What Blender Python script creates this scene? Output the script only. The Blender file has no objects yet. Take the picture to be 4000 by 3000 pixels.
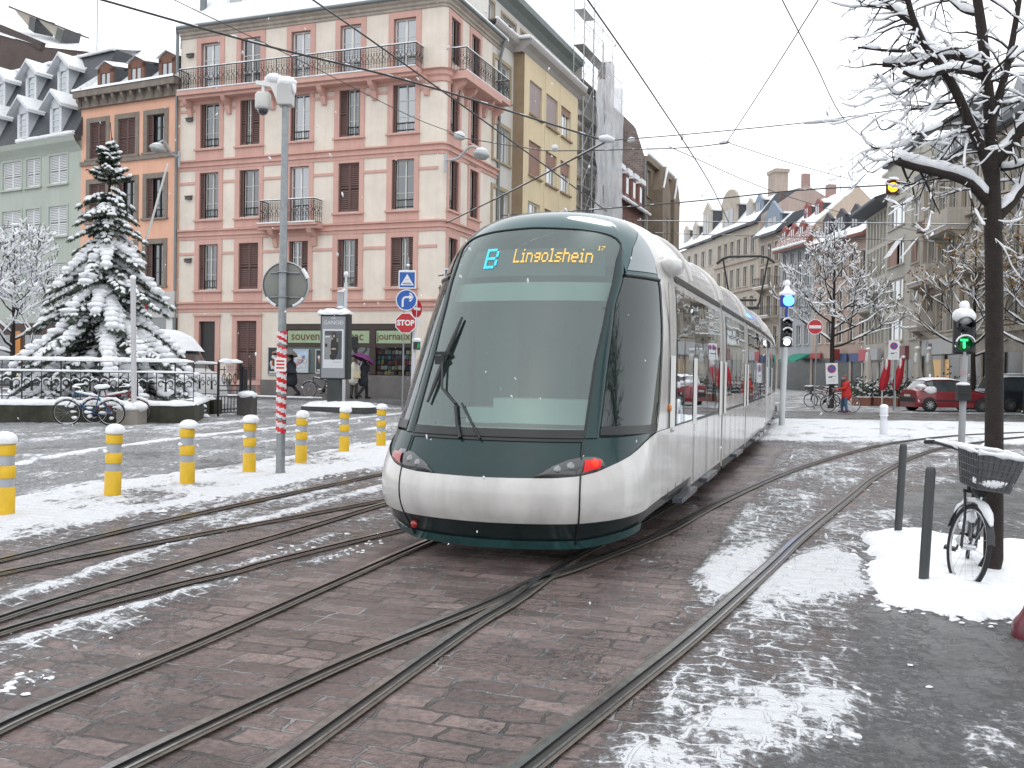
import bpy, bmesh, math, random
from mathutils import Vector, Matrix, noise
V=Vector
rad=math.radians
scene=bpy.context.scene
COL=scene.collection
# ------------------------------------------------------------------ camera
FP=3800.0; HC=1.6
_p=math.atan(56/3800); _r=rad(.9)
CAM=V((0,0,HC))
_f=V((0,math.cos(_p),-math.sin(_p))); _u0=V((0,math.sin(_p),math.cos(_p))); _r0=V((1,0,0))
_rt=_r0*math.cos(_r)+_u0*math.sin(_r); _up=_u0*math.cos(_r)-_r0*math.sin(_r)
cd=bpy.data.cameras.new('camera'); cam=bpy.data.objects.new('camera',cd); COL.objects.link(cam)
cd.sensor_width=36; cd.lens=36*FP/4000; cd.clip_start=.05; cd.clip_end=2000
m=Matrix.Identity(4)
for i in range(3):
    m[i][0]=_rt[i]; m[i][1]=_up[i]; m[i][2]=-_f[i]
m.translation=CAM
cam.matrix_world=m
scene.camera=cam
def ray(px,py): return _f+_rt*((px-2000)/FP)+_up*((1500-py)/FP)
# ------------------------------------------------------------------ terrain height: the ground rises a little towards the corner house
FA=V((-15.6,45.4)); FD=V((.934,-.356)).normalized(); FN=V((-.356,-.934)).normalized()
def sst(a,b,x):
    t=min(1,max(0,(x-a)/(b-a))); return t*t*(3-2*t)
def gz(x,y):
    d=V((x,y))-FA
    t=d.dot(FN); k=d.dot(FD)
    return .2*(1-sst(2.6,14,t))*(1-sst(11.5,14.5,k))
def G(px,py,dz=0):
    d=ray(px,py); z=0.
    for _ in range(12):
        t=(z+dz-HC)/d.z; q=CAM+d*t; z=gz(q.x,q.y)
    return V((q.x,q.y,z))
def AT(px,py,Y):
    d=ray(px,py); return CAM+d*(Y/d.y)
def on(px,py,P,d):
    d=V(d).normalized(); n=V((-d.y,d.x,0)); q=ray(px,py); P3=V((P[0],P[1],0))
    h=CAM+q*((P3-CAM).dot(n)/q.dot(n)); return ((h-P3).xy.dot(d),h.z)
# ------------------------------------------------------------------ mesh builder
class MB:
    def __init__(s): s.v=[]; s.f=[]; s.m=[]; s.s=[]
    def add(s,vs,fs,m=0,sm=False):
        o=len(s.v); s.v.extend([tuple(q) for q in vs])
        for f in fs: s.f.append([i+o for i in f]); s.m.append(m); s.s.append(sm)
    def quad(s,a,b,c,d,m=0): s.add([a,b,c,d],[(0,1,2,3)],m)
    def poly(s,pts,m=0): s.add(pts,[tuple(range(len(pts)))],m)
    def box(s,x0,x1,y0,y1,z0,z1,m=0):
        s.add([(x0,y0,z0),(x1,y0,z0),(x1,y1,z0),(x0,y1,z0),(x0,y0,z1),(x1,y0,z1),(x1,y1,z1),(x0,y1,z1)],
              [(3,2,1,0),(4,5,6,7),(0,1,5,4),(1,2,6,5),(2,3,7,6),(3,0,4,7)],m)
    def obox(s,c,sz,rot=None,m=0):
        rot=rot or Matrix.Identity(3); c=V(c)
        if not isinstance(rot,Matrix): rot=Matrix.Rotation(rot,3,'Z')
        a,b,d=sz[0]/2,sz[1]/2,sz[2]/2
        P=[c+rot@V(q) for q in [(-a,-b,-d),(a,-b,-d),(a,b,-d),(-a,b,-d),(-a,-b,d),(a,-b,d),(a,b,d),(-a,b,d)]]
        s.add(P,[(3,2,1,0),(4,5,6,7),(0,1,5,4),(1,2,6,5),(2,3,7,6),(3,0,4,7)],m)
    def beam(s,p,q,w,h,m=0,upv=(0,0,1)):
        p=V(p);q=V(q);d=(q-p); L=d.length; d.normalize(); u=V(upv)
        x=d.cross(u)
        if x.length<1e-4: x=V((1,0,0))
        x.normalize(); u=x.cross(d); R=Matrix((x,d,u)).transposed()
        s.obox((p+q)/2,(w,L,h),R,m)
    def tube(s,pts,r,n=8,m=0,cap=True,sm=True,closed=False,sq=1.0):
        pts=[V(q) for q in pts]; k=len(pts); rs=r if isinstance(r,(list,tuple)) else [r]*k
        vs=[];fs=[]; pu=None
        for i,q in enumerate(pts):
            if closed: t=pts[(i+1)%k]-pts[i-1]
            else: t=pts[min(i+1,k-1)]-pts[max(i-1,0)]
            if t.length<1e-9: t=V((0,0,1))
            t.normalize()
            if pu is None:
                a=V((0,0,1)) if abs(t.z)<.9 else V((1,0,0))
                u=(a-t*a.dot(t)).normalized()
            else:
                u=pu-t*pu.dot(t); u=u.normalized() if u.length>1e-6 else V((1,0,0))
            pu=u; w=t.cross(u)
            for j in range(n):
                an=2*math.pi*j/n; vs.append(q+u*(rs[i]*math.cos(an)*sq)+w*(rs[i]*math.sin(an)))
        K=k if closed else k-1
        for i in range(K):
            i2=(i+1)%k
            for j in range(n):
                j2=(j+1)%n; fs.append((i*n+j,i*n+j2,i2*n+j2,i2*n+j))
        s.add(vs,fs,m,sm)
        if cap and not closed:
            s.add([vs[j] for j in range(n)],[tuple(range(n-1,-1,-1))],m)
            s.add([vs[(k-1)*n+j] for j in range(n)],[tuple(range(n))],m)
    def lathe(s,prof,n=16,c=(0,0,0),m=0,sm=True,axis='Z',cap=True):
        c=V(c); vs=[];fs=[]
        for r,z in prof:
            for j in range(n):
                a=2*math.pi*j/n; p=(r*math.cos(a),r*math.sin(a),z)
                if axis=='Y': p=(p[0],p[2],p[1])
                if axis=='X': p=(p[2],p[0],p[1])
                vs.append(c+V(p))
        for i in range(len(prof)-1):
            for j in range(n):
                j2=(j+1)%n; q=(i*n+j,i*n+j2,(i+1)*n+j2,(i+1)*n+j)
                fs.append(q if axis!='Y' else q[::-1])
        s.add(vs,fs,m,sm)
        if cap:
            if prof[0][0]>1e-6: s.add(vs[:n],[tuple(range(n))[::-1]],m)
            if prof[-1][0]>1e-6: s.add(vs[-n:],[tuple(range(n))],m)
    def grid(s,rows,m=0,sm=True,flip=False,closed=False):
        a=len(rows);b=len(rows[0]); vs=[q for r in rows for q in r]; fs=[]
        for i in range(a-1):
            for j in range(b if closed else b-1):
                j2=(j+1)%b
                q=(i*b+j,i*b+j2,(i+1)*b+j2,(i+1)*b+j); fs.append(q[::-1] if flip else q)
        s.add(vs,fs,m,sm)
    def prism(s,poly,vec,m=0,sm=False):
        poly=[V(q) for q in poly]; vec=V(vec); n=len(poly)
        s.add(poly+[q+vec for q in poly],[tuple(range(n))[::-1],tuple(range(n,2*n))]+[(i,(i+1)%n,(i+1)%n+n,i+n) for i in range(n)],m,sm)
    def blob(s,c,rr,m=0,n=8,k=5,jit=0,seed=0,flat=False,rot=None):
        rnd=random.Random(seed); c=V(c); rows=[]
        for i in range(k+1):
            th=math.pi*i/k; row=[]
            for j in range(n):
                a=2*math.pi*j/n; z=math.cos(th)
                if flat and z<-.25: z=-.25
                q=V((rr[0]*math.sin(th)*math.cos(a),rr[1]*math.sin(th)*math.sin(a),rr[2]*z))
                if jit: q*=1+rnd.uniform(-jit,jit)
                if rot: q=rot@q
                row.append(c+q)
            rows.append(row)
        s.grid(rows,m,True,flip=True,closed=True)
    def xf(s,M):
        s.v=[tuple(M@V(q)) for q in s.v]; return s
    def merge(s,o,M=None,m=None):
        k=len(s.v); s.v.extend([tuple(M@V(q)) for q in o.v] if M else o.v)
        for f,mm,ss in zip(o.f,o.m,o.s): s.f.append([i+k for i in f]); s.m.append(mm if m is None else m); s.s.append(ss)
    def mesh(s,name,mats):
        me=bpy.data.meshes.new(name); me.from_pydata(s.v,[],s.f)
        for a in (mats if isinstance(mats,(list,tuple)) else [mats]): me.materials.append(a)
        me.polygons.foreach_set('material_index',s.m); me.polygons.foreach_set('use_smooth',s.s); me.update()
        return me
    def clusters(s,gap=.02):
        par=list(range(len(s.v)))
        def fd(i):
            while par[i]!=i: par[i]=par[par[i]]; i=par[i]
            return i
        for f in s.f:
            a=fd(f[0])
            for q in f[1:]:
                b=fd(q)
                if a!=b: par[b]=a
        isl={}
        for i in range(len(s.v)): isl.setdefault(fd(i),[]).append(i)
        bb=[]
        for r,ii in isl.items():
            P=[s.v[i] for i in ii]; bb.append([[min(p[k] for p in P)-gap/2 for k in range(3)],[max(p[k] for p in P)+gap/2 for k in range(3)],{r}])
        ch=True
        while ch:
            ch=False; out=[]
            for b in bb:
                hit=None
                for o in out:
                    if all(b[0][k]<=o[1][k] and o[0][k]<=b[1][k] for k in range(3)): hit=o; break
                if hit:
                    for k in range(3): hit[0][k]=min(hit[0][k],b[0][k]); hit[1][k]=max(hit[1][k],b[1][k])
                    hit[2]|=b[2]; ch=True
                else: out.append(b)
            bb=out
        res=[]
        for b in bb:
            o=MB(); mp={}
            for f,mm,sm in zip(s.f,s.m,s.s):
                if fd(f[0]) in b[2]:
                    for q in f:
                        if q not in mp: mp[q]=len(o.v); o.v.append(s.v[q])
                    o.f.append([mp[q] for q in f]); o.m.append(mm); o.s.append(sm)
            res.append(o)
        return res
    def each(s,name,mats,parent=None,gap=.02):
        return [o.build(name,mats,parent) for o in s.clusters(gap)]
    def build(s,name,mats,parent=None,label=None,kind=None,loc=None,bevel=0):
        o=bpy.data.objects.new(name,s.mesh(name,mats)); COL.objects.link(o)
        if parent: o.parent=parent
        if label: o['label']=label
        if kind: o['kind']=kind
        if loc: o.location=loc
        if bevel:
            b=o.modifiers.new('bevel','BEVEL'); b.width=bevel; b.segments=2; b.limit_method='ANGLE'
        return o
def inst(name,me,parent=None,loc=(0,0,0),rz=0):
    o=bpy.data.objects.new(name,me); COL.objects.link(o); o.parent=parent; o.location=loc; o.rotation_euler=(0,0,rz); return o
def tag(o,label,cat,group=None,kind=None):
    o['label']=label; o['category']=cat
    if group: o['group']=group
    if kind: o['kind']=kind
    return o
def thing(name,label,cat,loc=(0,0,0),rz=0,group=None,rot=None):
    o=bpy.data.objects.new(name,None); COL.objects.link(o); o.location=loc; o.rotation_euler=rot or (0,0,rz)
    o.empty_display_size=.2
    return tag(o,label,cat,group)
def dup(root,loc,rz=None,label=None):
    r=root.copy(); COL.objects.link(r); r.location=loc
    if rz is not None: r.rotation_euler=(0,0,rz)
    if label: r['label']=label
    for ch in list(root.children):
        c=ch.copy(); COL.objects.link(c); c.parent=r
        for g in list(ch.children):
            d=g.copy(); COL.objects.link(d); d.parent=c
    return r
_tc={}
def text_mb(mb,txt,size,M,m=0,ext=.004,align='CENTER',off=0,shear=0):
    key=(txt,size,ext,align,off,shear)
    if key not in _tc:
        cu=bpy.data.curves.new('t','FONT'); cu.body=txt; cu.size=size; cu.extrude=ext; cu.align_x=align; cu.align_y='CENTER'; cu.offset=off; cu.shear=shear
        cu.resolution_u=3
        o=bpy.data.objects.new('t',cu); COL.objects.link(o); dg=bpy.context.evaluated_depsgraph_get()
        me=bpy.data.meshes.new_from_object(o.evaluated_get(dg))
        _tc[key]=([v.co.copy() for v in me.vertices],[tuple(p.vertices) for p in me.polygons])
        bpy.data.objects.remove(o); bpy.data.curves.remove(cu); bpy.data.meshes.remove(me)
    vs,fs=_tc[key]; mb.add([M@v for v in vs],fs,m)
def wallM(c,rz):   # text frame on a vertical face looking along local -y turned by rz
    return Matrix.Translation(V(c))@Matrix.Rotation(rz,4,'Z')@Matrix.Rotation(rad(90),4,'X')
# ------------------------------------------------------------------ materials
_mats={}
def nodes(name):
    a=bpy.data.materials.new(name); a.use_nodes=True; nt=a.node_tree; return a,nt,nt.nodes['Principled BSDF']
def mt(name,col,rough=.6,var=.15,scale=3.,bump=0.,bscale=40.,metal=0.,spec=.5,streak=0.,snow=0.,coat=0.,emit=None,estr=0.):
    if name in _mats: return _mats[name]
    a,nt,b=nodes(name); N=nt.nodes; L=nt.links
    tc=N.new('ShaderNodeTexCoord'); mp=N.new('ShaderNodeMapping'); L.new(tc.outputs['Object'],mp.inputs['Vector'])
    n1=N.new('ShaderNodeTexNoise'); n1.inputs['Scale'].default_value=scale; n1.inputs['Detail'].default_value=6; n1.inputs['Roughness'].default_value=.65
    L.new(mp.outputs[0],n1.inputs['Vector'])
    rp=N.new('ShaderNodeValToRGB'); c=col
    rp.color_ramp.elements[0].position=.3; rp.color_ramp.elements[1].position=.7
    rp.color_ramp.elements[0].color=tuple(max(0,x*(1-var)) for x in c)+(1,); rp.color_ramp.elements[1].color=tuple(min(1,x*(1+var)) for x in c)+(1,)
    L.new(n1.outputs['Fac'],rp.inputs['Fac']); out=rp.outputs['Color']
    if streak:
        m2=N.new('ShaderNodeMapping'); m2.inputs['Scale'].default_value=(3,3,.25); L.new(tc.outputs['Object'],m2.inputs['Vector'])
        n2=N.new('ShaderNodeTexNoise'); n2.inputs['Scale'].default_value=1.6; n2.inputs['Detail'].default_value=5; L.new(m2.outputs[0],n2.inputs['Vector'])
        r2=N.new('ShaderNodeValToRGB'); r2.color_ramp.elements[0].position=.38; r2.color_ramp.elements[1].position=.62
        r2.color_ramp.elements[0].color=(1-streak,1-streak,1-streak,1); r2.color_ramp.elements[1].color=(1,1,1,1)
        L.new(n2.outputs['Fac'],r2.inputs['Fac'])
        mx=N.new('ShaderNodeMix'); mx.data_type='RGBA'; mx.blend_type='MULTIPLY'; mx.inputs['Factor'].default_value=1
        L.new(out,mx.inputs[6]); L.new(r2.outputs['Color'],mx.inputs[7]); out=mx.outputs[2]
    if snow:
        g=N.new('ShaderNodeNewGeometry'); sx=N.new('ShaderNodeSeparateXYZ'); L.new(g.outputs['Normal'],sx.inputs[0])
        ad=N.new('ShaderNodeMath'); ad.operation='MULTIPLY_ADD'; ad.inputs[1].default_value=.9; ad.inputs[2].default_value=0
        n3=N.new('ShaderNodeTexNoise'); n3.inputs['Scale'].default_value=9; n3.inputs['Detail'].default_value=4; L.new(tc.outputs['Object'],n3.inputs['Vector'])
        L.new(n3.outputs['Fac'],ad.inputs[0])
        sm=N.new('ShaderNodeMath'); sm.operation='ADD'; L.new(ad.outputs[0],sm.inputs[0]); L.new(sx.outputs['Z'],sm.inputs[1])
        mr=N.new('ShaderNodeMapRange'); mr.inputs['From Min'].default_value=1.55-snow; mr.inputs['From Max'].default_value=1.65-snow; L.new(sm.outputs[0],mr.inputs['Value'])
        mx=N.new('ShaderNodeMix'); mx.data_type='RGBA'; L.new(mr.outputs[0],mx.inputs[0]); L.new(out,mx.inputs[6]); mx.inputs[7].default_value=(.82,.84,.87,1); out=mx.outputs[2]
    L.new(out,b.inputs['Base Color'])
    b.inputs['Roughness'].default_value=rough; b.inputs['Metallic'].default_value=metal; b.inputs['Specular IOR Level'].default_value=spec
    if coat: b.inputs['Coat Weight'].default_value=coat; b.inputs['Coat Roughness'].default_value=.05
    if emit: b.inputs['Emission Color'].default_value=tuple(emit)+(1,); b.inputs['Emission Strength'].default_value=estr
    if bump:
        n4=N.new('ShaderNodeTexNoise'); n4.inputs['Scale'].default_value=bscale; n4.inputs['Detail'].default_value=5; L.new(tc.outputs['Object'],n4.inputs['Vector'])
        bp=N.new('ShaderNodeBump'); bp.inputs['Strength'].default_value=bump; bp.inputs['Distance'].default_value=.03; L.new(n4.outputs['Fac'],bp.inputs['Height']); L.new(bp.outputs[0],b.inputs['Normal'])
    _mats[name]=a; return a
def snowmat():
    a,nt,b=nodes('snow'); N=nt.nodes; L=nt.links
    b.inputs['Base Color'].default_value=(.86,.875,.9,1); b.inputs['Roughness'].default_value=.75; b.inputs['Specular IOR Level'].default_value=.25
    tc=N.new('ShaderNodeTexCoord'); n=N.new('ShaderNodeTexNoise'); n.inputs['Scale'].default_value=7; n.inputs['Detail'].default_value=9; n.inputs['Roughness'].default_value=.7; L.new(tc.outputs['Object'],n.inputs['Vector'])
    rp=N.new('ShaderNodeValToRGB'); rp.color_ramp.elements[0].position=.3; rp.color_ramp.elements[1].position=.6; rp.color_ramp.elements[0].color=(.66,.68,.71,1); rp.color_ramp.elements[1].color=(.87,.885,.9,1); L.new(n.outputs['Fac'],rp.inputs['Fac']); L.new(rp.outputs[0],b.inputs['Base Color'])
    bp=N.new('ShaderNodeBump'); bp.inputs['Strength'].default_value=.35; bp.inputs['Distance'].default_value=.02; L.new(n.outputs['Fac'],bp.inputs['Height']); L.new(bp.outputs[0],b.inputs['Normal'])
    return a
SNOW=snowmat()
def glassmat(name,tint,refl=.15,tr=.6,rough=.02,base=(.02,.025,.03),gcol=(.95,.98,1)):
    # window glass: part see-through, part dark body, part mirror
    a,nt,b=nodes(name); N=nt.nodes; L=nt.links; out=N['Material Output']
    b.inputs['Base Color'].default_value=base+(1,); b.inputs['Roughness'].default_value=.1
    t=N.new('ShaderNodeBsdfTransparent'); t.inputs[0].default_value=tint+(1,)
    m1=N.new('ShaderNodeMixShader'); m1.inputs[0].default_value=tr; L.new(b.outputs[0],m1.inputs[1]); L.new(t.outputs[0],m1.inputs[2])
    g=N.new('ShaderNodeBsdfGlossy'); g.inputs['Roughness'].default_value=rough; g.inputs['Color'].default_value=tuple(gcol)+(1,)
    fr=N.new('ShaderNodeFresnel'); fr.inputs[0].default_value=1.5
    ad=N.new('ShaderNodeMath'); ad.operation='ADD'; ad.use_clamp=True; ad.inputs[1].default_value=refl; L.new(fr.outputs[0],ad.inputs[0])
    tc=N.new('ShaderNodeTexCoord'); n=N.new('ShaderNodeTexNoise'); n.inputs['Scale'].default_value=.9; L.new(tc.outputs['Object'],n.inputs['Vector'])
    bp=N.new('ShaderNodeBump'); bp.inputs['Strength'].default_value=.05; bp.inputs['Distance'].default_value=.1; L.new(n.outputs['Fac'],bp.inputs['Height']); L.new(bp.outputs[0],g.inputs['Normal'])
    m2=N.new('ShaderNodeMixShader'); L.new(ad.outputs[0],m2.inputs[0]); L.new(m1.outputs[0],m2.inputs[1]); L.new(g.outputs[0],m2.inputs[2]); L.new(m2.outputs[0],out.inputs['Surface'])
    return a
def emat(name,col,st):
    if name in _mats: return _mats[name]
    a,nt,b=nodes(name); b.inputs['Base Color'].default_value=tuple(x*.3 for x in col)+(1,); b.inputs['Emission Color'].default_value=tuple(col)+(1,); b.inputs['Emission Strength'].default_value=st
    _mats[name]=a; return a
PANE=glassmat('window_pane_glass',(.6,.65,.65),.10,.12,.03,(.025,.03,.034))
PANE2=glassmat('window_pane_pale',(.6,.65,.65),.22,.0,.05,(.10,.115,.13))
BLACK=mt('black_iron',(.016,.017,.02),.5,.3)
STEEL=mt('galvanised_steel',(.27,.29,.30),.45,.18,14,metal=.5)
GREY=mt('grey_paint',(.33,.35,.36),.5,.1,6)
RUBBER=mt('tyre_rubber',(.018,.018,.02),.8,.3,snow=.0)
CHROME=mt('bright_metal',(.55,.56,.58),.25,.1,metal=.9)
WHITE=mt('white_paint',(.72,.72,.70),.45,.05)
# ------------------------------------------------------------------ world + sun
SUN_EL,SUN_AZ=rad(52),rad(200)
w=bpy.data.worlds.new('World'); scene.world=w; w.use_nodes=True; N=w.node_tree.nodes; L=w.node_tree.links
bg=N['Background']; sk=N.new('ShaderNodeTexSky'); sk.sky_type='NISHITA'; sk.sun_disc=False; sk.sun_elevation=SUN_EL; sk.sun_rotation=SUN_AZ; sk.air_density=1; sk.dust_density=4
tc=N.new('ShaderNodeTexCoord'); cn=N.new('ShaderNodeTexNoise'); cn.inputs['Scale'].default_value=2.2; cn.inputs['Detail'].default_value=5; L.new(tc.outputs['Generated'],cn.inputs['Vector'])
cr=N.new('ShaderNodeValToRGB'); cr.color_ramp.elements[0].color=(13.0,13.4,14.0,1); cr.color_ramp.elements[1].color=(15.5,15.7,16,1); L.new(cn.outputs['Fac'],cr.inputs['Fac'])
mx=N.new('ShaderNodeMix'); mx.data_type='RGBA'; mx.inputs[0].default_value=.9; L.new(sk.outputs[0],mx.inputs[6]); L.new(cr.outputs[0],mx.inputs[7])
L.new(mx.outputs[2],bg.inputs[0]); bg.inputs[1].default_value=.115
sd=bpy.data.lights.new('sun','SUN'); sd.energy=.8; sd.angle=rad(18); sd.color=(1,.97,.93); so=bpy.data.objects.new('sun',sd); COL.objects.link(so)
so.rotation_euler=(rad(90)-SUN_EL,0,math.pi-SUN_AZ+math.pi); so.location=(0,0,60)
vs=scene.view_settings; scene.display_settings.display_device='sRGB'; vs.view_transform='Standard'; vs.look='None'; vs.exposure=0; vs.gamma=1; vs.use_curve_mapping=False
# ================================================================== GROUND
import numpy as np
UQ=V((.314,.949)); VQ=V((.949,-.314))
def vnoise(x,y,seed=0):
    xi=np.floor(x).astype(np.int64); yi=np.floor(y).astype(np.int64); xf=x-xi; yf=y-yi
    def h(a,b):
        n=(a*374761393+b*668265263+seed*982451653)&0x7fffffff; n=((n^(n>>13))*1274126177)&0x7fffffff
        return ((n^(n>>16))&0xffff)/65535.
    u=xf*xf*(3-2*xf); v=yf*yf*(3-2*yf)
    return (h(xi,yi)*(1-u)+h(xi+1,yi)*u)*(1-v)+(h(xi,yi+1)*(1-u)+h(xi+1,yi+1)*u)*v
def fbm(x,y,o=4,seed=0):
    s=0;a=.5;t=0
    for i in range(o): s=s+a*vnoise(x*2**i,y*2**i,seed+i*7); t+=a; a*=.55
    return s/t
def ss(a,b,x):
    t=np.clip((x-a)/(b-a),0,1); return t*t*(3-2*t)
def sdpoly(poly,x,y):
    n=len(poly); d=np.full(x.shape,1e9); ins=np.zeros(x.shape,bool)
    for i in range(n):
        ax,ay=poly[i]; bx,by=poly[(i+1)%n]; ex,ey=bx-ax,by-ay; wx,wy=x-ax,y-ay
        t=np.clip((wx*ex+wy*ey)/(ex*ex+ey*ey),0,1); d=np.minimum(d,np.hypot(wx-ex*t,wy-ey*t))
        c=((ay<=y)!=(by<=y)); xx=ax+(y-ay)*ex/(ey if abs(ey)>1e-9 else 1e-9); ins^=(c&(x<xx))
    return np.where(ins,-d,d)
def sdline(pl,x,y):
    d=np.full(x.shape,1e9)
    for (ax,ay),(bx,by) in zip(pl[:-1],pl[1:]):
        ex,ey=bx-ax,by-ay; wx,wy=x-ax,y-ay; t=np.clip((wx*ex+wy*ey)/(ex*ex+ey*ey),0,1); d=np.minimum(d,np.hypot(wx-ex*t,wy-ey*t))
    return d
GP=lambda pts:[tuple(G(*q).xy) for q in pts]
def crom(pts,step=8):
    P=[V(q) for q in pts]; P=[P[0]*2-P[1]]+P+[P[-1]*2-P[-2]]; o=[]
    for i in range(1,len(P)-2):
        for j in range(step):
            t=j/step; a,b,c,d=P[i-1:i+3]
            o.append(.5*((2*b)+(c-a)*t+(2*a-5*b+4*c-d)*t*t+(3*b-a-3*c+d)*t**3))
    o.append(P[-2]); return o
ZPAVE=GP([(3080,3000),(3230,2850),(3340,2700),(3380,2560),(3420,2420),(3450,2330),(3400,2160),(3500,2010),(3640,1890),(3800,1850),(4400,1850),(4600,2600),(4600,3400),(2900,3400)])
ZPIT=GP([(3386,2092),(3490,2084),(3593,2100),(3696,2112),(4000,2135),(4100,2140),(4120,2410),(4000,2412),(3843,2428),(3680,2401),(3463,2368),(3440,2322),(3418,2224)])
RIDGE=GP([(-300,1880),(43,1818),(405,1753),(796,1702),(1230,1655),(1591,1612)])
R8=[(1560,3400),(2054,3000),(2452,2686),(2723,2469),(2995,2225),(3130,2098),(3338,1927),(3408,1871),(3544,1795),(3680,1752),(3843,1727),(4000,1708),(4400,1680)]
R8W=GP(R8)
RAILS=[
 ([(-900,2420),(-300,2262),(0,2193),(723,2020),(1526,1847),(1700,1812),(2000,1752)],1),
 ([(-900,2490),(-300,2318),(0,2245),(578,2129),(1085,2035),(1526,1952),(1700,1918),(1900,1880)],1),
 ([(-700,2720),(0,2420),(633,2226),(868,2158),(1200,2062),(1533,1963),(1800,1900),(2050,1842)],1),
 ([(-700,2745),(0,2475),(644,2300),(904,2240),(1085,2190),(1562,2075),(1800,2025),(2050,1975)],1),
 ([(-600,3230),(0,2845),(814,2497),(1258,2300),(1664,2122),(1900,2030),(2150,1950)],1),
 ([(-50,3300),(479,3000),(1356,2588),(1899,2362),(2090,2275),(2270,2215),(2580,2090),(2814,1963),(3080,1845),(3300,1776),(3479,1733),(3734,1703),(4000,1690),(4400,1676)],1),
 ([(650,3300),(1067,3000),(1808,2470),(2000,2352),(2200,2210),(2420,2090),(2700,1930)],1),
 (R8,1)]
RLW=[GP(q[0]) for q in RAILS]
CLUMPL=[GP([(700,2290),(1140,2150),(1300,2090)]),GP([(0,2360),(700,2120),(1500,1900)]),GP([(0,2520),(300,2440),(900,2255)]),GP([(0,2720),(130,2640)]),GP([(400,2480),(520,2430)]),GP([(1250,2200),(1500,2110)])]
def snowfield(x,y):
    q=x*.949-y*.314; s=x*.314+y*.949
    n=.6*fbm(q*3.2,s*1.1,5,3)+.4*fbm(x*6.5,y*6.5,4,13); n2=fbm(x*.9,y*.9,4,11)
    base=np.where(q<-4,.40,.25)
    base=np.where((q<-4),.40+.12*ss(7,12,y),base)
    base=base+.05*(n2-.5)
    far=ss(9.5,14,y)*ss(-1.6,-.6,q); base=np.maximum(base,far*.5)
    base=np.maximum(base,ss(-1.25,-.7,q)*(.60+.12*(n2-.5))*(1-ss(7,10,y))+ss(-1.25,-.9,q)*ss(6,9,y)*.53)
    med=ss(-9.3,-9.05,q)*(1-ss(-7.05,-6.7,q)); base=np.maximum(base,med*(.78+.3*(n2-.5)))
    road=1-ss(-9.3,-9.1,q); base=base*(1-road)+road*(.50+.06*ss(15,24,y))
    isl=ss(21,24,y)*(1-ss(34.6,35.4,y))*ss(.2,.24,x/np.maximum(y,1)); base=np.maximum(base,isl*.80)
    st=ss(34.6,35.4,y)*(1-ss(41,42,y))*ss(.2,.24,x/np.maximum(y,1)); base=base*(1-st)+st*.26
    beyond=ss(41,42.5,y)*ss(.2,.24,x/np.maximum(y,1)); base=np.maximum(base,beyond*.6)
    pv=1-ss(-.15,.25,sdpoly(ZPAVE,x,y)+ (n2-.5)*.5); base=base*(1-pv)+pv*.38
    d=sdline(RIDGE,x,y); base=base+.32*np.exp(-(d/.14)**2)+.10*np.exp(-((d-2.3)/.3)**2)
    for c in CLUMPL: base=base+.24*np.exp(-(sdline(c,x,y)/.12)**2)
    ed=np.min([sdline(q_,x,y) for q_ in RLW],axis=0); base=base-.30*np.exp(-(ed/.10)**2)
    a=np.maximum(np.maximum(road,.6*pv),np.maximum(st,beyond))
    a=np.maximum(a,isl)
    k=(base-.5)*1.25+n*.82+.09+.38*(n2-.5)
    return k,a,ed
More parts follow.
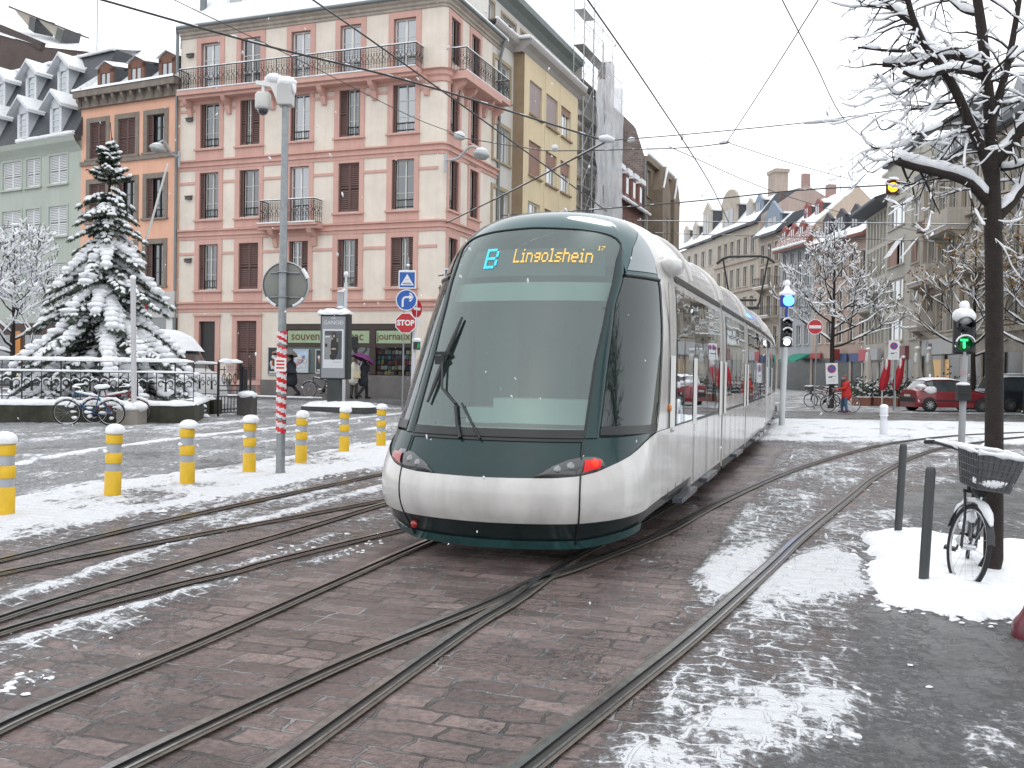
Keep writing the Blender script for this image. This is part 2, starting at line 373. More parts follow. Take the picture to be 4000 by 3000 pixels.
def build_ground():
    ang=list(np.linspace(rad(-60),rad(60),430))+list(np.linspace(rad(60),rad(300),60))[1:-1]
    rs=[.0,.6,1.1]+list(np.geomspace(1.6,95,330))+[130,200,320,500,900]
    A,R=np.meshgrid(np.array(ang),np.array(rs)); X=(R*np.sin(A)).ravel(); Y=(R*np.cos(A)).ravel()
    k,a,q=snowfield(X,Y)
    m=ss(.42,.75,k)*ss(.09,.26,q)
    t=(X+15.6)*FN.x+(Y-45.4)*FN.y; kk=(X+15.6)*FD.x+(Y-45.4)*FD.y
    Z=.2*(1-ss(2.6,14,t))*(1-ss(11.5,14.5,kk))
    lump=fbm(X*7,Y*7,3,21)
    near=1-ss(25,45,np.hypot(X,Y))
    Z=Z+near*m*(.012+.03*lump)+near*(1-a)*.006*(fbm(X*5,Y*5,2,5)-.5)
    na=len(ang); nr=len(rs)
    V_=np.stack([X,Y,Z],1); fs=[]
    for i in range(nr-1):
        for j in range(na):
            j2=(j+1)%na; fs.append((i*na+j,(i+1)*na+j,(i+1)*na+j2,i*na+j2))
    me=bpy.data.meshes.new('ground'); me.from_pydata(V_.tolist(),[],fs)
    for nm,arr in (('snowy',k),('asph',a)):
        at=me.attributes.new(nm,'FLOAT','POINT'); at.data.foreach_set('value',arr.astype(np.float32))
    me.polygons.foreach_set('use_smooth',[True]*len(me.polygons)); me.update()
    o=bpy.data.objects.new('ground',me); COL.objects.link(o); o['kind']='structure'
    a_,nt,b=nodes('setts_and_slush'); N=nt.nodes; L=nt.links
    def math_(op,x,y=None,z=None,cl=False):
        n=N.new('ShaderNodeMath'); n.operation=op; n.use_clamp=cl
        for i,v in enumerate((x,y,z)):
            if v is None: continue
            if isinstance(v,(int,float)): n.inputs[i].default_value=v
            else: L.new(v,n.inputs[i])
        return n.outputs[0]
    def mix(f,x,y,bt='MIX'):
        n=N.new('ShaderNodeMix'); n.data_type='RGBA'; n.blend_type=bt
        for i,v in ((0,f),(6,x),(7,y)):
            if isinstance(v,(int,float)): n.inputs[i].default_value=v
            elif isinstance(v,tuple): n.inputs[i].default_value=v+(1,)
            else: L.new(v,n.inputs[i])
        return n.outputs[2]
    def noi(vec,sc,det=5,ro=.6):
        n=N.new('ShaderNodeTexNoise'); n.inputs['Scale'].default_value=sc; n.inputs['Detail'].default_value=det; n.inputs['Roughness'].default_value=ro; L.new(vec,n.inputs['Vector']); return n
    def mr(v,a,b,c=0.,d=1.):
        n=N.new('ShaderNodeMapRange'); n.interpolation_type='SMOOTHSTEP'; L.new(v,n.inputs[0])
        for i,q in enumerate((a,b,c,d)): n.inputs[i+1].default_value=q
        return n.outputs[0]
    tc=N.new('ShaderNodeTexCoord'); P=tc.outputs['Object']
    s1=N.new('ShaderNodeAttribute'); s1.attribute_name='snowy'; s2=N.new('ShaderNodeAttribute'); s2.attribute_name='asph'
    mp=N.new('ShaderNodeMapping'); mp.inputs['Rotation'].default_value=(0,0,rad(18.3)); L.new(P,mp.inputs[0])
    ws=noi(P,1.7,3); vm=N.new('ShaderNodeVectorMath'); vm.operation='MULTIPLY_ADD'; L.new(ws.outputs['Color'],vm.inputs[0]); vm.inputs[1].default_value=(.20,.16,0); L.new(mp.outputs[0],vm.inputs[2])
    ws2=noi(P,9,3); vm2=N.new('ShaderNodeVectorMath'); vm2.operation='MULTIPLY_ADD'; L.new(ws2.outputs['Color'],vm2.inputs[0]); vm2.inputs[1].default_value=(.045,.045,0); L.new(vm.outputs[0],vm2.inputs[2])
    bt=N.new('ShaderNodeTexBrick'); L.new(vm2.outputs[0],bt.inputs['Vector']); bt.inputs['Scale'].default_value=1; bt.inputs['Brick Width'].default_value=.31; bt.inputs['Row Height'].default_value=.165; bt.inputs['Mortar Size'].default_value=.012; bt.inputs['Mortar Smooth'].default_value=.35
    bt.inputs['Color1'].default_value=(.085,.058,.054,1); bt.inputs['Color2'].default_value=(.185,.135,.127,1); bt.inputs['Mortar'].default_value=(.10,.095,.092,1); bt.inputs['Bias'].default_value=-.1; bt.squash=1.35; bt.squash_frequency=3; bt.offset_frequency=2
    g1=noi(P,28,6); g2=noi(P,2.1,5)
    gr=mr(g1.outputs['Fac'],.3,.7,.68,1.3); sett=mix(1,bt.outputs['Color'],gr,'MULTIPLY'); gr2=mr(g2.outputs['Fac'],.3,.7,.72,1.25); sett=mix(1,sett,gr2,'MULTIPLY')
    asp=mix(mr(g1.outputs['Fac'],.3,.7),(.052,.054,.056),(.105,.108,.11)); asp=mix(1,asp,gr2,'MULTIPLY')
    base=mix(mr(s2.outputs['Fac'],.1,.5),sett,asp); rough_slush=mr(s2.outputs['Fac'],.7,.95)
    # mortar holds slush
    mort=mr(bt.outputs['Fac'],.35,.95)
    patch=mr(noi(P,1.3,4).outputs['Fac'],.40,.62)
    mort=math_('MULTIPLY',math_('MULTIPLY',mort,patch),math_('SUBTRACT',1,s2.outputs['Fac']))
    base=mix(math_('MULTIPLY',mort,.55),base,(.34,.34,.35)); dk=math_('MULTIPLY',mr(bt.outputs['Fac'],.3,.9),math_('SUBTRACT',1,mort)); base=mix(math_('MULTIPLY',math_('MULTIPLY',dk,math_('SUBTRACT',1,s2.outputs['Fac'])),.7),base,(.025,.02,.019))
    mp3=N.new('ShaderNodeMapping'); mp3.inputs['Rotation'].default_value=(0,0,rad(18.3)); mp3.inputs['Scale'].default_value=(1.6,.55,1); L.new(P,mp3.inputs[0])
    f1=noi(mp3.outputs[0],6.5,8,.72); f2=noi(P,17,6,.7)
    kk=math_('ADD',s1.outputs['Fac'],math_('MULTIPLY',math_('SUBTRACT',f1.outputs['Fac'],.5),.95)); kk=math_('ADD',kk,math_('MULTIPLY',math_('SUBTRACT',f2.outputs['Fac'],.5),.85))
    m0=math_('MULTIPLY',mr(bt.outputs['Fac'],.2,.9),math_('SUBTRACT',1,s2.outputs['Fac'])); kk=math_('ADD',kk,math_('MULTIPLY',m0,.17))
    f3=noi(P,48,5,.7); kk=math_('ADD',kk,math_('MULTIPLY',math_('SUBTRACT',f3.outputs['Fac'],.5),.45))
    slush=mr(math_('ADD',kk,math_('MULTIPLY',rough_slush,.10)),.32,.60); snow=mr(math_('SUBTRACT',kk,math_('MULTIPLY',rough_slush,.03)),.50,.70)
    c=mix(math_('MULTIPLY',slush,math_('MULTIPLY_ADD',rough_slush,.28,.50)),base,mix(mr(noi(P,11,6,.7).outputs['Fac'],.35,.65),(.22,.225,.235),(.50,.505,.52))); c=mix(snow,c,mix(f2.outputs['Fac'],(.58,.60,.63),(.84,.855,.88)))
    L.new(c,b.inputs['Base Color'])
    wet=mr(noi(P,.8,4).outputs['Fac'],.35,.65,.16,.5)
    rg=math_('ADD',math_('MULTIPLY',slush,.35),wet,cl=True); rg=math_('MAXIMUM',rg,math_('MULTIPLY',snow,.8)); L.new(rg,b.inputs['Roughness'])
    b.inputs['Specular IOR Level'].default_value=.5
    hgt=math_('MULTIPLY',math_('SUBTRACT',1,bt.outputs['Fac']),math_('SUBTRACT',1,s2.outputs['Fac'])); hgt=math_('MULTIPLY',hgt,.9)
    hgt=math_('ADD',hgt,math_('MULTIPLY',g1.outputs['Fac'],.7)); hgt=math_('ADD',hgt,math_('MULTIPLY',snow,1.8)); hgt=math_('ADD',hgt,math_('MULTIPLY',f2.outputs['Fac'],math_('ADD',math_('MULTIPLY',slush,1.6),.5)))
    bp=N.new('ShaderNodeBump'); bp.inputs['Strength'].default_value=1.0; bp.inputs['Distance'].default_value=.02; L.new(hgt,bp.inputs['Height']); L.new(bp.outputs[0],b.inputs['Normal'])
    me.materials.append(a_)
build_ground()
# ---- rails
RSTEEL=mt('worn_rail_steel',(.30,.29,.285),.2,.35,14,metal=.85)
RDARK=mt('shaded_rail_groove',(.014,.013,.012),.35,.3,20)  # near-black colour stands in for the shade of a deeper groove
RRUST=mt('rail_joint_filler',(.085,.072,.058),.6,.3,12,bump=.4)
for pts,_ in RAILS:
    W=crom([G(*q) for q in pts],10); mb=MB()
    n=len(W)
    prof=[(-.062,.005,2),(-.040,.0075,2),(-.040,.0125,0),(.004,.0135,0),(.004,.002,1),(.046,.002,1),(.046,.0115,0),(.060,.0115,0),(.060,.006,2),(.080,.004,2)]
    rows=[]
    for i,p in enumerate(W):
        t=(W[min(i+1,n-1)]-W[max(i-1,0)]); t.z=0; t.normalize(); sd_=V((t.y,-t.x,0))
        rows.append([p+sd_*a+V((0,0,b+.012)) for a,b,_m in prof])
    for j in range(len(prof)-1):
        mb.grid([[r[j],r[j+1]] for r in rows],prof[j+1][2] if prof[j][2]!=1 else prof[j][2],False,flip=True)
    o=mb.build('tram_rail',[RSTEEL,RDARK,RRUST],kind='structure')
# slush on the tree pit: a thick snow cover with a soft edge
def snow_patch(name,poly,th,seed,cell=.06):
    xs=[p[0] for p in poly]; ys=[p[1] for p in poly]
    nx=int((max(xs)-min(xs)+.4)/cell); ny=int((max(ys)-min(ys)+.4)/cell)
    X,Y=np.meshgrid(np.linspace(min(xs)-.2,max(xs)+.2,nx),np.linspace(min(ys)-.2,max(ys)+.2,ny))
    d=sdpoly(poly,X,Y)+(fbm(X*4,Y*4,4,seed)-.5)*.30
    Z=np.sqrt(np.clip(-d/.2,0,1))*th*(.45+.8*fbm(X*2.2,Y*2.2,3,seed)+.35*fbm(X*9,Y*9,3,seed+1)); Z=np.where(d<0,Z,-.05)
    mb=MB(); vs=np.stack([X.ravel(),Y.ravel(),Z.ravel()+.012],1).tolist(); D=d
    fs=[]
    for i in range(ny-1):
        for j in range(nx-1):
            if min(D[i,j],D[i+1,j],D[i,j+1],D[i+1,j+1])<0: fs.append((i*nx+j,i*nx+j+1,(i+1)*nx+j+1,(i+1)*nx+j))
    mb.add(vs,fs,0,True); return mb.build(name,SNOW,kind='stuff')
o=snow_patch('snow_cover',ZPIT,.09,5); tag(o,'thick clean snow lying on the square tree pit','snow',kind='stuff')
# lumps of wet snow
mb=MB(); rnd=random.Random(4)
def lumps(poly,n,s0,s1):
    for _ in range(n):
        i=rnd.randrange(len(poly)-1); t=rnd.random(); a=V(poly[i]).lerp(V(poly[i+1]),t)+V((rnd.gauss(0,.06 if s1<.03 else .09),rnd.gauss(0,.06 if s1<.03 else .09)))
        r=rnd.uniform(s0,s1); mb.blob((a.x,a.y,gz(a.x,a.y)+.004+r*.1),(r*rnd.uniform(.8,2.2),r*rnd.uniform(.7,1.4),r*rnd.uniform(.3,.6)),0,8,5,.28,rnd.random(),rot=Matrix.Rotation(rnd.uniform(0,3),3,'Z'))
for c in CLUMPL: lumps(c,22,.005,.02)
lumps(ZPIT[:]+ZPIT[:1],260,.006,.03)
for c_ in ((2830,2840),(3230,2590),(3590,2700),(3430,2720),(3240,2870),(2900,2700),(3100,2230),(3330,2330),(3600,2610)):
    for _ in range(3):
        lumps(GP([(c_[0]+rnd.gauss(0,26),c_[1]+rnd.gauss(0,9)),(c_[0]+rnd.gauss(0,26)+5,c_[1]+rnd.gauss(0,9))]),1,.008,.022) if rnd.random()<.6 else None
lumps(GP([(0,2080),(300,2040),(700,1990),(1080,1900),(1500,1830)]),110,.006,.03); lumps(GP([(150,1980),(900,1870),(1500,1750)]),80,.006,.03)
lumps(GP([(300,2180),(1100,2010),(1500,1900)]),40,.005,.018); lumps(GP([(3000,2200),(3250,1990),(3420,1880)]),30,.005,.02)
tag(mb.build('snow_lumps',SNOW),'loose lumps of wet snow scattered beside the rails','snow',kind='stuff')
# ================================================================== TRAM
TZ=[.10,.3,.42,.58,.72,.85,1.02,1.3,1.6,2.0,2.4,2.7,2.9,3.05,3.15,3.21,3.25]
TS=[.24,.12,.03,0,.03,.10,.20,.36,.54,.79,1.03,1.22,1.36,1.52,1.75,2.1,2.9]
TD=[.95,.95,.95,.95,.95,1.0,1.1,1.2,1.25,1.3,1.35,1.35,1.3,1.2,1.1,.9,.5]
TW=[1.12,1.17,1.2,1.2,1.2,1.2,1.2,1.2,1.2,1.2,1.18,1.12,1.02,.86,.66,.42,.1]
SE=2.3; S_END=3.6; TH=.28
def smooth_tab(zs,vs):
    z=np.linspace(zs[0],zs[-1],700); v=np.interp(z,zs,vs); k=np.hanning(61); k/=k.sum()
    e=np.concatenate([2*v[0]-v[30:0:-1],v,2*v[-1]-v[-2:-32:-1]]); return z,np.convolve(e,k,'valid')
_S=smooth_tab(TZ,TS);_D=smooth_tab(TZ,TD);_W=smooth_tab(TZ,TW)
_W=(_W[0],np.maximum(_W[1],.02))
def bend(w,s,z):
    return V((w-.5*.0031*max(0,s-11)**2,s,z))
def P0_(c,z):
    s0=float(np.interp(z,*_S));D=float(np.interp(z,*_D));W=float(np.interp(z,*_W))
    sg=1 if c>=0 else -1; a=abs(c)
    if a<=1:
        ph=a*math.pi/2; w=W*math.sin(ph)**(2/SE); s=s0+D*(1-max(0,math.cos(ph))**(2/SE))
    else: w=W; s=s0+D+(S_END-s0-D)*(a-1)
    return V((sg*w,s,z))
def PS(c,z,off=0):
    p=P0_(c,z)
    if off:
        e=.012; du=P0_(c+e,z)-P0_(c-e,z); z1=min(z+e,3.249);z0=max(z-e,.101); dv=P0_(c,z1)-P0_(c,z0)
        n=du.cross(dv)
        if n.length>1e-9: p=p+n.normalized()*off
    return p
IT=lambda x,t:float(np.interp(x,[q[0] for q in t],[q[1] for q in t]))
zA=lambda c:IT(abs(c),[(0,.35),(.41,.36),(.62,.38),(.9,.41),(1.05,.43),(2,.43)])
zB=lambda c:IT(abs(c),[(0,.71),(.29,.72),(.41,.735),(.5,.765),(.563,.80),(.64,.84),(.709,.88),(.78,.935),(.833,.98),(.9,1.02),(.985,1.05),(2,1.05)])
zL=lambda c:IT(abs(c),[(0,.11),(.43,.12),(.76,.19),(1,.25),(2,.25)])
zW0=lambda c:IT(abs(c),[(0,1.03),(.6,1.035),(.985,1.06),(2,1.06)])
zW1=lambda c:IT(abs(c),[(0,2.92),(.24,2.90),(.36,2.88),(.43,2.855),(.47,2.82),(.487,2.77),(.503,2.48),(.77,2.455),(2,2.455)])
cWS=lambda z:IT(z,[(1.03,.40),(1.66,.392),(2.2,.412),(2.61,.445),(2.78,.485),(2.95,.49)])
cSL=lambda z:IT(z,[(1.03,.485),(1.66,.468),(2.19,.458),(2.48,.495),(2.95,.495)])
cE=lambda z:IT(z,[(1.05,.985),(1.17,.975),(2.45,.77),(2.63,.745),(2.82,.71),(2.95,.68),(3.1,.62),(3.2,.52),(3.235,.36),(3.2455,0),(3.26,0)])
tram=thing('tram','long white and dark teal low-floor tram with a bubble windscreen running towards the viewer','tram',(-.25,7.85,.012),rad(-18.3))
T_WHITE=mt('tram_white_paint',(.64,.63,.61),.25,.09,2.6,coat=.5,streak=.16)
T_GREEN=mt('tram_teal_paint',(.006,.032,.033),.22,.2,2,coat=.25,spec=.35)
T_ROOFT=mt('tram_teal_sky_sheen',(.03,.085,.09),.14,.12,2,coat=.6,metal=.3)  # same teal as the front, lightened to carry reflected sky
T_BLACK=mt('tram_black_trim',(.012,.014,.015),.35,.3)
T_SKIRT=mt('tram_dark_skirt',(.013,.024,.026),.3,.4,5,coat=.3)
T_GLASS=glassmat('tram_windscreen_glass',(.64,.77,.75),.085,.90,.012,(.06,.09,.09),(.88,1,.98))
T_GLASS2=glassmat('tram_cab_side_glass',(.42,.55,.50),.015,.62,.015,(.02,.035,.03))
T_GLASS3=glassmat('tram_saloon_glass',(.3,.36,.34),.09,.0,.02,(.018,.024,.024))
T_MINT=mt('cab_pale_trim',(.46,.56,.51),.5,.08)
T_INT=mt('cab_grey_trim',(.22,.27,.265),.6,.15)
def coons(bt,tp,lf,rt,nu=24,nv=24,off=0.006):
    # four boundary functions of t in 0..1 giving (c,z)
    rows=[]
    for j in range(nv+1):
        v=j/nv; r=[]
        for i in range(nu+1):
            u=i/nu
            B,T,Lf,Rt=map(np.array,(bt(u),tp(u),lf(v),rt(v)))
            c00,c10,c01,c11=map(np.array,(bt(0),bt(1),tp(0),tp(1)))
            q=(1-v)*B+v*T+(1-u)*Lf+u*Rt-((1-u)*(1-v)*c00+u*(1-v)*c10+(1-u)*v*c01+u*v*c11)
            r.append(PS(q[0],q[1],off))
        rows.append(r)
    return rows
def band(lo,hi,c0,c1,nc,nz,off=0):
    return [[PS(c,lo(c)+(hi(c)-lo(c))*j/nz,off) for c in np.linspace(c0,c1,nc)] for j in range(nz+1)]
def band2(mb,lo,hi,m=0,nz=8,off=0):
    for a,b in ((-2,-1),(-1,1),(1,2)): mb.grid(band(lo,hi,a,b,70 if a==-1 else 6,nz,off),m)
# --- shell
mb=MB(); band2(mb,lambda c:zL(c)+.06,lambda c:zA(c)-.0,0,6,-.012)
mb.build('skirt',T_SKIRT,tram)
mb=MB(); mb.grid(band(lambda c:zL(c),lambda c:zL(c)+.075,-.9,.9,50,2,.004)); mb.build('lower_lip',mt('tram_teal_lip',(.02,.075,.075),.25,.3,6,coat=.5),tram)
mb=MB(); band2(mb,zA,zB,0,10,.012)
mb.grid(band(lambda c:zA(c)-.012,zA,-1,1,70,1,0)); bp=mb.build('bumper',T_WHITE,tram)
mb=MB()
for sg in (1,-1): mb.tube([PS(sg*(.40+.02*math.sin((z-.2)*4)),z,.013) for z in np.linspace(.16,1.0,16)],.008,6,0)
mb.each('panel_seam',T_BLACK,bp)
mb=MB(); mb.grid(band(zB,zW0,-.985,.985,80,5,0)); mb.build('front_panel',T_GREEN,tram)
mb=MB()
for sg in (1,-1):
    zs=np.linspace(1.03,2.79,26)
    mb.grid([[PS(sg*(cWS(z)+(cSL(z)-cWS(z))*t),z,.014*math.sin(math.pi*t)**.5) for t in (0,.15,.5,.85,1)] for z in zs],0,True,flip=sg<0)
    mb.grid([[PS(sg*(cE(z)-.012+.016*t),z,.010) for t in (0,.5,1)] for z in np.linspace(1.06,2.46,20)],1,True,flip=sg<0)
mb.each('windscreen_pillar',[T_GREEN,T_BLACK],tram)
mb=MB()
def roofrows():
    rows=[]
    for j in range(17):
        t=j/16; r=[]
        for i in range(81):
            c=-1+2*i/80; 
            z1=zW1(c*.745); z=z1+(3.222-z1)*t; ce=cE(z)*1.0
            cc=c*(.745+(max(ce,.02)-.745)*t) if True else c
            r.append(PS(cc,z))
        rows.append(r)
    return rows
# roof fairing: from the top of the glass to the roof
rows=[]
cs=np.linspace(-.78,.78,90)
for j in range(15):
    t=j/14; r=[]
    for c in cs:
        z1=zW1(c); 
        # upper limit: where the edge curve cE crosses this column
        zh=3.246
        for z in np.linspace(2.44,3.246,110):
            if cE(z)<abs(c): zh=z; break
        zh=max(zh,z1+.0005); r.append(PS(c,z1+(zh-z1)*t))
    rows.append(r)
mb.grid(rows); mb.build('roof_fairing',T_ROOFT,tram)
# white sides and roof of the nose
mb=MB()
for sg in (1,-1):
    rows=[]
    zs=list(np.linspace(1.05,2.45,16))+list(np.linspace(2.5,3.249,30))
    for z in zs:
        ce=cE(z); rows.append([PS(sg*(ce+(2-ce)*(i/20)**1.3),z) for i in range(21)])
    mb.grid(rows,0,True,flip=sg<0)
nose=mb.build('body_shell',T_WHITE,tram)
# --- windscreen
mb=MB()
ws=coons(lambda u:(-cWS(1.03)+2*cWS(1.03)*u,1.03),lambda u:((-1+2*u)*.483,zW1((-1+2*u)*.483)),
         lambda v:(-cWS(1.03+(zW1(.483)-1.03)*v),1.03+(zW1(.483)-1.03)*v),lambda v:(cWS(1.03+(zW1(.483)-1.03)*v),1.03+(zW1(.483)-1.03)*v),40,40,.004)
mb.grid(ws); wsc=mb.build('windscreen',T_GLASS,tram)
mb=MB()
mb.grid([[PS(c,z,.010) for c in np.linspace(-.40,.40,40)] for z in (1.0,1.03,1.06,1.095)],0)
edge=[PS(c,1.03,.01) for c in np.linspace(-.40,.40,30)]+[PS(cWS(z)+.003,z,.008) for z in np.linspace(1.05,2.76,40)]
top=[PS(c,zW1(c),.008) for c in np.linspace(.484,-.484,50)]
lf=[PS(-cWS(z)-.003,z,.008) for z in np.linspace(2.76,1.05,40)]
mb.tube(edge+top+lf,.009,6,0,closed=True); mb.build('windscreen_seal',T_BLACK,wsc)
# wipers
mb=MB()
mb.tube([PS(c,z,.03) for c,z in [(-.10,1.0),(-.13,1.12),(-.155,1.26)]],.016,6); mb.tube([PS(c,z,.035) for c,z in [(-.02,1.0),(-.075,1.15),(-.125,1.28)]],.010,6)
W0=[PS(-.33+.09*t,1.28+.76*t,.03) for t in np.linspace(0,1,14)]
mb.tube(W0,[.012+.012*math.sin(math.pi*i/13) for i in range(14)],6)
mb.obox(PS(-.295,1.70,.05),(.14,.05,.03),rad(0)); mb.obox(PS(-.30,1.64,.05),(.09,.05,.08),rad(0))
mb.tube([PS(-.295,1.68,.05),PS(-.25,1.4,.04),PS(-.155,1.27,.04)],.012,6)
mb.build('wiper',T_BLACK,tram)
# side glass + quarter glass
for sg in (1,-1):
    mb=MB()
    g=[[PS(sg*(cSL(z)+.004+(cE(z)-.016-cSL(z))*t),z,.003) for t in np.linspace(0,1,16)] for z in np.linspace(1.07,2.45,24)]
    mb.grid(g,0,True,flip=sg<0)
    sw=mb.build('cab_side_window',T_GLASS2,tram)
    mb=MB(); mb.grid([[PS(sg*(cSL(z)+.004+(cE(z)-.01-cSL(z))*t),z,.007) for t in np.linspace(0,1,16)] for z in (1.055,1.09,1.125)],0,True,flip=sg<0)
    mb.tube([PS(sg*(.50+.27*t),2.468-.01*t,.006) for t in np.linspace(0,1,20)],.018,6,0); mb.each('window_seal',T_BLACK,sw)
    mb=MB()
    rows=[]
    for z in np.linspace(2.52,2.93,16):
        a=IT(z,[(2.52,.515),(2.75,.565),(2.93,.665)]); b=IT(z,[(2.52,.752),(2.63,.735),(2.82,.70),(2.93,.672)])
        rows.append([PS(sg*(a+(b-a)*t),z,.007) for t in np.linspace(0,1,12)])
    mb.grid(rows,0,True,flip=sg<0)
    mb.build('quarter_window',glassmat('tram_quarter_glass',(.4,.5,.5),.16,0,.03,(.012,.045,.05)) if sg==1 else bpy.data.materials['tram_quarter_glass'],tram)
# lamps: dark lens with two reflectors and a red tail lamp
LENS=mt('lamp_lens_dark',(.03,.033,.035),.08,.2,coat=1)
RED=emat('tail_lamp_red',(1,.01,.01),.45); REDC=emat('tail_lamp_red_core',(1,.03,.015),2.2); REDD=mt('red_lens',(.35,.012,.012),.15,.2,coat=1)
for sg in (1,-1):
    mb=MB(); rows=[]
    for c in np.linspace(.20,.545,20):
        lo=zB(c)+.004; hi=IT(c,[(.20,.728),(.26,.80),(.345,.862),(.42,.885),(.48,.885),(.53,.86),(.545,.80)])
        rows.append([PS(sg*c,lo+(hi-lo)*t,.008+.02*math.sin(math.pi*t)) for t in np.linspace(0,1,8)])
    mb.grid(rows,0,True,flip=sg>0); lamp=mb.build('headlamp',LENS,tram)
    mb=MB()
    for c,z,r in ((.30,.785,.034),(.36,.81,.036)):
        p=PS(sg*c,z,.022); n=(PS(sg*c,z,.05)-p).normalized(); q=n.to_track_quat('Z','Y').to_matrix()
        mb.blob(p,(r,r,.016),0,12,6,rot=q)
    mb.each('reflector',mt('lamp_reflector_grey',(.20,.21,.22),.2,.2,metal=.6,coat=1),lamp)
    mb=MB(); mb.grid([[PS(sg*c,zB(c)+.02+(.855-zB(c)-.02)*t,.03+.012*math.sin(math.pi*t)) for t in np.linspace(0,1,7)] for c in np.linspace(.425,.515,8)],0,True,flip=sg>0)
    tl=mb.build('tail_lamp',[RED if sg>0 else REDD,REDC],lamp)
    if sg>0:
        m2=MB(); c2=PS(.475,.825,.045); m2.blob(c2,(.034,.03,.034),1,12,6); bm_=bmesh.new(); bm_.from_mesh(tl.data); me_=m2.mesh('core',[RED,REDC]); bm_.from_mesh(me_); bm_.to_mesh(tl.data); bm_.free()
    mb=MB(); p=PS(sg*.36,.265,.02); mb.blob(p,(.035,.02,.035),0,10,6)
    if sg<0: mb.build('reflector_disc',REDD,tram)
    mb=MB(); mb.blob((sg*1.215,1.95,1.245),(.02,.035,.04),0,10,6); mb.build('side_marker_lamp',mt('amber_lens',(.55,.16,.01),.2,.1,coat=1),tram)
    if sg<0: continue
    mb=MB(); mb.blob((sg*1.16,2.25,2.63),(.12,.24,.10),0,14,8); mb.tube([(sg*1.1,2.2,2.6),(sg*1.1,2.6,2.58)],.05,8); mb.build('mirror_housing',T_WHITE,tram)
# cab interior
mb=MB()
rows=[]
for t in np.linspace(0,1,8): rows.append([PS(c,1.10,-.03)+V((0,.62*t,.0-.10*max(0,t-.6))) for c in np.linspace(-.55,.55,30)])
mb.grid(rows,0,True); dash=mb.build('dashboard',T_MINT,tram)
mb=MB(); mb.obox((.25,1.05,1.22),(.9,.35,.22)); mb.obox((-.35,1.1,1.17),(.28,.3,.14)); mb.build('instrument_binnacle',T_MINT,dash)
mb=MB(); mb.box(-1.08,1.08,2.75,2.8,.4,2.7,0); mb.box(-1.05,1.05,1.2,2.75,.4,.45,0)
mb.box(-.55,.55,2.68,2.745,1.0,2.4,1)
mb.build('cab_bulkhead',[T_INT,mt('cab_door_dark',(.05,.07,.065),.4,.1)],tram)
mb=MB(); mb.grid([[PS(c,z,-.12) for c in np.linspace(-.5,.5,24)] for z in (2.28,2.34,2.40,2.46)],0); mb.build('sun_blind',T_MINT,tram)
mb=MB(); mb.obox((.05,1.95,1.45),(.5,.14,.85),Matrix.Rotation(-.15,3,'X')); mb.obox((.05,1.92,1.98),(.28,.1,.2)); mb.obox((.05,1.75,1.02),(.5,.5,.14)); mb.build('driver_seat',mt('seat_dark',(.03,.05,.05),.8,.2),tram,bevel=.04)
# LED destination display, lit dots
FNT={'B':"11110 10001 10001 11110 10001 10001 11110",'L':"10000 10000 10000 10000 10000 10000 11111",'i':"010 000 110 010 010 010 111",'n':"00000 00000 11110 10001 10001 10001 10001",'g':"00000 00000 01111 10001 01111 00001 01110",'o':"00000 00000 01110 10001 10001 10001 01110",'l':"110 010 010 010 010 010 111",'s':"00000 00000 01111 10000 01110 00001 11110",'h':"10000 10000 11110 10001 10001 10001 10001",'e':"00000 00000 01110 10001 11111 10000 01110",'1':"010 110 010 010 010 010 111",'7':"11111 00001 00010 00100 01000 01000 01000"}
def cw(w,z):
    f=min(1,abs(w)/float(np.interp(z,*_W))); return math.copysign(math.asin(f**(SE/2))/(math.pi/2),w)
def led(mb,txt,w0,w1,z0,z1,gap=1):
    cols=[]
    for ch in txt:
        rows=FNT[ch].split(); 
        for k in range(len(rows[0])): cols.append([r[k]=='1' for r in rows])
        cols+= [[False]*7]*gap
    n=len(cols); dw=(w1-w0)/n; dz=(z1-z0)/7
    for i,cc in enumerate(cols):
        for j,onx in enumerate(cc):
            if onx:
                for a in (.05,.52):
                    for b in (.05,.52):
                        wA=w0+dw*(i+a); zA_=z1-dz*(j+b)
                        e=.43
                        mb.quad(*[PS(cw(x,z),z,.012) for x,z in ((wA,zA_-dz*e),(wA+dw*e,zA_-dz*e),(wA+dw*e,zA_),(wA,zA_))])
disp=MB(); disp.grid([[PS(c,z,-.07) for c in np.linspace(-.36,.40,30)] for z in (2.49,2.6,2.76)],0); disp=disp.build('destination_display',mt('display_panel',(.15,.17,.175),.5,.1),tram)
mb=MB(); led(mb,'B',-.415,-.255,2.515,2.715); mb.build('line_letter',emat('led_cyan',(.05,.75,1),1.1),disp)
mb=MB(); led(mb,'Lingolshein',-.12,.60,2.565,2.70); led(mb,'17',.615,.675,2.69,2.735); mb.build('destination_text',emat('led_amber',(1,.62,.12),1.15),disp)
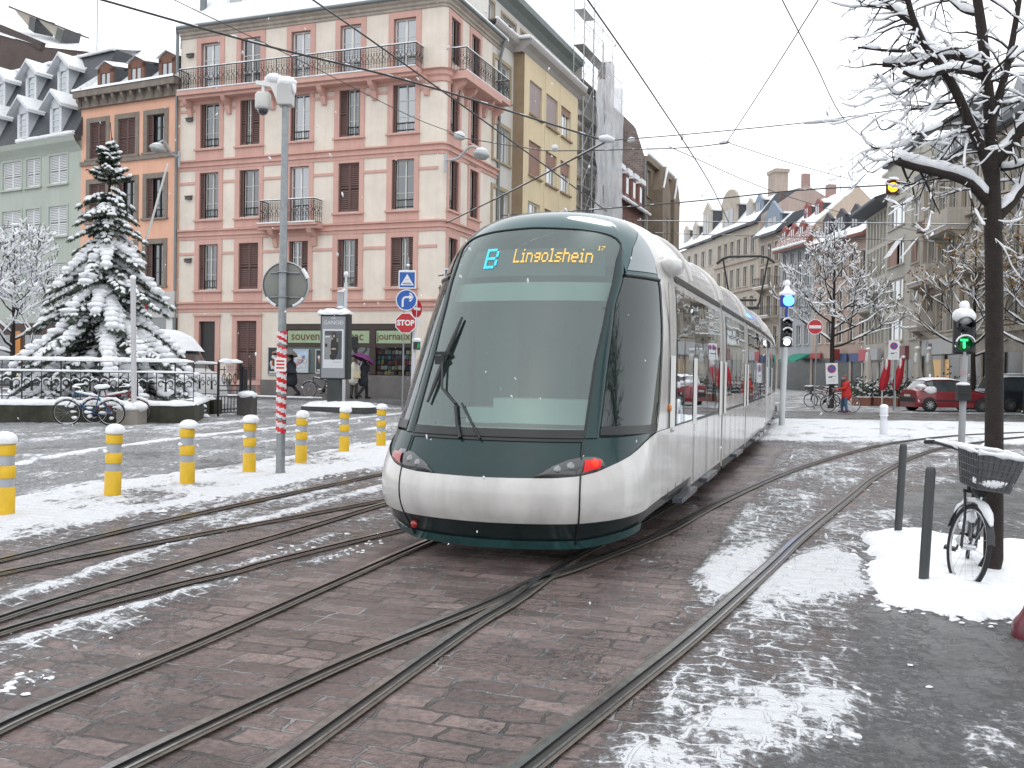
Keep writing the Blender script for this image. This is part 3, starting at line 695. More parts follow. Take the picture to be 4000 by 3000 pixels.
# --- long body modules
MODS=[(3.6,6.6,0),(6.82,10.5,1),(10.72,16.9,0),(17.12,20.4,1),(20.62,26.6,0),(26.82,29.6,1),(29.8,33.6,0)]
zprof=[z for z in [.25,.43,.75,1.05,1.6,2.0,2.3,2.45,2.6,2.7,2.8,2.9,2.98,3.05,3.1,3.15,3.19,3.22,3.24,3.249]]
def wprof(z): return float(np.interp(z,*_W))
for sa,sb,short in MODS:
    mb=MB(); ns=max(2,int((sb-sa)/1.2))
    full=[(wprof(z) if z>.6 else 1.2,z) for z in zprof]+[(0,3.252)]+[(-(wprof(z) if z>.6 else 1.2),z) for z in zprof[::-1]]
    rows=[[bend(w,s,z) for w,z in full] for s in np.linspace(sa,sb,ns+1)]
    mb.grid(rows,0,True,flip=True)
    for s,fl in ((sa,1),(sb,0)):
        pts=[bend(w,s,z) for w,z in full]; mb.add(pts,[tuple(range(len(pts)))[::(1 if fl else -1)]],0)
    body=mb.build('body_section',T_WHITE,tram)
    # dark sole bar
    mb=MB()
    for sg in (1,-1): mb.grid([[bend(sg*1.203,s,z) for z in (.22,.33)] for s in np.linspace(sa,sb,ns+1)],0,False,flip=sg<0)
    # black gutter line and panel joints
    s_g=2.45 if sa==3.6 else sa
    for sg in (1,-1):
        mb.grid([[bend(sg*(wprof(z)+.012),s,z) for z in (2.50,2.535,2.57)] for s in np.linspace(s_g,sb,ns+2)],0,False,flip=sg<0)
    mb.each('gutter_strip',T_BLACK,body)
    sj=([1.95,2.42,2.95,3.75,4.95,5.75,6.25] if sa==3.6 else list(np.linspace(sa+.3,sb-.3,5 if short else 9)))
    mb=MB()
    for sg in (1,-1):
        s0=2.42 if sa==3.6 else sa+.35
        a,b=s0,sb-.32
        mb.grid([[bend(sg*(wprof(z)+.006),s,z) for z in (1.06 if not short else 1.25,1.5,1.9,2.2,2.42)] for s in np.linspace(a,b,ns+2)],0,True,flip=sg<0)
    mb.each('saloon_window',T_GLASS3,body)
    mb=MB()
    for sg in (1,-1):
        for s in sj:
            mb.box(-.002,.002,0,.001,0,.001) if False else None
            zs=(.34,1.0,1.8,2.45)
            mb.grid([[bend(sg*(wprof(max(z,.6))+.011),s+d,z) for z in zs] for d in (-.017,.017)],0,False,flip=sg<0)
        mb.grid([[bend(sg*(wprof(z)+.010),s,z) for z in (1.035,1.065)] for s in np.linspace(s0,sb-.32,4)],0,False,flip=sg<0)
    mb.each('door_seam',T_BLACK,body,.05)
    mb=MB()
    for sg in (1,-1):
        for s in sj[2:-1:2]:
            mb.beam(bend(sg*1.235,s-.55,.30),bend(sg*1.235,s+.55,.30),.10,.05)
    mb.each('door_step',mt('wet_step_metal',(.12,.13,.16),.2,.2,metal=.6),body)
    mb=MB()
    for sg in (1,-1):
        for s in ([sj[0]+.2] if sa==3.6 else [])+[sa+.02+.16,sb-.18]:
            mb.grid([[bend(sg*(wprof(z)+.012),s+d,z) for z in (1.0,1.4,1.75)] for d in (-.15,.15)],0,False,flip=sg<0)
    mb.each('door_pillar',WHITE,body)
    # roof rib
    mb=MB(); mb.tube([bend(w*1.01,sb-.05,z+.008) for w,z in full if z>2.5],.03,6)
    mb.tube([bend(w*1.01,sa+.05,z+.008) for w,z in full if z>2.5],.03,6); mb.each('roof_rib',T_WHITE,body,.1)
    if sa>3.6:
        mb=MB(); k=[(w*.93,.3+(z-.3)*.985) for w,z in full]
        mb.grid([[bend(w,s,z) for w,z in k] for s in (sa-.26,sa+.02)],0,True,flip=True); mb.build('gangway_bellows',T_BLACK,tram)
# pantograph
mb=MB()
def tb(*p,r=.03): mb.tube([bend(*q) for q in p],r,6)
sP=31.6
tb((-.25,sP,3.25),(-.25,sP,4.1),r=.07); 
for sg in (-1,1):
    tb((-.45*sg-0,sP,4.15),(-.55*sg,sP,4.35),(-.85*sg+.0,sP-.3,6.0),r=.035)
tb((-.55,sP,4.15),(.55,sP,4.15),r=.07); tb((-.45,sP,4.45),(.45,sP,4.45),r=.05); tb((-.3,sP,3.6),(.3,sP,3.6),r=.2)
tb((-1.1,sP-.3,5.85),(-.85,sP-.3,6.05),(-.6,sP-.3,6.12),(.6,sP-.3,6.12),(.85,sP-.3,6.05),(1.1,sP-.3,5.85),r=.05)
mb.build('pantograph',BLACK,tram)
mb=MB(); mb.box(-1.0,1.0,1.2,6,.3,.36); 
for s in (4.2,12.5,18.5,24): mb.obox(bend(0,s,.32),(1.7,1.6,.45))
mb.build('underframe',T_BLACK,tram)
# ================================================================== BUILDINGS, LEFT
def wall_cells(mb,x0,x1,z0,z1,ops,y=0,rev=.22,m=0,mr=None):
    mr=m if mr is None else mr
    xs=sorted({x0,x1}|{v for o in ops for v in (o[0],o[1]) if x0<v<x1}); zs=sorted({z0,z1}|{v for o in ops for v in (o[2],o[3]) if z0<v<z1})
    for i in range(len(xs)-1):
        for j in range(len(zs)-1):
            cx=(xs[i]+xs[i+1])/2; cz=(zs[j]+zs[j+1])/2
            if any(o[0]<cx<o[1] and o[2]<cz<o[3] for o in ops): continue
            mb.quad((xs[i],y,zs[j]),(xs[i+1],y,zs[j]),(xs[i+1],y,zs[j+1]),(xs[i],y,zs[j+1]),m)
    for a,b,c,d in ops:
        r=y+rev
        mb.quad((a,y,c),(a,y,d),(a,r,d),(a,r,c),mr); mb.quad((b,y,c),(b,r,c),(b,r,d),(b,y,d),mr)
        mb.quad((a,y,d),(b,y,d),(b,r,d),(a,r,d),mr); mb.quad((a,y,c),(a,r,c),(b,r,c),(b,y,c),mr)
        mb.quad((a,r,c),(b,r,c),(b,r,d),(a,r,d),mr)
_wm={}
INTER=mt('dark_room',(.012,.012,.013),.9,.3)
def shutter_mesh(w,h,mat,slats=18,key=''):
    k=('sh',round(w,2),round(h,2),mat.name,slats)
    if k not in _wm:
        mb=MB(); f=.05
        mb.box(0,f,-.02,.02,0,h); mb.box(w-f,w,-.02,.02,0,h); mb.box(f,w-f,-.02,.02,0,.07); mb.box(f,w-f,-.02,.02,h-.07,h); mb.box(f,w-f,-.02,.02,h*.5-.03,h*.5+.03)
        n=slats
        for i in range(n):
            z=.07+(h-.14)*(i+.5)/n; 
            if abs(z-h/2)<.05: continue
            dz=(h-.14)/n*.5
            mb.add([(f,-.012,z-dz),(w-f,-.012,z-dz),(w-f,.012,z+dz*.45),(f,.012,z+dz*.45)],[(0,1,2,3)])
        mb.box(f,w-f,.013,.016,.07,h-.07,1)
        gap=mt(mat.name+'_louvre_shade',tuple(c*.32 for c in mat.node_tree.nodes['Color Ramp'].color_ramp.elements[0].color[:3]),.8,.1)  # darkened copy of the shutter paint, painted shade between the slats
        _wm[k]=mb.mesh('shutter',[mat,gap])
    return _wm[k]
def window(root,x0,x1,z0,z1,y=.0,rec=.16,frame=None,glass=None,surround=None,sw=.2,sill=None,bars=2,leaves=2,lf=0,rf=0,shut=None,guard=False,apron=None,fw=.055,top=0,slats=18,proud=.04,name='window'):
    """one window in an opening (local building frame, wall face at y, facing -y)"""
    glass=glass or PANE; frame=frame or WHITE
    w=x1-x0;h=z1-z0
    k=('w',round(w,3),round(h,3),rec,frame.name,surround.name if surround else 0,round(sw,2),sill.name if sill else 0,bars,leaves,guard,round(lf,2),round(rf,2),fw,top,proud)
    if k not in _wm:
        mb=MB(); mats=[frame,surround or frame,sill or frame,BLACK]
        a=lf*w; b=w-rf*w
        if b-a>.08:
            r=rec
            mb.box(a,a+fw,r,r+.06,0,h,0); mb.box(b-fw,b,r,r+.06,0,h,0); mb.box(a+fw,b-fw,r,r+.06,0,fw,0); mb.box(a+fw,b-fw,r,r+.06,h-fw-top,h,0)
            for i in range(1,leaves):
                xm=a+(b-a)*i/leaves; mb.box(xm-fw*.75,xm+fw*.75,r-.012,r+.05,fw,h-fw-top,0)
            for i in range(1,bars+1):
                zb=(h-top)*i/(bars+1); mb.box(a+fw,b-fw,r+.008,r+.046,zb-.014,zb+.014,0)
        if surround:
            s=sw; q=-proud
            mb.box(-s,0,q,0,-.0,h+s,1); mb.box(w,w+s,q,0,-.0,h+s,1); mb.box(0,w,q,0,h,h+s,1)
        if sill: mb.box(-sw-.04 if surround else -.06,w+(sw+.04 if surround else .06),-.12,rec-.002,-.09,-.001,2)
        if guard:
            for zz in (.12,.42): mb.box(.0,w,rec-.045,rec-.001,zz-.012,zz+.012,3)
            n=max(3,int(w/.12))
            for i in range(n+1): mb.box(w*i/n-.006,w*i/n+.006,rec-.04,rec-.026,.13,.41,3)
        _wm[k]=mb.mesh(name,mats)
    o=inst(name,_wm[k],root,(x0,y,z0))
    kp=('p',round(w,3),round(h,3),rec,glass.name)
    if kp not in _wm:
        mb=MB(); mb.quad((0,rec+.03,0),(w,rec+.03,0),(w,rec+.03,h),(0,rec+.03,h)); _wm[kp]=mb.mesh('pane',glass)
    inst('pane',_wm[kp],o)
    if shut:
        if lf+rf>=.99:
            for i in range(2): inst('shutter',shutter_mesh(w/2-.006,h-.02,shut,slats),o,(i*w/2+.003,.07,.01))
        else:
            if lf: inst('shutter',shutter_mesh(lf*w,h-.02,shut,slats),o,(0,.07,.01))
            if rf: inst('shutter',shutter_mesh(rf*w,h-.02,shut,slats),o,(w-rf*w,.07,.01))
    return o
def railing(root,path,z,h,mat,snow=True,scroll=True,name='balcony_railing',step=.13):
    """ornate wrought iron railing along a polyline (list of (x,y)) standing on z"""
    mb=MB()
    for (ax,ay),(bx,by) in zip(path[:-1],path[1:]):
        a=V((ax,ay,0));b=V((bx,by,0)); L=(b-a).length; d=(b-a)/L; up=V((0,0,1))
        for zz,t in ((z+.06,.02),(z+h*.30,.014),(z+h*.82,.014),(z+h,.035)): mb.beam(a+up*zz,b+up*zz,t,t)
        n=max(2,int(L/step))
        for i in range(n+1):
            p=a+d*(L*i/n); big=(i%8==0)
            mb.beam(p+up*z,p+up*(z+h),.028 if big else .012,.028 if big else .012)
            if scroll and i<n:
                c=a+d*(L*(i+.5)/n); r=min(step*.42,h*.14)
                for zc in (z+h*.42,z+h*.68):
                    mb.tube([c+up*zc+d*(r*math.cos(t))+up*(r*1.25*math.sin(t)) for t in [2*math.pi*q/8 for q in range(8)]],.008,4,closed=True)
                if i%2==0: mb.blob(c+up*(z+h*.55),(.03,.03,.05),0,6,4)
                mb.tube([c+up*(z+h*.9)+d*(r*.8*math.cos(t))+up*(r*.5*math.sin(t)) for t in [2*math.pi*q/7 for q in range(7)]],.006,4,closed=True)
    return mb.build(name,mat,root)
def snowline(mb,pts,w=.06,h=.05,seed=0):
    rnd=random.Random(seed); P=[V(q) for q in pts]; out=[]
    for a,b in zip(P[:-1],P[1:]):
        n=max(1,int((b-a).length/.25))
        for i in range(n): out.append(a.lerp(b,i/n))
    out.append(P[-1])
    mb.tube(out,[h*rnd.uniform(.75,1.2) for _ in out],6,0)
CREAM=mt('cream_render',(.73,.66,.575),.85,.09,.9,bump=.15,bscale=60,streak=.045)
PINKS=mt('pink_sandstone_paint',(.60,.365,.31),.8,.08,.9,bump=.15,bscale=50,streak=.07)
PINKD=mt('dark_pink_moulding',(.42,.24,.21),.8,.12,1.2,streak=.2)
BROWN=mt('brown_shutter_paint',(.135,.075,.066),.65,.12,2,streak=.1)
GREYST=mt('grey_stone_base',(.17,.16,.155),.85,.18,1.5,bump=.3)
ZINC=mt('zinc_gutter',(.19,.215,.22),.5,.12,3,metal=.4)
GREENW=mt('old_window_paint',(.52,.53,.50),.5,.08)
# ------------------------------------------------------------------ corner house
RZ3=math.atan2(-.356,.934)
B3=thing('corner_house','cream four storey corner house with pink stone window bands and a long iron balcony','house',(-15.6,45.4,0),RZ3)
XC=13.55; YS=5.9     # front width, side depth
colx=[(1.15,2.2),(3.35,4.4),(6.02,7.0),(8.5,9.52),(11.1,12.15)]
fl=[(5.06,7.13),(8.32,10.42),(11.57,13.6),(14.50,16.36)]
ops=[(a,b,c,d) for a,b in colx for c,d in fl]
ops=[o if not(o[0]==6.02 and o[2]==8.32) else (6.02,7.0,7.72,10.42) for o in ops]
ops=[(a,b,14.12 if c==14.50 else c,d) for a,b,c,d in ops]
gops=[(1.2,2.1,.34,3.6),(3.3,4.36,.95,3.62)]
SHOP=(5.75,12.25,.3,3.5)
mb=MB(); wall_cells(mb,0,13.3,0,17.0,ops+gops+[(5.75,12.25,.30,3.48)],rev=.24,m=0,mr=1)
# rounded corner and side wall (local: side face at x=XC facing +x)
rows=[]
for zz in (0,17.0): rows.append([(13.3+.25*math.sin(t),.25-.25*math.cos(t),zz) for t in np.linspace(0,math.pi/2,7)])
mb.grid(rows,0,True)
side=MB(); sops=[(yy,yy+.94,c,d) for yy in (.42,2.58) for c,d in fl]
wall_cells(side,.25,YS,0,17.0,sops,rev=.24,m=0,mr=1)
MS=Matrix.Translation((XC,0,0))@Matrix.Rotation(rad(90),4,'Z')   # local x of the side -> house y
mb.merge(side,MS)
mb.quad((0,0,0),(0,0,17),(0,YS+3,17),(0,YS+3,0)); mb.quad((0,YS+3,0),(0,YS+3,17),(XC,YS+3,17),(XC,YS+3,0)); 
mb.build('wall',[CREAM,PINKD],B3)
mb=MB(); mb.box(-.02,5.7,-.05,-.001,0,.98); mb.box(12.3,13.3,-.05,-.001,0,1.0); mb.each('plinth',GREYST,B3)
# pink bands, belts
def ringpath(off,y1=YS): return [(0,-off)]+[(13.3+.25*math.sin(t)+off*math.sin(t),.25-(.25+off)*math.cos(t)) for t in np.linspace(0,math.pi/2,7)]+[(XC+off,y1)]
def moulding(mb,z,prof,y1=YS):
    rows=[[(x,y,z+dz) for x,y in ringpath(o,y1)] for o,dz in prof]
    mb.grid(rows,0,False)
belt=[(0.002,-.26),(.045,-.26),(.045,-.12),(.11,-.10),(.11,-.02),(.06,0),(.06,.10),(.16,.13),(.16,.2),(.002,.22)]
for z in (4.29,7.62,10.82):
    mb=MB(); moulding(mb,z,belt); mb.build('belt_course',PINKS,B3)
thin=[(.002,-.06),(.04,-.06),(.04,.05),(.002,.06)]
for z in (6.72,9.98,13.30):
    mb=MB()
    segs=[(0,.9),(2.42,3.1),(4.62,5.78),(7.22,8.25),(9.74,10.84),(12.38,13.25)]
    for a,b in segs: mb.box(a,b,-.04,-.002,z-.06,z+.06)
    mb.each('string_course',PINKS,B3)
# upright pink strips (whole column between belts)
for i,(a,b) in enumerate(colx):
    for z0,z1,wz in ((4.52,7.35,fl[0]),(7.85,10.55,fl[1]),(11.05,13.72,fl[2])):
        c,d=wz
        if i==2 and c==8.32: c=7.72
        mb=MB(); x0,x1=a-.25,b+.22
        mb.box(x0,a-.002,-.045,-.002,c-.09,z1); mb.box(b+.002,x1,-.045,-.002,c-.09,z1); mb.box(a-.002,b+.002,-.045,-.002,d+.002,z1)
        mb.box(x0-.04,x1+.04,-.15,-.046,c-.13,c-.05)
        if c-.13-z0>.1: mb.box(x0,x1,-.05,-.002,z0,c-.131)
        mb.build('window_surround',PINKS,B3)
    c,d=14.12,16.36
    mb=MB(); mb.box(a-.24,a-.002,-.045,-.002,c,d+.27); mb.box(b+.002,b+.24,-.045,-.002,c,d+.27); mb.box(a-.002,b+.002,-.045,-.002,d+.002,d+.27); mb.build('window_surround',PINKS,B3)
for yy in (.42,2.58):
    for c,d in fl:
        s=MB(); a,b=yy,yy+.94; lo=c-.5 if c<14 else 14.1
        s.box(a-.2,a-.002,-.045,-.002,c if c<14 else lo,d+.25); s.box(b+.002,b+.2,-.045,-.002,c if c<14 else lo,d+.25); s.box(a-.002,b+.002,-.045,-.002,d+.002,d+.25)
        if c<14: s.box(a-.24,b+.24,-.13,-.002,c-.12,c-.03); s.box(a-.2,b+.2,-.05,-.002,c-.55,c-.121)
        s.xf(MS); s.build('window_surround',PINKS,B3)
# front windows: (floor, column): left shutter, right shutter, frame kind
SH={(0,0):(.22,.12),(0,1):(.5,.5),(0,2):(.1,.38),(0,3):(.2,.22),(0,4):(.42,.25),
    (1,0):(.22,0),(1,1):(.17,.0),(1,2):(0,0),(1,3):(.5,.5),(1,4):(.13,0),
    (2,0):(.16,0),(2,1):(.26,.44),(2,2):(.13,0),(2,3):(.36,.08),(2,4):(.12,0),
    (3,0):(0,0),(3,1):(0,0),(3,2):(0,0),(3,3):(0,0),(3,4):(0,0)}
rnd=random.Random(3)
for i,(a,b) in enumerate(colx):
    for f,(c,d) in enumerate(fl):
        lf,rf=SH[(f,i)]
        if f==3: c=14.12
        if (f,i)==(1,2): c=7.72
        fr=WHITE if (f==3 or i==2) else GREENW
        gl=PANE2 if (f,i) in ((3,0),(3,2),(3,3),(3,4),(1,2),(2,2),(2,4)) else PANE
        window(B3,a,b,c,d,rec=.15,frame=fr,glass=gl,bars=2,lf=lf,rf=rf,shut=BROWN if lf+rf else None,guard=(f in(0,1,2) and lf+rf<.99 and not (f,i)==(1,2)),fw=.06 if f==3 else .045,slats=22)
for yy in (.42,2.58):
    for f,(c,d) in enumerate(fl):
        o=window(B3,0,.94,c,d,rec=.15,frame=GREENW,bars=2,lf=.12,rf=.35,shut=BROWN,guard=f<3,slats=22)
        o.rotation_euler=(0,0,rad(90)); o.location=(XC,yy,c)
# cornice, gutter
mb=MB(); moulding(mb,17.0,[(.002,-.36),(.06,-.34),(.06,-.24),(.14,-.2),(.14,-.1),(.26,-.04),(.30,.02),(.30,.06),(.0,.08)]); mb.build('cornice',mt('cornice_render',(.40,.36,.31),.85,.12,1.5,streak=.15),B3)
mb=MB(); mb.tube([(x,y,17.1) for x,y in ringpath(.33)],.085,8); mb.build('gutter',ZINC,B3)
mb=MB(); mb.tube([(-.12,-.12,0),(-.12,-.12,16.9)],.07,8); mb.tube([(-.12,-.12,16.9),(.0,-.3,17.1)],.07,8); mb.build('downpipe',ZINC,B3)
mb=MB(); mb.tube([(XC+.08,YS-.1,0),(XC+.08,YS-.1,16.2),(XC+.2,YS-.15,16.6),(XC+.35,YS-.15,17.05)],.08,8); mb.build('downpipe',ZINC,B3)
mb=MB(); mb.grid([[(x,y,z) for x,y in pth] for pth,z in ((ringpath(.36,YS+.3),17.10),(ringpath(.34,YS+.3),17.26),([(0,-.0),(12.9,-.0),(13.0,.05),(13.1,.15),(13.15,.3),(13.2,.4),(13.25,.5),(13.3,.6),(13.3,YS)][:9],17.6),([(0,3.6),(9.5,3.6),(9.6,3.65),(9.7,3.7),(9.75,3.75),(9.8,3.8),(9.85,3.85),(9.9,3.9),(9.9,YS)],21.4))],0,True)
mb.box(0,9.9,3.9,9,17.2,21.38); roof=mb.build('roof',SNOW,B3)
mb=MB(); mb.tube([(.75,.6,17.4),(.75,.6,18.9)],.16,10); mb.lathe([(.2,18.85),(.2,18.95)],10,(.75,.6,0)); mb.build('vent_pipe',ZINC,roof)
SLATE=mt('slate_tiles',(.055,.06,.068),.55,.35,5,bump=.4,bscale=18)
for k in (2.45,4.7,7.0,9.3):
    mb=MB(); y0=.75
    mb.box(k-.5,k+.5,y0,y0+.12,17.75,19.5,0); mb.prism([(k-.62,y0-.1,19.5),(k+.62,y0-.1,19.5),(k,y0-.1,19.95)],(0,3.2,0),1); mb.add([(k+.5,y0+.12,17.8),(k+.5,y0+2.8,19.5),(k+.5,y0+.12,19.5)],[(0,1,2)],1); mb.add([(k-.5,y0+.12,17.8),(k-.5,y0+2.8,19.5),(k-.5,y0+.12,19.5)],[(0,2,1)],1)
    dm=mb.build('dormer',[WHITE,SLATE],roof)
    mb=MB(); mb.quad((k-.34,y0-.01,18.0),(k+.34,y0-.01,18.0),(k+.34,y0-.01,19.3),(k-.34,y0-.01,19.3))
    # third level would be too deep; the pane is kept inside the dormer mesh
    dm.data.materials.append(PANE2); bmx=bmesh.new(); bmx.from_mesh(dm.data); vs_=[bmx.verts.new(v) for v in mb.v]; fc=bmx.faces.new(vs_); fc.material_index=2; bmx.to_mesh(dm.data); bmx.free()
# long balcony, side balcony, small balcony
def balcony(poly,z,th,mat,rpath,rh,corbels,snowp,depth=.7):
    mb=MB(); mb.prism([(x,y,z-th) for x,y in poly],(0,0,th)); 
    mb.prism([(x*1.0,y*.8,z-th-.14) for x,y in poly],(0,0,.138))
    b=mb.build('balcony',mat,B3)
    railing(b,rpath,z,rh,BLACK)
    mb=MB(); snowline(mb,[(x,y,z+rh+.035) for x,y in rpath],h=.03,seed=2); mb.build('rail_snow',SNOW,b)
    mb=MB(); snowline(mb,[(x,y-.03,z+.03) for x,y in snowp],h=.035,seed=5); mb.build('ledge_snow',SNOW,b)
    for k,M in corbels:
        c=MB(); c.prism([(k-.11,0,z-th-.14),(k-.11,-depth*.85,z-th-.14),(k-.11,-depth*.7,z-th-.32),(k-.11,-depth*.3,z-th-.5),(k-.11,-.12,z-th-.85),(k-.11,0,z-th-.85)],(.22,0,0)); 
        if M: c.xf(M)
        c.build('corbel',mat,b)
balcony([(.35,0),(12.55,0),(12.55,-.72),(.35,-.72)],14.06,.2,PINKS,[(.45,0),(.45,-.66),(12.48,-.66),(12.48,0)],.98,[(k,None) for k in (.62,2.75,5.1,7.75,10.25,12.7)],[(.4,-.7),(12.5,-.7)])
sp=[(XC,.45),(XC+.75,.45),(XC+.75,YS-.35),(XC,YS-.35)]
balcony(sp,14.06,.2,PINKS,[(XC,.52),(XC+.68,.52),(XC+.68,YS-.42),(XC,YS-.42)],.98,[(k,MS) for k in (.75,2.0,4.0,5.2)],[(XC+.73,.5),(XC+.73,YS-.4)])
mb=MB(); moulding(mb,14.06,[(.002,-.5),(.07,-.48),(.07,-.3),(.16,-.22),(.16,-.06),(.3,.0),(.002,.02)]); mb.build('belt_course',PINKS,B3)
balcony([(4.75,0),(7.8,0),(7.8,-.7),(4.75,-.7)],7.84,.1,PINKS,[(4.9,0),(4.9,-.62),(7.65,-.62),(7.65,0)],1.02,[(5.35,None),(7.35,None)],[(4.8,-.68),(7.75,-.68)])
# ground floor: door, shuttered window, shop front
mb=MB(); mb.box(1.2,2.1,.12,.2,.34,3.6); mb.build('door',mt('dark_door',(.02,.019,.02),.4,.2),B3)
window(B3,3.3,4.36,.95,3.62,lf=.5,rf=.5,shut=BROWN,slats=30)
mb=MB()
for a,b,c,d in gops:
    mb.box(a-.26,a-.002,-.05,-.002,.3,d+.3); mb.box(b+.002,b+.26,-.05,-.002,.3,d+.3); mb.box(a-.002,b+.002,-.05,-.002,d+.002,d+.3); mb.box(a-.3,b+.3,-.12,-.051,d+.24,d+.34)
mb.box(3.04,4.62,-.08,-.002,.72,.93)
mb.each('ground_floor_surround',PINKS,B3)
SHOPF=mt('shop_brown_wood',(.045,.03,.025),.5,.2); SHOPG=mt('shop_grey_panel',(.12,.145,.14),.55,.12); SIGNG=mt('shop_sign_green',(.33,.42,.27),.5,.07,2); SIGNT=mt('shop_sign_lettering',(.13,.06,.03),.5,.1)
mb=MB(); mb.box(5.75,12.25,.02,.2,3.22,3.48,0); mb.box(5.75,5.93,.0,.2,.3,3.22,0); mb.box(10.12,10.42,-.02,.2,1.3,3.22,0); mb.box(12.1,12.25,.0,.2,.3,3.22,0); mb.box(5.93,12.1,.0,.2,2.46,2.62,0)
mb.box(5.93,8.35,.03,.2,1.3,2.46,1); mb.box(5.75,12.25,-.03,.2,.25,1.27,2); mb.box(8.35,8.5,.0,.2,1.27,2.46,0)
shop=mb.build('shop_front',[SHOPF,SHOPG,GREYST],B3)
for a,b,t in ((6.0,8.35,'souvenirs'),(8.45,10.1,'tabac'),(10.45,12.08,'journaux')):
    mb=MB(); mb.box(a,b,.0,.018,2.64,3.18,0); text_mb(mb,t,.52 if t!='journaux' else .44,wallM(((a+b)/2,-.006,2.93),0),1,ext=.005,off=.004); mb.build('shop_sign',[SIGNG,SIGNT],shop)
mb=MB(); mb.quad((8.5,.05,1.3),(10.12,.05,1.3),(10.12,.05,2.46),(8.5,.05,2.46)); mb.quad((10.42,.05,1.3),(12.1,.05,1.3),(12.1,.05,2.46),(10.42,.05,2.46)); mb.each('shop_window',glassmat('shop_glass',(.85,.9,.88),.05,.9,.02),shop)
mb=MB(); mb.box(8.5,12.1,.205,.225,1.29,2.46,6); mb.box(8.5,12.1,.1,.225,1.26,1.289,6)
rnd=random.Random(8)
for xx in np.arange(10.5,12.05,.17):
    for zz in (1.3,1.52,1.74,1.96,2.18):
        if rnd.random()<.9:
            w_,h_=rnd.uniform(.11,.16),rnd.uniform(.13,.21); y_=.13+.05*rnd.random()+(zz-1.3)*.02
            mb.obox((xx,y_,zz+h_/2),(w_,.012,h_),Matrix.Rotation(-.2,3,'X'),rnd.randrange(6))
for xx in np.arange(8.6,10.1,.3):
    for zz in (1.35,1.75):
        if rnd.random()<.6: mb.obox((xx,.17,zz+.1),(.2,.012,.24),None,rnd.randrange(6))
mb.build('magazine_display',[mt('cover_red',(.35,.04,.03),.4,.2),mt('cover_yellow',(.45,.36,.09),.4,.2),mt('cover_white',(.6,.6,.58),.4,.1),mt('cover_blue',(.1,.28,.36),.4,.2),mt('cover_dark',(.05,.05,.06),.4,.2),mt('cover_pink',(.4,.22,.2),.4,.2),mt('display_back',(.05,.035,.03),.7,.2)],shop)
# wall vents and boxes
for z in (15.85,12.9,9.3,6.4):
    mb=MB(); mb.box(.42,.72,-.16,-.002,z-.07,z+.08); mb.prism([(.40,-.002,z+.1),(.40,-.2,z+.05),(.40,-.2,z+.08),(.40,-.002,z+.14)],(.34,0,0)); mb.build('vent_hood',mt('vent_metal',(.10,.095,.09),.6,.2),B3)
# posters on the wall
def poster(k,z0,z1,w,lab,cols,lit=0):
    p=B3.matrix_basis
    M=Matrix.Translation(B3.location)@Matrix.Rotation(RZ3,4,'Z')
    t=thing('poster_frame',lab,'poster',M@V((k,-.04,z0)),RZ3,'posters framed on the shop wall')
    h=z1-z0; mb=MB()
    mb.box(-w/2,w/2,-.03,.03,0,.04); mb.box(-w/2,w/2,-.03,.03,h-.04,h); mb.box(-w/2,-w/2+.04,-.03,.03,.04,h-.04); mb.box(w/2-.04,w/2,-.03,.03,.04,h-.04); mb.build('frame',mt('poster_frame_metal',(.5,.52,.53),.4,.1),t)
    mb=MB(); mb.box(-w/2+.04,w/2-.04,-.012,.03,.04,h-.04,0)
    rnd=random.Random(int(k*10)); ms=[mt('poster_ground_%s'%n,c,.4,.2) for n,c in cols]
    for i in range(16):
        cx=rnd.uniform(-w*.28,w*.28); cz=rnd.uniform(.2,h-.25); mb.blob((cx,-.014,cz),(rnd.uniform(.04,.13),.003,rnd.uniform(.05,.14)),rnd.randrange(1,len(ms)),8,4,.2,i)
    mb.box(-w/2+.08,w/2-.08,-.016,-.011,.07,.16,len(ms)-1)
    mb.build('sheet',ms,t)
poster(5.35,1.2,2.45,.72,'dark poster with an orange figure, left of the striped pole',[('black',(.02,.025,.03)),('orange',(.4,.12,.04)),('white',(.6,.6,.6))])
poster(6.72,1.32,2.36,.78,'pale blue and white poster behind the grey umbrella',[('paleblue',(.42,.55,.68)),('pink',(.5,.28,.3)),('blue',(.06,.16,.35)),('cream',(.6,.6,.55))])
poster(7.85,1.32,2.36,.76,'dark poster with white lettering column beside the advertising panel',[('charcoal',(.035,.038,.04)),('skin',(.35,.16,.12)),('lettering',(.55,.55,.55))])
poster(12.75,1.0,2.0,.6,'small pinkish poster right of the magazine window',[('grey',(.16,.15,.17)),('rose',(.45,.25,.25)),('ivory',(.55,.55,.5))])
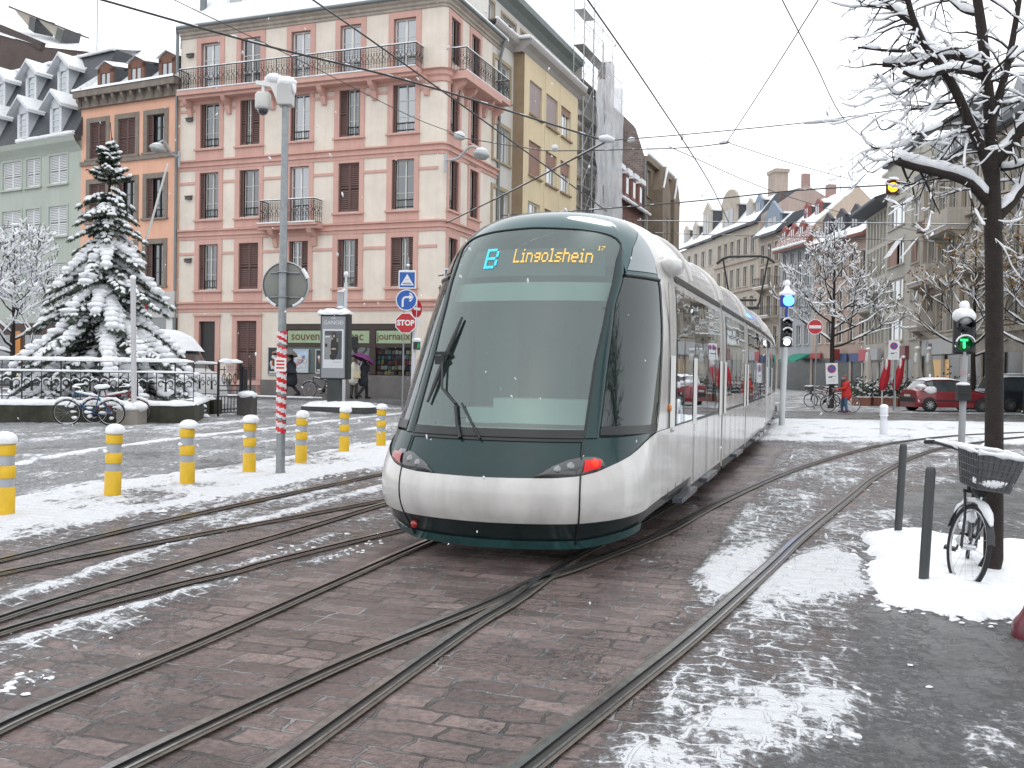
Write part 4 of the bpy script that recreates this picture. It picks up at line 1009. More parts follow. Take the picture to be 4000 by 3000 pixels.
# ------------------------------------------------------------------ salmon house
B2=thing('salmon_house','narrow salmon house with grey window frames and three small dormers in its snow','house',(-21.484,48.277,0),rad(-26.05))
SALM=mt('salmon_render',(.74,.43,.305),.85,.06,.7,streak=.05,bump=.12); STONE=mt('grey_brown_stone',(.235,.20,.17),.85,.18,3,bump=.25,streak=.15)
W2=[(.62,1.72),(2.55,3.68),(4.45,5.56)]; F2=[(11.6,13.38),(8.5,10.38),(5.3,7.28)]
mb=MB(); wall_cells(mb,0,6.55,0,14.1,[(a,b,c,d) for a,b in W2 for c,d in F2],rev=.22,m=0,mr=1); mb.quad((0,0,0),(0,0,14.9),(0,8,14.9),(0,8,0)); mb.build('wall',[SALM,STONE],B2)
for f,(c,d) in enumerate(F2):
    for i,(a,b) in enumerate(W2):
        cl=(f==0 and i<2) or (f==1 and i==0)
        window(B2,a,b,c,d,frame=BLACK if not cl else GREENW,surround=STONE,sw=.24,sill=STONE,lf=.5 if cl else (.3 if i==2 else .25),rf=.5 if cl else .0,shut=BROWN,bars=2,slats=24,guard=(f==1))
mb=MB(); mb.box(0,6.5,-.1,-.002,11.3,11.5); mb.build('string_course',STONE,B2)
mb=MB(); mb.box(-.05,6.6,-.5,-.002,14.55,14.85); mb.box(-.03,6.55,-.2,-.002,14.1,14.55)
for i in range(11): mb.prism([(.1+i*.6,-.2,14.54),(.1+i*.6,-.46,14.54),(.1+i*.6,-.42,14.38),(.1+i*.6,-.2,14.12)],(.16,0,0))
mb.build('cornice',STONE,B2)
mb=MB(); mb.grid([[(x,y,z) for x in np.linspace(-.1,6.6,8)] for y,z in ((-.55,14.86),(-.52,14.98),(.3,15.2),(2.6,17.2),(4.2,18.6),(6,18.7))],0,True); mb.quad((6.6,-.5,14.9),(6.6,6,14.9),(6.6,6,18.7),(6.6,4.2,18.6)); mb.quad((-.1,-.5,14.9),(-.1,4.2,18.6),(-.1,6,18.7),(-.1,6,14.9)); r2=mb.build('roof',SNOW,B2)
DW=mt('dormer_brown_wood',(.16,.075,.05),.7,.2,4)
for k in (1.55,3.6,5.6):
    mb=MB(); y0=.05; mb.box(k-.52,k-.32,y0,y0+.1,14.9,15.95,0); mb.box(k+.32,k+.52,y0,y0+.1,14.9,15.95,0); mb.prism([(k-.52,y0,15.75),(k+.52,y0,15.75),(k+.52,y0,16.0),(k,y0,16.25),(k-.52,y0,16.0)],(0,.1,0),0); mb.box(k-.32,k+.32,y0+.05,y0+.08,14.95,15.75,3)
    mb.box(k-.03,k+.03,y0+.02,y0+.05,14.95,15.75,0); mb.box(k-.32,k+.32,y0+.02,y0+.05,14.9,15.0,0)
    mb.add([(k+.5,y0+.1,14.95),(k+.5,y0+1.6,16.0),(k+.5,y0+.1,16.0)],[(0,1,2)],1); mb.add([(k-.5,y0+.1,14.95),(k-.5,y0+1.6,16.0),(k-.5,y0+.1,16.0)],[(0,2,1)],1)
    mb.add([(k-.62,y0-.1,16.0),(k,y0-.1,16.32),(k+.62,y0-.1,16.0),(k-.55,y0+1.7,16.3),(k,y0+2.3,16.8),(k+.55,y0+1.7,16.3)],[(0,1,4,3),(1,2,5,4)],2)
    mb.build('dormer',[DW,SLATE,SNOW,PANE2],r2)
mb=MB(); mb.obox((5.6,1.55,16.55),(1.0,.9,.1),Matrix.Rotation(.7,3,'X')); mb.build('skylight',BLACK,r2)
mb=MB(); mb.box(3.5,4.2,3.0,3.6,17.3,18.5); 
mb.box(3.4,4.3,2.9,3.7,18.75,18.85); 
for xx in (3.5,3.85,4.2): mb.box(xx-.05,xx+.05,2.95,3.65,18.5,18.75)
mb.build('chimney',BLACK,r2)
mb=MB(); mb.tube([(5.4,3,17),(5.4,3,21.5)],.025,6); mb.tube([(4.9,3,20.6),(5.4,3,20.0)],.015,5); mb.tube([(5.4,3,21),(6.2,3,20.6)],.015,5); mb.build('aerial',GREY,r2)
mb=MB(); mb.box(-.0,6.5,-.25,-.02,3.78,5.0); mb.build('shop_fascia',mt('white_fascia',(.5,.5,.49),.5,.06),B2)
mb=MB(); mb.box(0,6.5,-.06,-.003,.3,3.78); mb.build('shop_glazing',PANE,B2)
mb=MB(); mb.box(5.9,6.3,-.12,-.061,.3,3.78); mb.box(4.2,4.5,-.12,-.061,.3,3.78); mb.each('shop_pillar',WHITE,B2)
M2=Matrix.Translation(B2.location)@Matrix.Rotation(rad(-26.05),4,'Z')
t=thing('shop_sign_board','red square shop sign with a white tree-like mark beside the fir','sign',M2@V((4.45,-.30,4.1)),rad(-26.05))
mb=MB(); mb.box(-.42,.42,-.25,.05,0,1.05); mb.build('board',mt('sign_red',(.38,.025,.03),.4,.15),t,bevel=.03)
mb=MB(); mb.box(-.06,.06,-.27,-.251,.12,.9); 
for s in (-1,1):
    for q in range(4): mb.beam((0,-.262,.42+.14*q),(s*(.27-.05*q),-.262,.5+.14*q),.012,.045)
mb.build('emblem',WHITE,t)
# ------------------------------------------------------------------ slate mansard house
RZ1=math.atan2(-.5,.866)
B1=thing('mansard_house','pale grey green house with white shutters and a steep slate roof with four white dormers','house',(-29.278,52.777,0),RZ1)
SAGE=mt('sage_render',(.43,.47,.42),.85,.06,.6,streak=.05,bump=.12); WSH=mt('white_shutter_paint',(.66,.68,.69),.55,.05); WDR=mt('white_dormer_paint',(.62,.65,.68),.55,.05)
W1=[(.6,2.2),(2.6,4.2),(4.62,5.75),(6.5,7.95)]; F1=[(10.6,12.05),(7.98,9.48),(5.1,6.6)]
mb=MB(); wall_cells(mb,0,9,3.6,12.6,[(a,b,c,d) for a,b in W1 for c,d in F1],rev=.2); mb.box(8.3,8.9,-.0,.5,0,3.6); mb.build('wall',SAGE,B1)
for c,d in F1:
    for a,b in W1: window(B1,a,b,c,d,lf=.5,rf=.5,shut=WSH,surround=SAGE,sw=.1,sill=SAGE,slats=16,proud=.03)
mb=MB(); mb.grid([[(x,y,z) for x in (0,9.05)] for y,z in ((-.002,12.1),(-.15,12.3),(-.4,12.55),(-.5,12.8),(-.3,12.85))],0,False); mb.build('cornice',SAGE,B1)
mb=MB(); mb.quad((0,-.45,12.84),(9.1,-.45,12.84),(9.1,1.9,17.6),(0,1.9,17.6)); mb.quad((9.1,-.45,12.84),(9.1,8,12.84),(9.1,6.5,17.6),(9.1,1.9,17.6)); r1=mb.build('slate_roof',SLATE,B1)
mb=MB(); mb.quad((-.2,1.75,17.58),(9.2,1.75,17.58),(8.4,7,19.0),(-.2,7,19.0)); mb.quad((9.2,1.75,17.6),(9.3,7,17.6),(8.4,7,19.0),(9.2,1.75,17.6)) if False else None
snowline(mb,[(0,1.75,17.62),(9.15,1.75,17.62)],h=.1,seed=1); snowline(mb,[(4.5,-.45,12.9),(9.05,-.45,12.9)],h=.12,seed=2)
mb.build('roof_snow',SNOW,r1)
for k,zb in ((2.1,13.05),(4.8,13.05),(7.5,13.0),(1.05,15.35),(3.75,15.35),(6.45,15.3)):
    y0=-.55+(zb-12.84)*.49+.1; mb=MB()
    mb.box(k-.62,k-.4,y0,y0+.1,zb,zb+1.75,0); mb.box(k+.4,k+.62,y0,y0+.1,zb,zb+1.75,0); mb.prism([(k-.62,y0,zb+1.42),(k+.62,y0,zb+1.42),(k+.62,y0,zb+1.72),(k,y0,zb+2.15),(k-.62,y0,zb+1.72)],(0,.1,0),0); mb.box(k-.4,k+.4,y0,y0+.1,zb,zb+.12,0)
    mb.box(k-.4,k+.4,y0+.06,y0+.08,zb+.1,zb+1.42,3)
    for q in range(1,4): mb.box(k-.4,k+.4,y0+.03,y0+.06,zb+.1+1.32*q/4-.02,zb+.1+1.32*q/4+.02,0)
    mb.box(k-.4,k-.34,y0+.02,y0+.06,zb+.1,zb+1.42,0); mb.box(k+.34,k+.4,y0+.02,y0+.06,zb+.1,zb+1.42,0)
    for s in (-1,1): mb.add([(k+s*.61,y0+.1,zb),(k+s*.61,y0+1.1,zb+2.0),(k+s*.61,y0+.1,zb+1.75)],[(0,1,2)],0)
    for s in (-1,1):
        mb.prism([(k,y0-.35,zb+2.32),(k+s*1.2,y0-.35,zb+1.42),(k+s*1.2,y0-.35,zb+1.34),(k,y0-.35,zb+2.22)],(0,1.9,0),0)
        mb.prism([(k,y0-.3,zb+2.44),(k+s*1.15,y0-.3,zb+1.56),(k+s*1.15,y0-.3,zb+1.48),(k,y0-.3,zb+2.325)],(0,1.85,0),2)
    mb.v=[(k+(x-k)*.74,y,zb+(z-zb)*.9) for x,y,z in mb.v]; mb.build('dormer',[WDR,SLATE,SNOW,PANE2],r1)
mb=MB(); mb.box(0,9,-.08,.4,.3,3.6,0); mb.box(.5,3.5,-.12,-.081,.4,3.0,1); mb.box(3.7,4.4,-.14,-.081,.4,3.2,2); mb.box(4.8,8.6,-.12,-.081,.4,3.0,1); mb.build('shop_front',[mt('old_shop_brown',(.06,.035,.03),.6,.2),PANE,mt('orange_shop_trim',(.5,.2,.04),.5,.1)],B1)
mb=MB(); mb.tube([(6.1,3,18),(6.1,3,23.5)],.03,6); mb.tube([(5.2,3,23.2),(7,3,22.6)],.02,5); mb.tube([(5.4,3,22.2),(6.9,3,22.1)],.02,5); mb.build('aerial',GREY,r1)
# house behind with shed dormers
t=thing('rear_house','old house behind the slate roof with a snowy roof and two shed dormers','house')
A=[AT(-260,60,60),AT(167,181,58),AT(400,205,62),AT(345,150,66),AT(36,27,70),AT(-260,-40,72)]
mb=MB(); mb.poly([A[0],A[1],A[2],A[3],A[4],A[5]]); rr=mb.build('roof',SNOW,t)
mb=MB(); mb.beam(A[4],A[3],.12,.14); mb.beam(AT(0,110,59.8),A[1],.3,.45); mb.each('verge_board',mt('dark_verge_wood',(.06,.045,.04),.7,.2),rr)
mb=MB()
p0=AT(-260,62,60.1);p1=AT(167,183,58.1); mb.quad((p0.x,p0.y,0),(p1.x,p1.y,0),p1,p0); p2=AT(400,207,62.1); mb.quad((p1.x,p1.y,0),(p2.x,p2.y,0),p2,p1); mb.build('wall',mt('old_brown_wall',(.10,.075,.07),.85,.2,1),t)
for pts in (((58,37),(108,57),(140,71),(132,128),(66,50)),((152,76),(205,97),(248,115),(236,165),(160,88))):
    mb=MB(); Q=[AT(x,y,60.5) for x,y in pts]; back=V((0,2.5,.6))
    mb.poly([Q[0],Q[4],Q[3],Q[2],Q[1]],0); mb.quad(Q[2],Q[3],Q[3]+back,Q[2]+back,1); mb.quad(Q[0]+V((0,-.3,.12)),Q[1]+V((0,-.3,.12)),Q[1]+back,Q[0]+back,2); mb.quad(Q[1]+V((0,-.3,.12)),Q[2]+V((0,-.3,.12)),Q[2]+back,Q[1]+back,2)
    a=AT(pts[2][0]-24,pts[2][1]-8,60.4); b_=AT(pts[2][0]-2,pts[2][1]+2,60.4); c_=AT(pts[3][0]-2,pts[3][1]-2,60.4); d_=AT(pts[3][0]-22,pts[3][1]-16,60.4); mb.quad(a,d_,c_,b_,3)
    mb.build('dormer',[mt('pale_dormer_wood',(.42,.38,.32),.7,.1),BLACK,SNOW,mt('dormer_glass_dark',(.09,.1,.1),.3,.2)],rr)
SHOPGL=mt('dark_shop_glass',(.045,.05,.052),.22,.5,.8,spec=.35)
# ================================================================== BUILDINGS ALONG THE STREET
RZ4=math.atan2(.93,.367)
YEL=mt('ochre_render',(.67,.56,.37),.85,.07,.7,streak=.06,bump=.1); BRN=mt('brown_stone_panel',(.29,.215,.14),.8,.15,1.5); OFFW=mt('off_white_render',(.62,.60,.56),.85,.06,.7,streak=.07,bump=.1)
BEI=mt('beige_window_stone',(.36,.30,.20),.8,.1,2); ROLL=mt('roller_shutter_brown',(.30,.17,.13),.6,.1,2); ROLLG=mt('roller_shutter_mauve',(.36,.29,.28),.6,.08,2)
B4=thing('apartment_block','cream apartment block with an ochre projecting front and roller shutters','house',(-.9,45.9,0),RZ4)
wops=[(-.45,1.5,14.5,16.1),(-.45,1.5,11.45,13.1),(-.45,1.5,8.4,10.1),(-.45,1.5,5.3,7.0),(11.75,12.7,14.25,15.8),(11.75,12.7,11.3,12.9),(11.75,12.7,8.3,9.9)]
mb=MB(); wall_cells(mb,-1.2,2.0,0,17.5,[o for o in wops if o[0]<5]); wall_cells(mb,10.5,13.0,0,17.5,[o for o in wops if o[0]>5]); mb.quad((-1.2,0,0),(-1.2,0,19.8),(-1.2,9,19.8),(-1.2,9,0)); mb.quad((-1.2,9,0),(-1.2,9,19.8),(13,9,19.8),(13,9,0)); mb.quad((13,0,0),(13,9,0),(13,9,19.8),(13,0,19.8))
mb.build('wall',OFFW,B4)
yops=[(a,b,c,d) for a,b in ((2.75,4.55),(5.2,7.05),(7.6,9.3)) for c,d in ((14.3,15.95),(11.3,13.0),(8.3,10.0),(5.3,7.0))]
yw=MB(); wall_cells(yw,2.0,10.5,3.6,17.2,yops,y=-.58,rev=.2,m=0); yw.quad((10.5,-.58,3.6),(10.5,0,3.6),(10.5,0,17.2),(10.5,-.58,17.2)); yw.quad((2,-.58,3.6),(10.5,-.58,3.6),(10.5,0,3.6),(2,0,3.6))
yw.quad((2.0,-.58,3.6),(2.0,-.58,17.2),(2.0,-.001,17.2),(2.0,-.001,3.6),1)
for x in (5.0,7.35): yw.box(x-.01,x+.01,-.584,-.58,3.6,17.2,1)
yw=yw.build('projecting_front',[YEL,BRN],B4)
for a,b,c,d in wops: window(B4,a,b,c,d,frame=WHITE,surround=BEI,sw=.18,sill=BEI,bars=0,leaves=3 if b-a>1.2 else 2,proud=.06,glass=PANE2 if c>11 else PANE,lf=.0 if c<9 or c>14 else .33,shut=ROLL if 9<c<14 else None,slats=30)
SHR={(0,0):1,(0,1):1,(0,2):.22,(1,0):1,(1,1):.42,(1,2):.38,(2,0):.0,(2,1):.15,(2,2):.5,(3,0):.3,(3,1):.3,(3,2):.2}
for r,(c,d) in enumerate(((14.3,15.95),(11.3,13.0),(8.3,10.0),(5.3,7.0))):
    for i,(a,b) in enumerate(((2.75,4.55),(5.2,7.05),(7.6,9.3))):
        o=window(B4,a,b,c,d,y=-.58,rec=.15,frame=WHITE,bars=0,leaves=3,fw=.08,sill=BRN,glass=PANE2)
        q=SHR[(r,i)]
        if q>.05:
            mb=MB(); h=(d-c)*q; n=int(h/.06)+1
            for k in range(n): mb.box(.02,b-a-.02,.085,.11,(d-c)-h+h*k/n,(d-c)-h+h*(k+.85)/n)
            mb.box(.02,b-a-.02,.111,.12,(d-c)-h,(d-c)); mb.build('roller_shutter',ROLLG if r==0 and q==1 else ROLL,o)
mb=MB(); 
prof=[(0,17.0),(-.15,17.2),(-.4,17.35),(-.45,17.5),(-.45,17.6),(.3,17.62)]
for x0,x1,yo in ((-1.3,1.7,0),(1.7,10.8,-.58),(10.8,13.0,0)):
    mb.grid([[(x,y+yo,z) for x in (x0,x1)] for y,z in prof],0,False,flip=False)
for x,s in ((1.7,0),(10.8,1)): mb.add([(x,y-.58,z) for y,z in prof]+[(x,0.3,17.0)],[tuple(range(7))[::(1 if s else -1)]])
mb.build('cornice',mt('grey_cornice',(.34,.32,.30),.8,.1,1),B4)
mb=MB(); snowline(mb,[(-1.2,-.4,17.66),(1.6,-.4,17.66),(1.6,-.98,17.66),(10.8,-.98,17.66)],h=.09,seed=3); mb.build('cornice_snow',SNOW,B4)
aops=[(-.9,.6,17.75,19.0),(1.6,3.4,17.75,18.9),(4.2,5.9,17.75,18.9),(6.5,8.3,17.75,18.9),(9.3,11.0,17.75,18.9)]
mb=MB(); wall_cells(mb,-1.2,13.0,17.5,19.7,aops,y=.5); mb.build('attic_wall',OFFW,B4)
for a,b,c,d in aops: window(B4,a,b,c,d,y=.5,frame=WHITE,surround=BEI,sw=.12,sill=None,bars=0,leaves=3)
mb=MB(); mb.grid([[(x,y,z) for x in (-1.3,13.1)] for y,z in ((.5,19.3),(.25,19.55),(-.1,19.7),(-.15,19.95),(.0,20.0))],0,False); mb.box(-1.3,13.1,.01,9,19.7,20.02); mb.build('roof_edge',mt('green_grey_eaves',(.20,.23,.22),.6,.1,2),B4)
mb=MB(); mb.box(-1.25,13.05,.05,9,20.021,20.2); mb.build('roof_snow',SNOW,B4)
# ---- scaffolded house
B5=thing('scaffolded_house','grey stone house half wrapped in scaffold netting','house',(-.9,45.9,0),RZ4)
GRS=mt('pale_grey_stone',(.46,.45,.43),.85,.15,1.5,streak=.15,bump=.2)
o5=[(13.6+i*1.9,14.6+i*1.9,c,c+1.9) for i in range(4) for c in (5.2,8.4,11.6,14.8)]
mb=MB(); wall_cells(mb,13.02,20.4,0,18.6,o5); mb.quad((13.02,0,0),(13.02,0,18.6),(13.02,9,18.6),(13.02,9,0)); mb.quad((20.4,0,0),(20.4,9,0),(20.4,9,20),(20.4,0,18.6)); mb.build('wall',GRS,B5)
for a,b,c,d in o5: window(B5,a,b,c,d,surround=GRS,sw=.15,sill=GRS,bars=1)
mb=MB(); mb.grid([[(x,y,z) for x in (13,20.4)] for y,z in ((-.3,18.6),(1.5,20.5),(9,21))],0); mb.build('roof',SNOW,B5)
t=thing('scaffold','steel scaffold tower with grey netting rising above the roofs','scaffold',(-.9,45.9,0),RZ4)
mb=MB()
xs=[10.75,12.7,14.5,16.7,19.0]; tops=[23.2,23.2,22.4,22.2,20.2]
for x,zt in zip(xs,tops):
    for y in (-.8,-.2): mb.tube([(x,y,0),(x,y,zt)],.03,5)
for i in range(4):
    zt=min(tops[i],tops[i+1])
    for z in np.arange(2.2,zt+.1,2.0):
        for y in (-.8,-.2):
            mb.tube([(xs[i],y,z),(xs[i+1],y,z)],.024,5); mb.tube([(xs[i],y,z+1.0),(xs[i+1],y,z+1.0)],.018,5)
        if z+2<zt: mb.tube([(xs[i],-.8,z),(xs[i+1],-.8,z+2)],.018,5)
for x,zt in zip(xs,tops):
    for z in np.arange(2.2,zt,2.0): mb.tube([(x,-.8,z),(x,-.2,z)],.022,5)
mb.build('tubes',mt('scaffold_zinc_tube',(.42,.43,.44),.5,.1),t)
mb=MB()
for i in range(4):
    for z in np.arange(2.2,min(tops[i],tops[i+1])-.8,2.0): mb.box(xs[i],xs[i+1],-.76,-.24,z-.03,z+.02)
mb.each('deck_board',mt('deck_board_grey',(.34,.33,.32),.8,.2),t)
a_,nt,b=nodes('scaffold_netting'); N=nt.nodes;L=nt.links
b.inputs['Base Color'].default_value=(.72,.73,.75,1); b.inputs['Roughness'].default_value=.6
tcx=N.new('ShaderNodeTexCoord'); nz=N.new('ShaderNodeTexNoise'); nz.inputs['Scale'].default_value=.8; nz.inputs['Detail'].default_value=6; L.new(tcx.outputs['Object'],nz.inputs['Vector'])
mrx=N.new('ShaderNodeMapRange'); mrx.inputs['From Min'].default_value=.3; mrx.inputs['From Max'].default_value=.7; mrx.inputs['To Min'].default_value=.25; mrx.inputs['To Max'].default_value=.6; L.new(nz.outputs[0],mrx.inputs[0])
tr=N.new('ShaderNodeBsdfTransparent'); ms=N.new('ShaderNodeMixShader'); L.new(mrx.outputs[0],ms.inputs[0]); L.new(b.outputs[0],ms.inputs[1]); L.new(tr.outputs[0],ms.inputs[2]); L.new(ms.outputs[0],N['Material Output'].inputs['Surface']); NET=a_
mb=MB()
def netp(x0,x1,z0,z1,y,amp,sd):
    nx,nz_=14,30
    mb.grid([[(x0+(x1-x0)*i/nx,y-amp*abs(fbm(np.array([i*.7+sd]),np.array([j*.45]),3,sd)[0]-.5)*2-.05,z0+(z1-z0)*j/nz_-(.5*fbm(np.array([i*.5]),np.array([sd+.0]),2,3)[0] if j==nz_ else 0)) for i in range(nx+1)] for j in range(nz_+1)],0,True)
netp(14.5,16.7,0,21.0,-.85,.2,2); netp(16.7,19.0,0,20.0,-.85,.16,5); netp(12.7,14.5,0,19.2,-.86,.4,9)
mb.grid([[(19.05,-.85+i*.2,z) for i in range(5)] for z in np.linspace(0,20,20)],0,True)
mb.build('netting',NET,t)
# ---- low house with row of dormers
B6=thing('red_brown_house','low red brown house with snowy gutter and four dormers before the brick gable','house',(-.9,45.9,0),RZ4)
RBR=mt('red_brown_render',(.19,.10,.085),.85,.15,1.5)
mb=MB(); mb.quad((20.45,0,0),(28.3,0,0),(28.3,0,13.1),(20.45,0,13.1)); mb.quad((20.45,-.02,0),(20.45,-.02,13.1),(20.45,8,13.1),(20.45,8,0)); mb.build('wall',RBR,B6)
for i in range(4):
    for c in (4.8,7.6,10.4): window(B6,21.2+i*1.8,22.1+i*1.8,c,c+1.7,y=-.18,rec=.12,surround=RBR,sw=.12)
mb=MB(); mb.quad((20.3,-.5,13.1),(28.3,-.5,13.1),(28.3,2.0,16.5),(20.3,2.0,16.5)); mb.quad((20.3,2,16.5),(28.3,2,16.5),(28.3,6,17.2),(20.3,6,17.2)); mb.build('roof',mt('tiles_red_brown',(.16,.09,.075),.8,.2,8,snow=.45),B6)
mb=MB(); snowline(mb,[(20.3,-.55,13.2),(28.3,-.55,13.2)],h=.13,seed=9); mb.build('gutter_snow',SNOW,B6)
for i in range(4):
    x=21.4+i*1.9; mb=MB(); mb.box(x-.5,x+.5,-.1,1.6,13.6,15.2,0); mb.box(x-.62,x+.62,-.35,1.8,15.201,15.55,1); mb.box(x-.3,x+.3,-.13,-.101,13.9,15.0,2); mb.build('dormer',[mt('dormer_red',(.25,.13,.11),.8,.15),SNOW,PANE],B6)
# ---- brick gable house with ornate brown front
a_,nt,b=nodes('brown_brickwork'); N=nt.nodes;L=nt.links
tcx=N.new('ShaderNodeTexCoord'); sp_=N.new('ShaderNodeSeparateXYZ'); L.new(tcx.outputs['Object'],sp_.inputs[0]); cb=N.new('ShaderNodeCombineXYZ'); L.new(sp_.outputs['Y'],cb.inputs[0]); L.new(sp_.outputs['Z'],cb.inputs[1])
bk=N.new('ShaderNodeTexBrick'); bk.inputs['Scale'].default_value=1; bk.inputs['Brick Width'].default_value=.42; bk.inputs['Row Height'].default_value=.16; bk.inputs['Mortar Size'].default_value=.016; bk.inputs['Color1'].default_value=(.11,.085,.075,1); bk.inputs['Color2'].default_value=(.20,.155,.14,1); bk.inputs['Mortar'].default_value=(.24,.21,.20,1); L.new(cb.outputs[0],bk.inputs['Vector'])
nz=N.new('ShaderNodeTexNoise'); nz.inputs['Scale'].default_value=.5; nz.inputs['Detail'].default_value=7; L.new(tcx.outputs['Object'],nz.inputs['Vector']); mrx=N.new('ShaderNodeMapRange'); mrx.inputs['From Min'].default_value=.3; mrx.inputs['From Max'].default_value=.7; mrx.inputs['To Min'].default_value=.6; mrx.inputs['To Max'].default_value=1.35; L.new(nz.outputs[0],mrx.inputs[0])
mx=N.new('ShaderNodeMix'); mx.data_type='RGBA'; mx.blend_type='MULTIPLY'; mx.inputs[0].default_value=1; L.new(bk.outputs[0],mx.inputs[6]); L.new(mrx.outputs[0],mx.inputs[7]); L.new(mx.outputs[2],b.inputs['Base Color']); b.inputs['Roughness'].default_value=.9; BRICK=a_
B7=thing('brick_gable_house','tall house with a bare brown brick gable and ornate brown stone front','house',(-.9,45.9,0),RZ4)
mb=MB(); pf=[(0,0),(0,17.6),(.7,19.7),(3.0,22.0),(9,25.5),(14,25.5),(14,0)]
mb.poly([(28.5,y,z) for y,z in pf]); mb.build('gable_wall',BRICK,B7)
SANDB=mt('brown_sandstone',(.22,.175,.13),.85,.2,1.2,bump=.3,streak=.12)
o7=[(29.4+i*2.2,30.4+i*2.2,c,c+2.0) for i in range(4) for c in (5.0,8.3,11.6,14.8)]
mb=MB(); wall_cells(mb,28.5,37.5,0,17.6,o7,y=0); mb.box(30.8,33.6,-.9,-.001,4.5,15.5); mb.prism([(30.8,-.9,15.501),(33.6,-.9,15.501),(32.2,-.9,17.5)],(0,.9,0)); mb.box(35.4,37.5,-.8,-.001,4.5,15.4); mb.box(28.4,37.6,-.35,-.002,17.2,17.6); mb.prism([(35.2,-.8,15.401),(37.7,-.8,15.401),(36.4,-.8,17.4)],(0,.8,0)); mb.quad((37.5,0,0),(37.5,9,0),(37.5,9,17.6),(37.5,0,17.6)); mb.build('wall',SANDB,B7)
for a,b,c,d in o7: window(B7,a,b,c,d,surround=SANDB,sw=.14,sill=SANDB)
for x in (31.3,32.4):
    for c in (5.4,8.6,11.8): window(B7,x,x+.7,c,c+1.7,y=-1.0,rec=.08,surround=SANDB,sw=.1)
mb=MB(); mb.grid([[(x,y,z) for x in (28.45,37.5)] for y,z in ((-.36,17.62),(.7,19.75),(3.0,22.05),(9,25.6))],0); mb.build('roof',mt('slate_snowy',(.06,.065,.07),.6,.3,6,snow=.75),B7)
mb=MB(); snowline(mb,[(28.4,-.3,17.75),(37.5,-.3,17.75)],h=.12,seed=3); snowline(mb,[(35.2,-.85,15.5),(36.4,-.85,17.5)],h=.1,seed=4); snowline(mb,[(30.8,-.95,15.6),(32.2,-.95,17.6)],h=.1,seed=4); mb.build('ledge_snow',SNOW,B7)
mb=MB(); mb.tube([(28.42,-.1,0),(28.42,-.1,17.4)],.08,6); mb.build('downpipe',ZINC,B7)
mb=MB(); mb.box(29.5,30.6,3,4,22,25.2); mb.each('chimney',BRICK,B7)
# ------------------------------------------------------------------ generic terrace house
def row_house(root,x0,x1,zE,wall,cols,storeys,frame=None,glass=None,sur=None,sw=.16,sill=None,ground=None,wallT=None,y=0,dep=9,zb=0,arch=False):
    mb=MB(); ops=[]
    for c,d in storeys:
        for a,b in cols: ops.append((x0+a,x0+b,c,d))
    wall_cells(mb,x0,x1,zb,zE,ops,y=y); mb.quad((x0,y,zb),(x0,y,zE),(x0,y+dep,zE),(x0,y+dep,zb)); mb.quad((x1,y,zb),(x1,y+dep,zb),(x1,y+dep,zE),(x1,y,zE)); mb.build('wall',wall,root)
    for a,b,c,d in ops: window(root,a,b,c,d,y=y,frame=frame or GREENW,glass=glass or PANE,surround=sur,sw=sw,sill=sill or sur,bars=1,fw=.07)
def roof_(root,x0,x1,zE,pts,mat,fasc=None,name='roof'):
    mb=MB(); mb.grid([[(x,yy,zz) for x in (x0,x1)] for yy,zz in pts],0,False)
    for x,s in ((x0,0),(x1,1)): mb.poly([(x,yy,zz) for yy,zz in (pts if not s else pts[::-1])])
    return mb.build(name,mat,root)
SNOWYT=mt('red_tiles_snowy',(.20,.085,.065),.8,.2,6,snow=.62); SNOWYS=mt('slates_snowy',(.075,.085,.10),.6,.2,6,snow=.72)
PLA=[mt('pale_beige_stone',(.50,.46,.40),.85,.12,1.0,streak=.12,bump=.2),mt('warm_beige_stone',(.455,.41,.345),.85,.12,1.0,streak=.12,bump=.2),mt('pinkish_stone',(.40,.335,.285),.85,.12,1,streak=.12),mt('cold_grey_render',(.37,.385,.405),.85,.08,.8,streak=.08)]
RZF=math.atan2(-.987,.158)
FO=(22.,135.,0)
st=[(4.6,6.8),(8.0,10.2),(11.4,13.6),(14.9,16.9)]
def balc(root,x0,x1,z,y=0,dep=.9,h=1.0,mat=None,solid=None):
    mb=MB(); mb.box(x0,x1,y-dep,y-.001,z-.22,z); mb.prism([(x0+.1,y-.002,z-.221),(x0+.1,y-dep*.8,z-.221),(x0+.1,y-.002,z-.9)],(.25,0,0)); mb.prism([(x1-.35,y-.002,z-.221),(x1-.35,y-dep*.8,z-.221),(x1-.35,y-.002,z-.9)],(.25,0,0)); b=mb.build('balcony',mat or PLA[1],root)
    if solid:
        mb=MB(); mb.box(x0,x1,y-dep,y-dep+.12,z+.001,z+h); mb.box(x0,x0+.12,y-dep+.121,y-.001,z+.001,z+h); mb.box(x1-.12,x1,y-dep+.121,y-.001,z+.001,z+h); mb.build('parapet',solid,b)
    else: railing(b,[(x0,y),(x0,y-dep+.05),(x1,y-dep+.05),(x1,y)],z,h,BLACK,scroll=False,step=.16)
    mb=MB(); snowline(mb,[(x0,y-dep,z+.05),(x1,y-dep,z+.05)],h=.06,seed=int(x0*3)); mb.build('ledge_snow',SNOW,b); return b
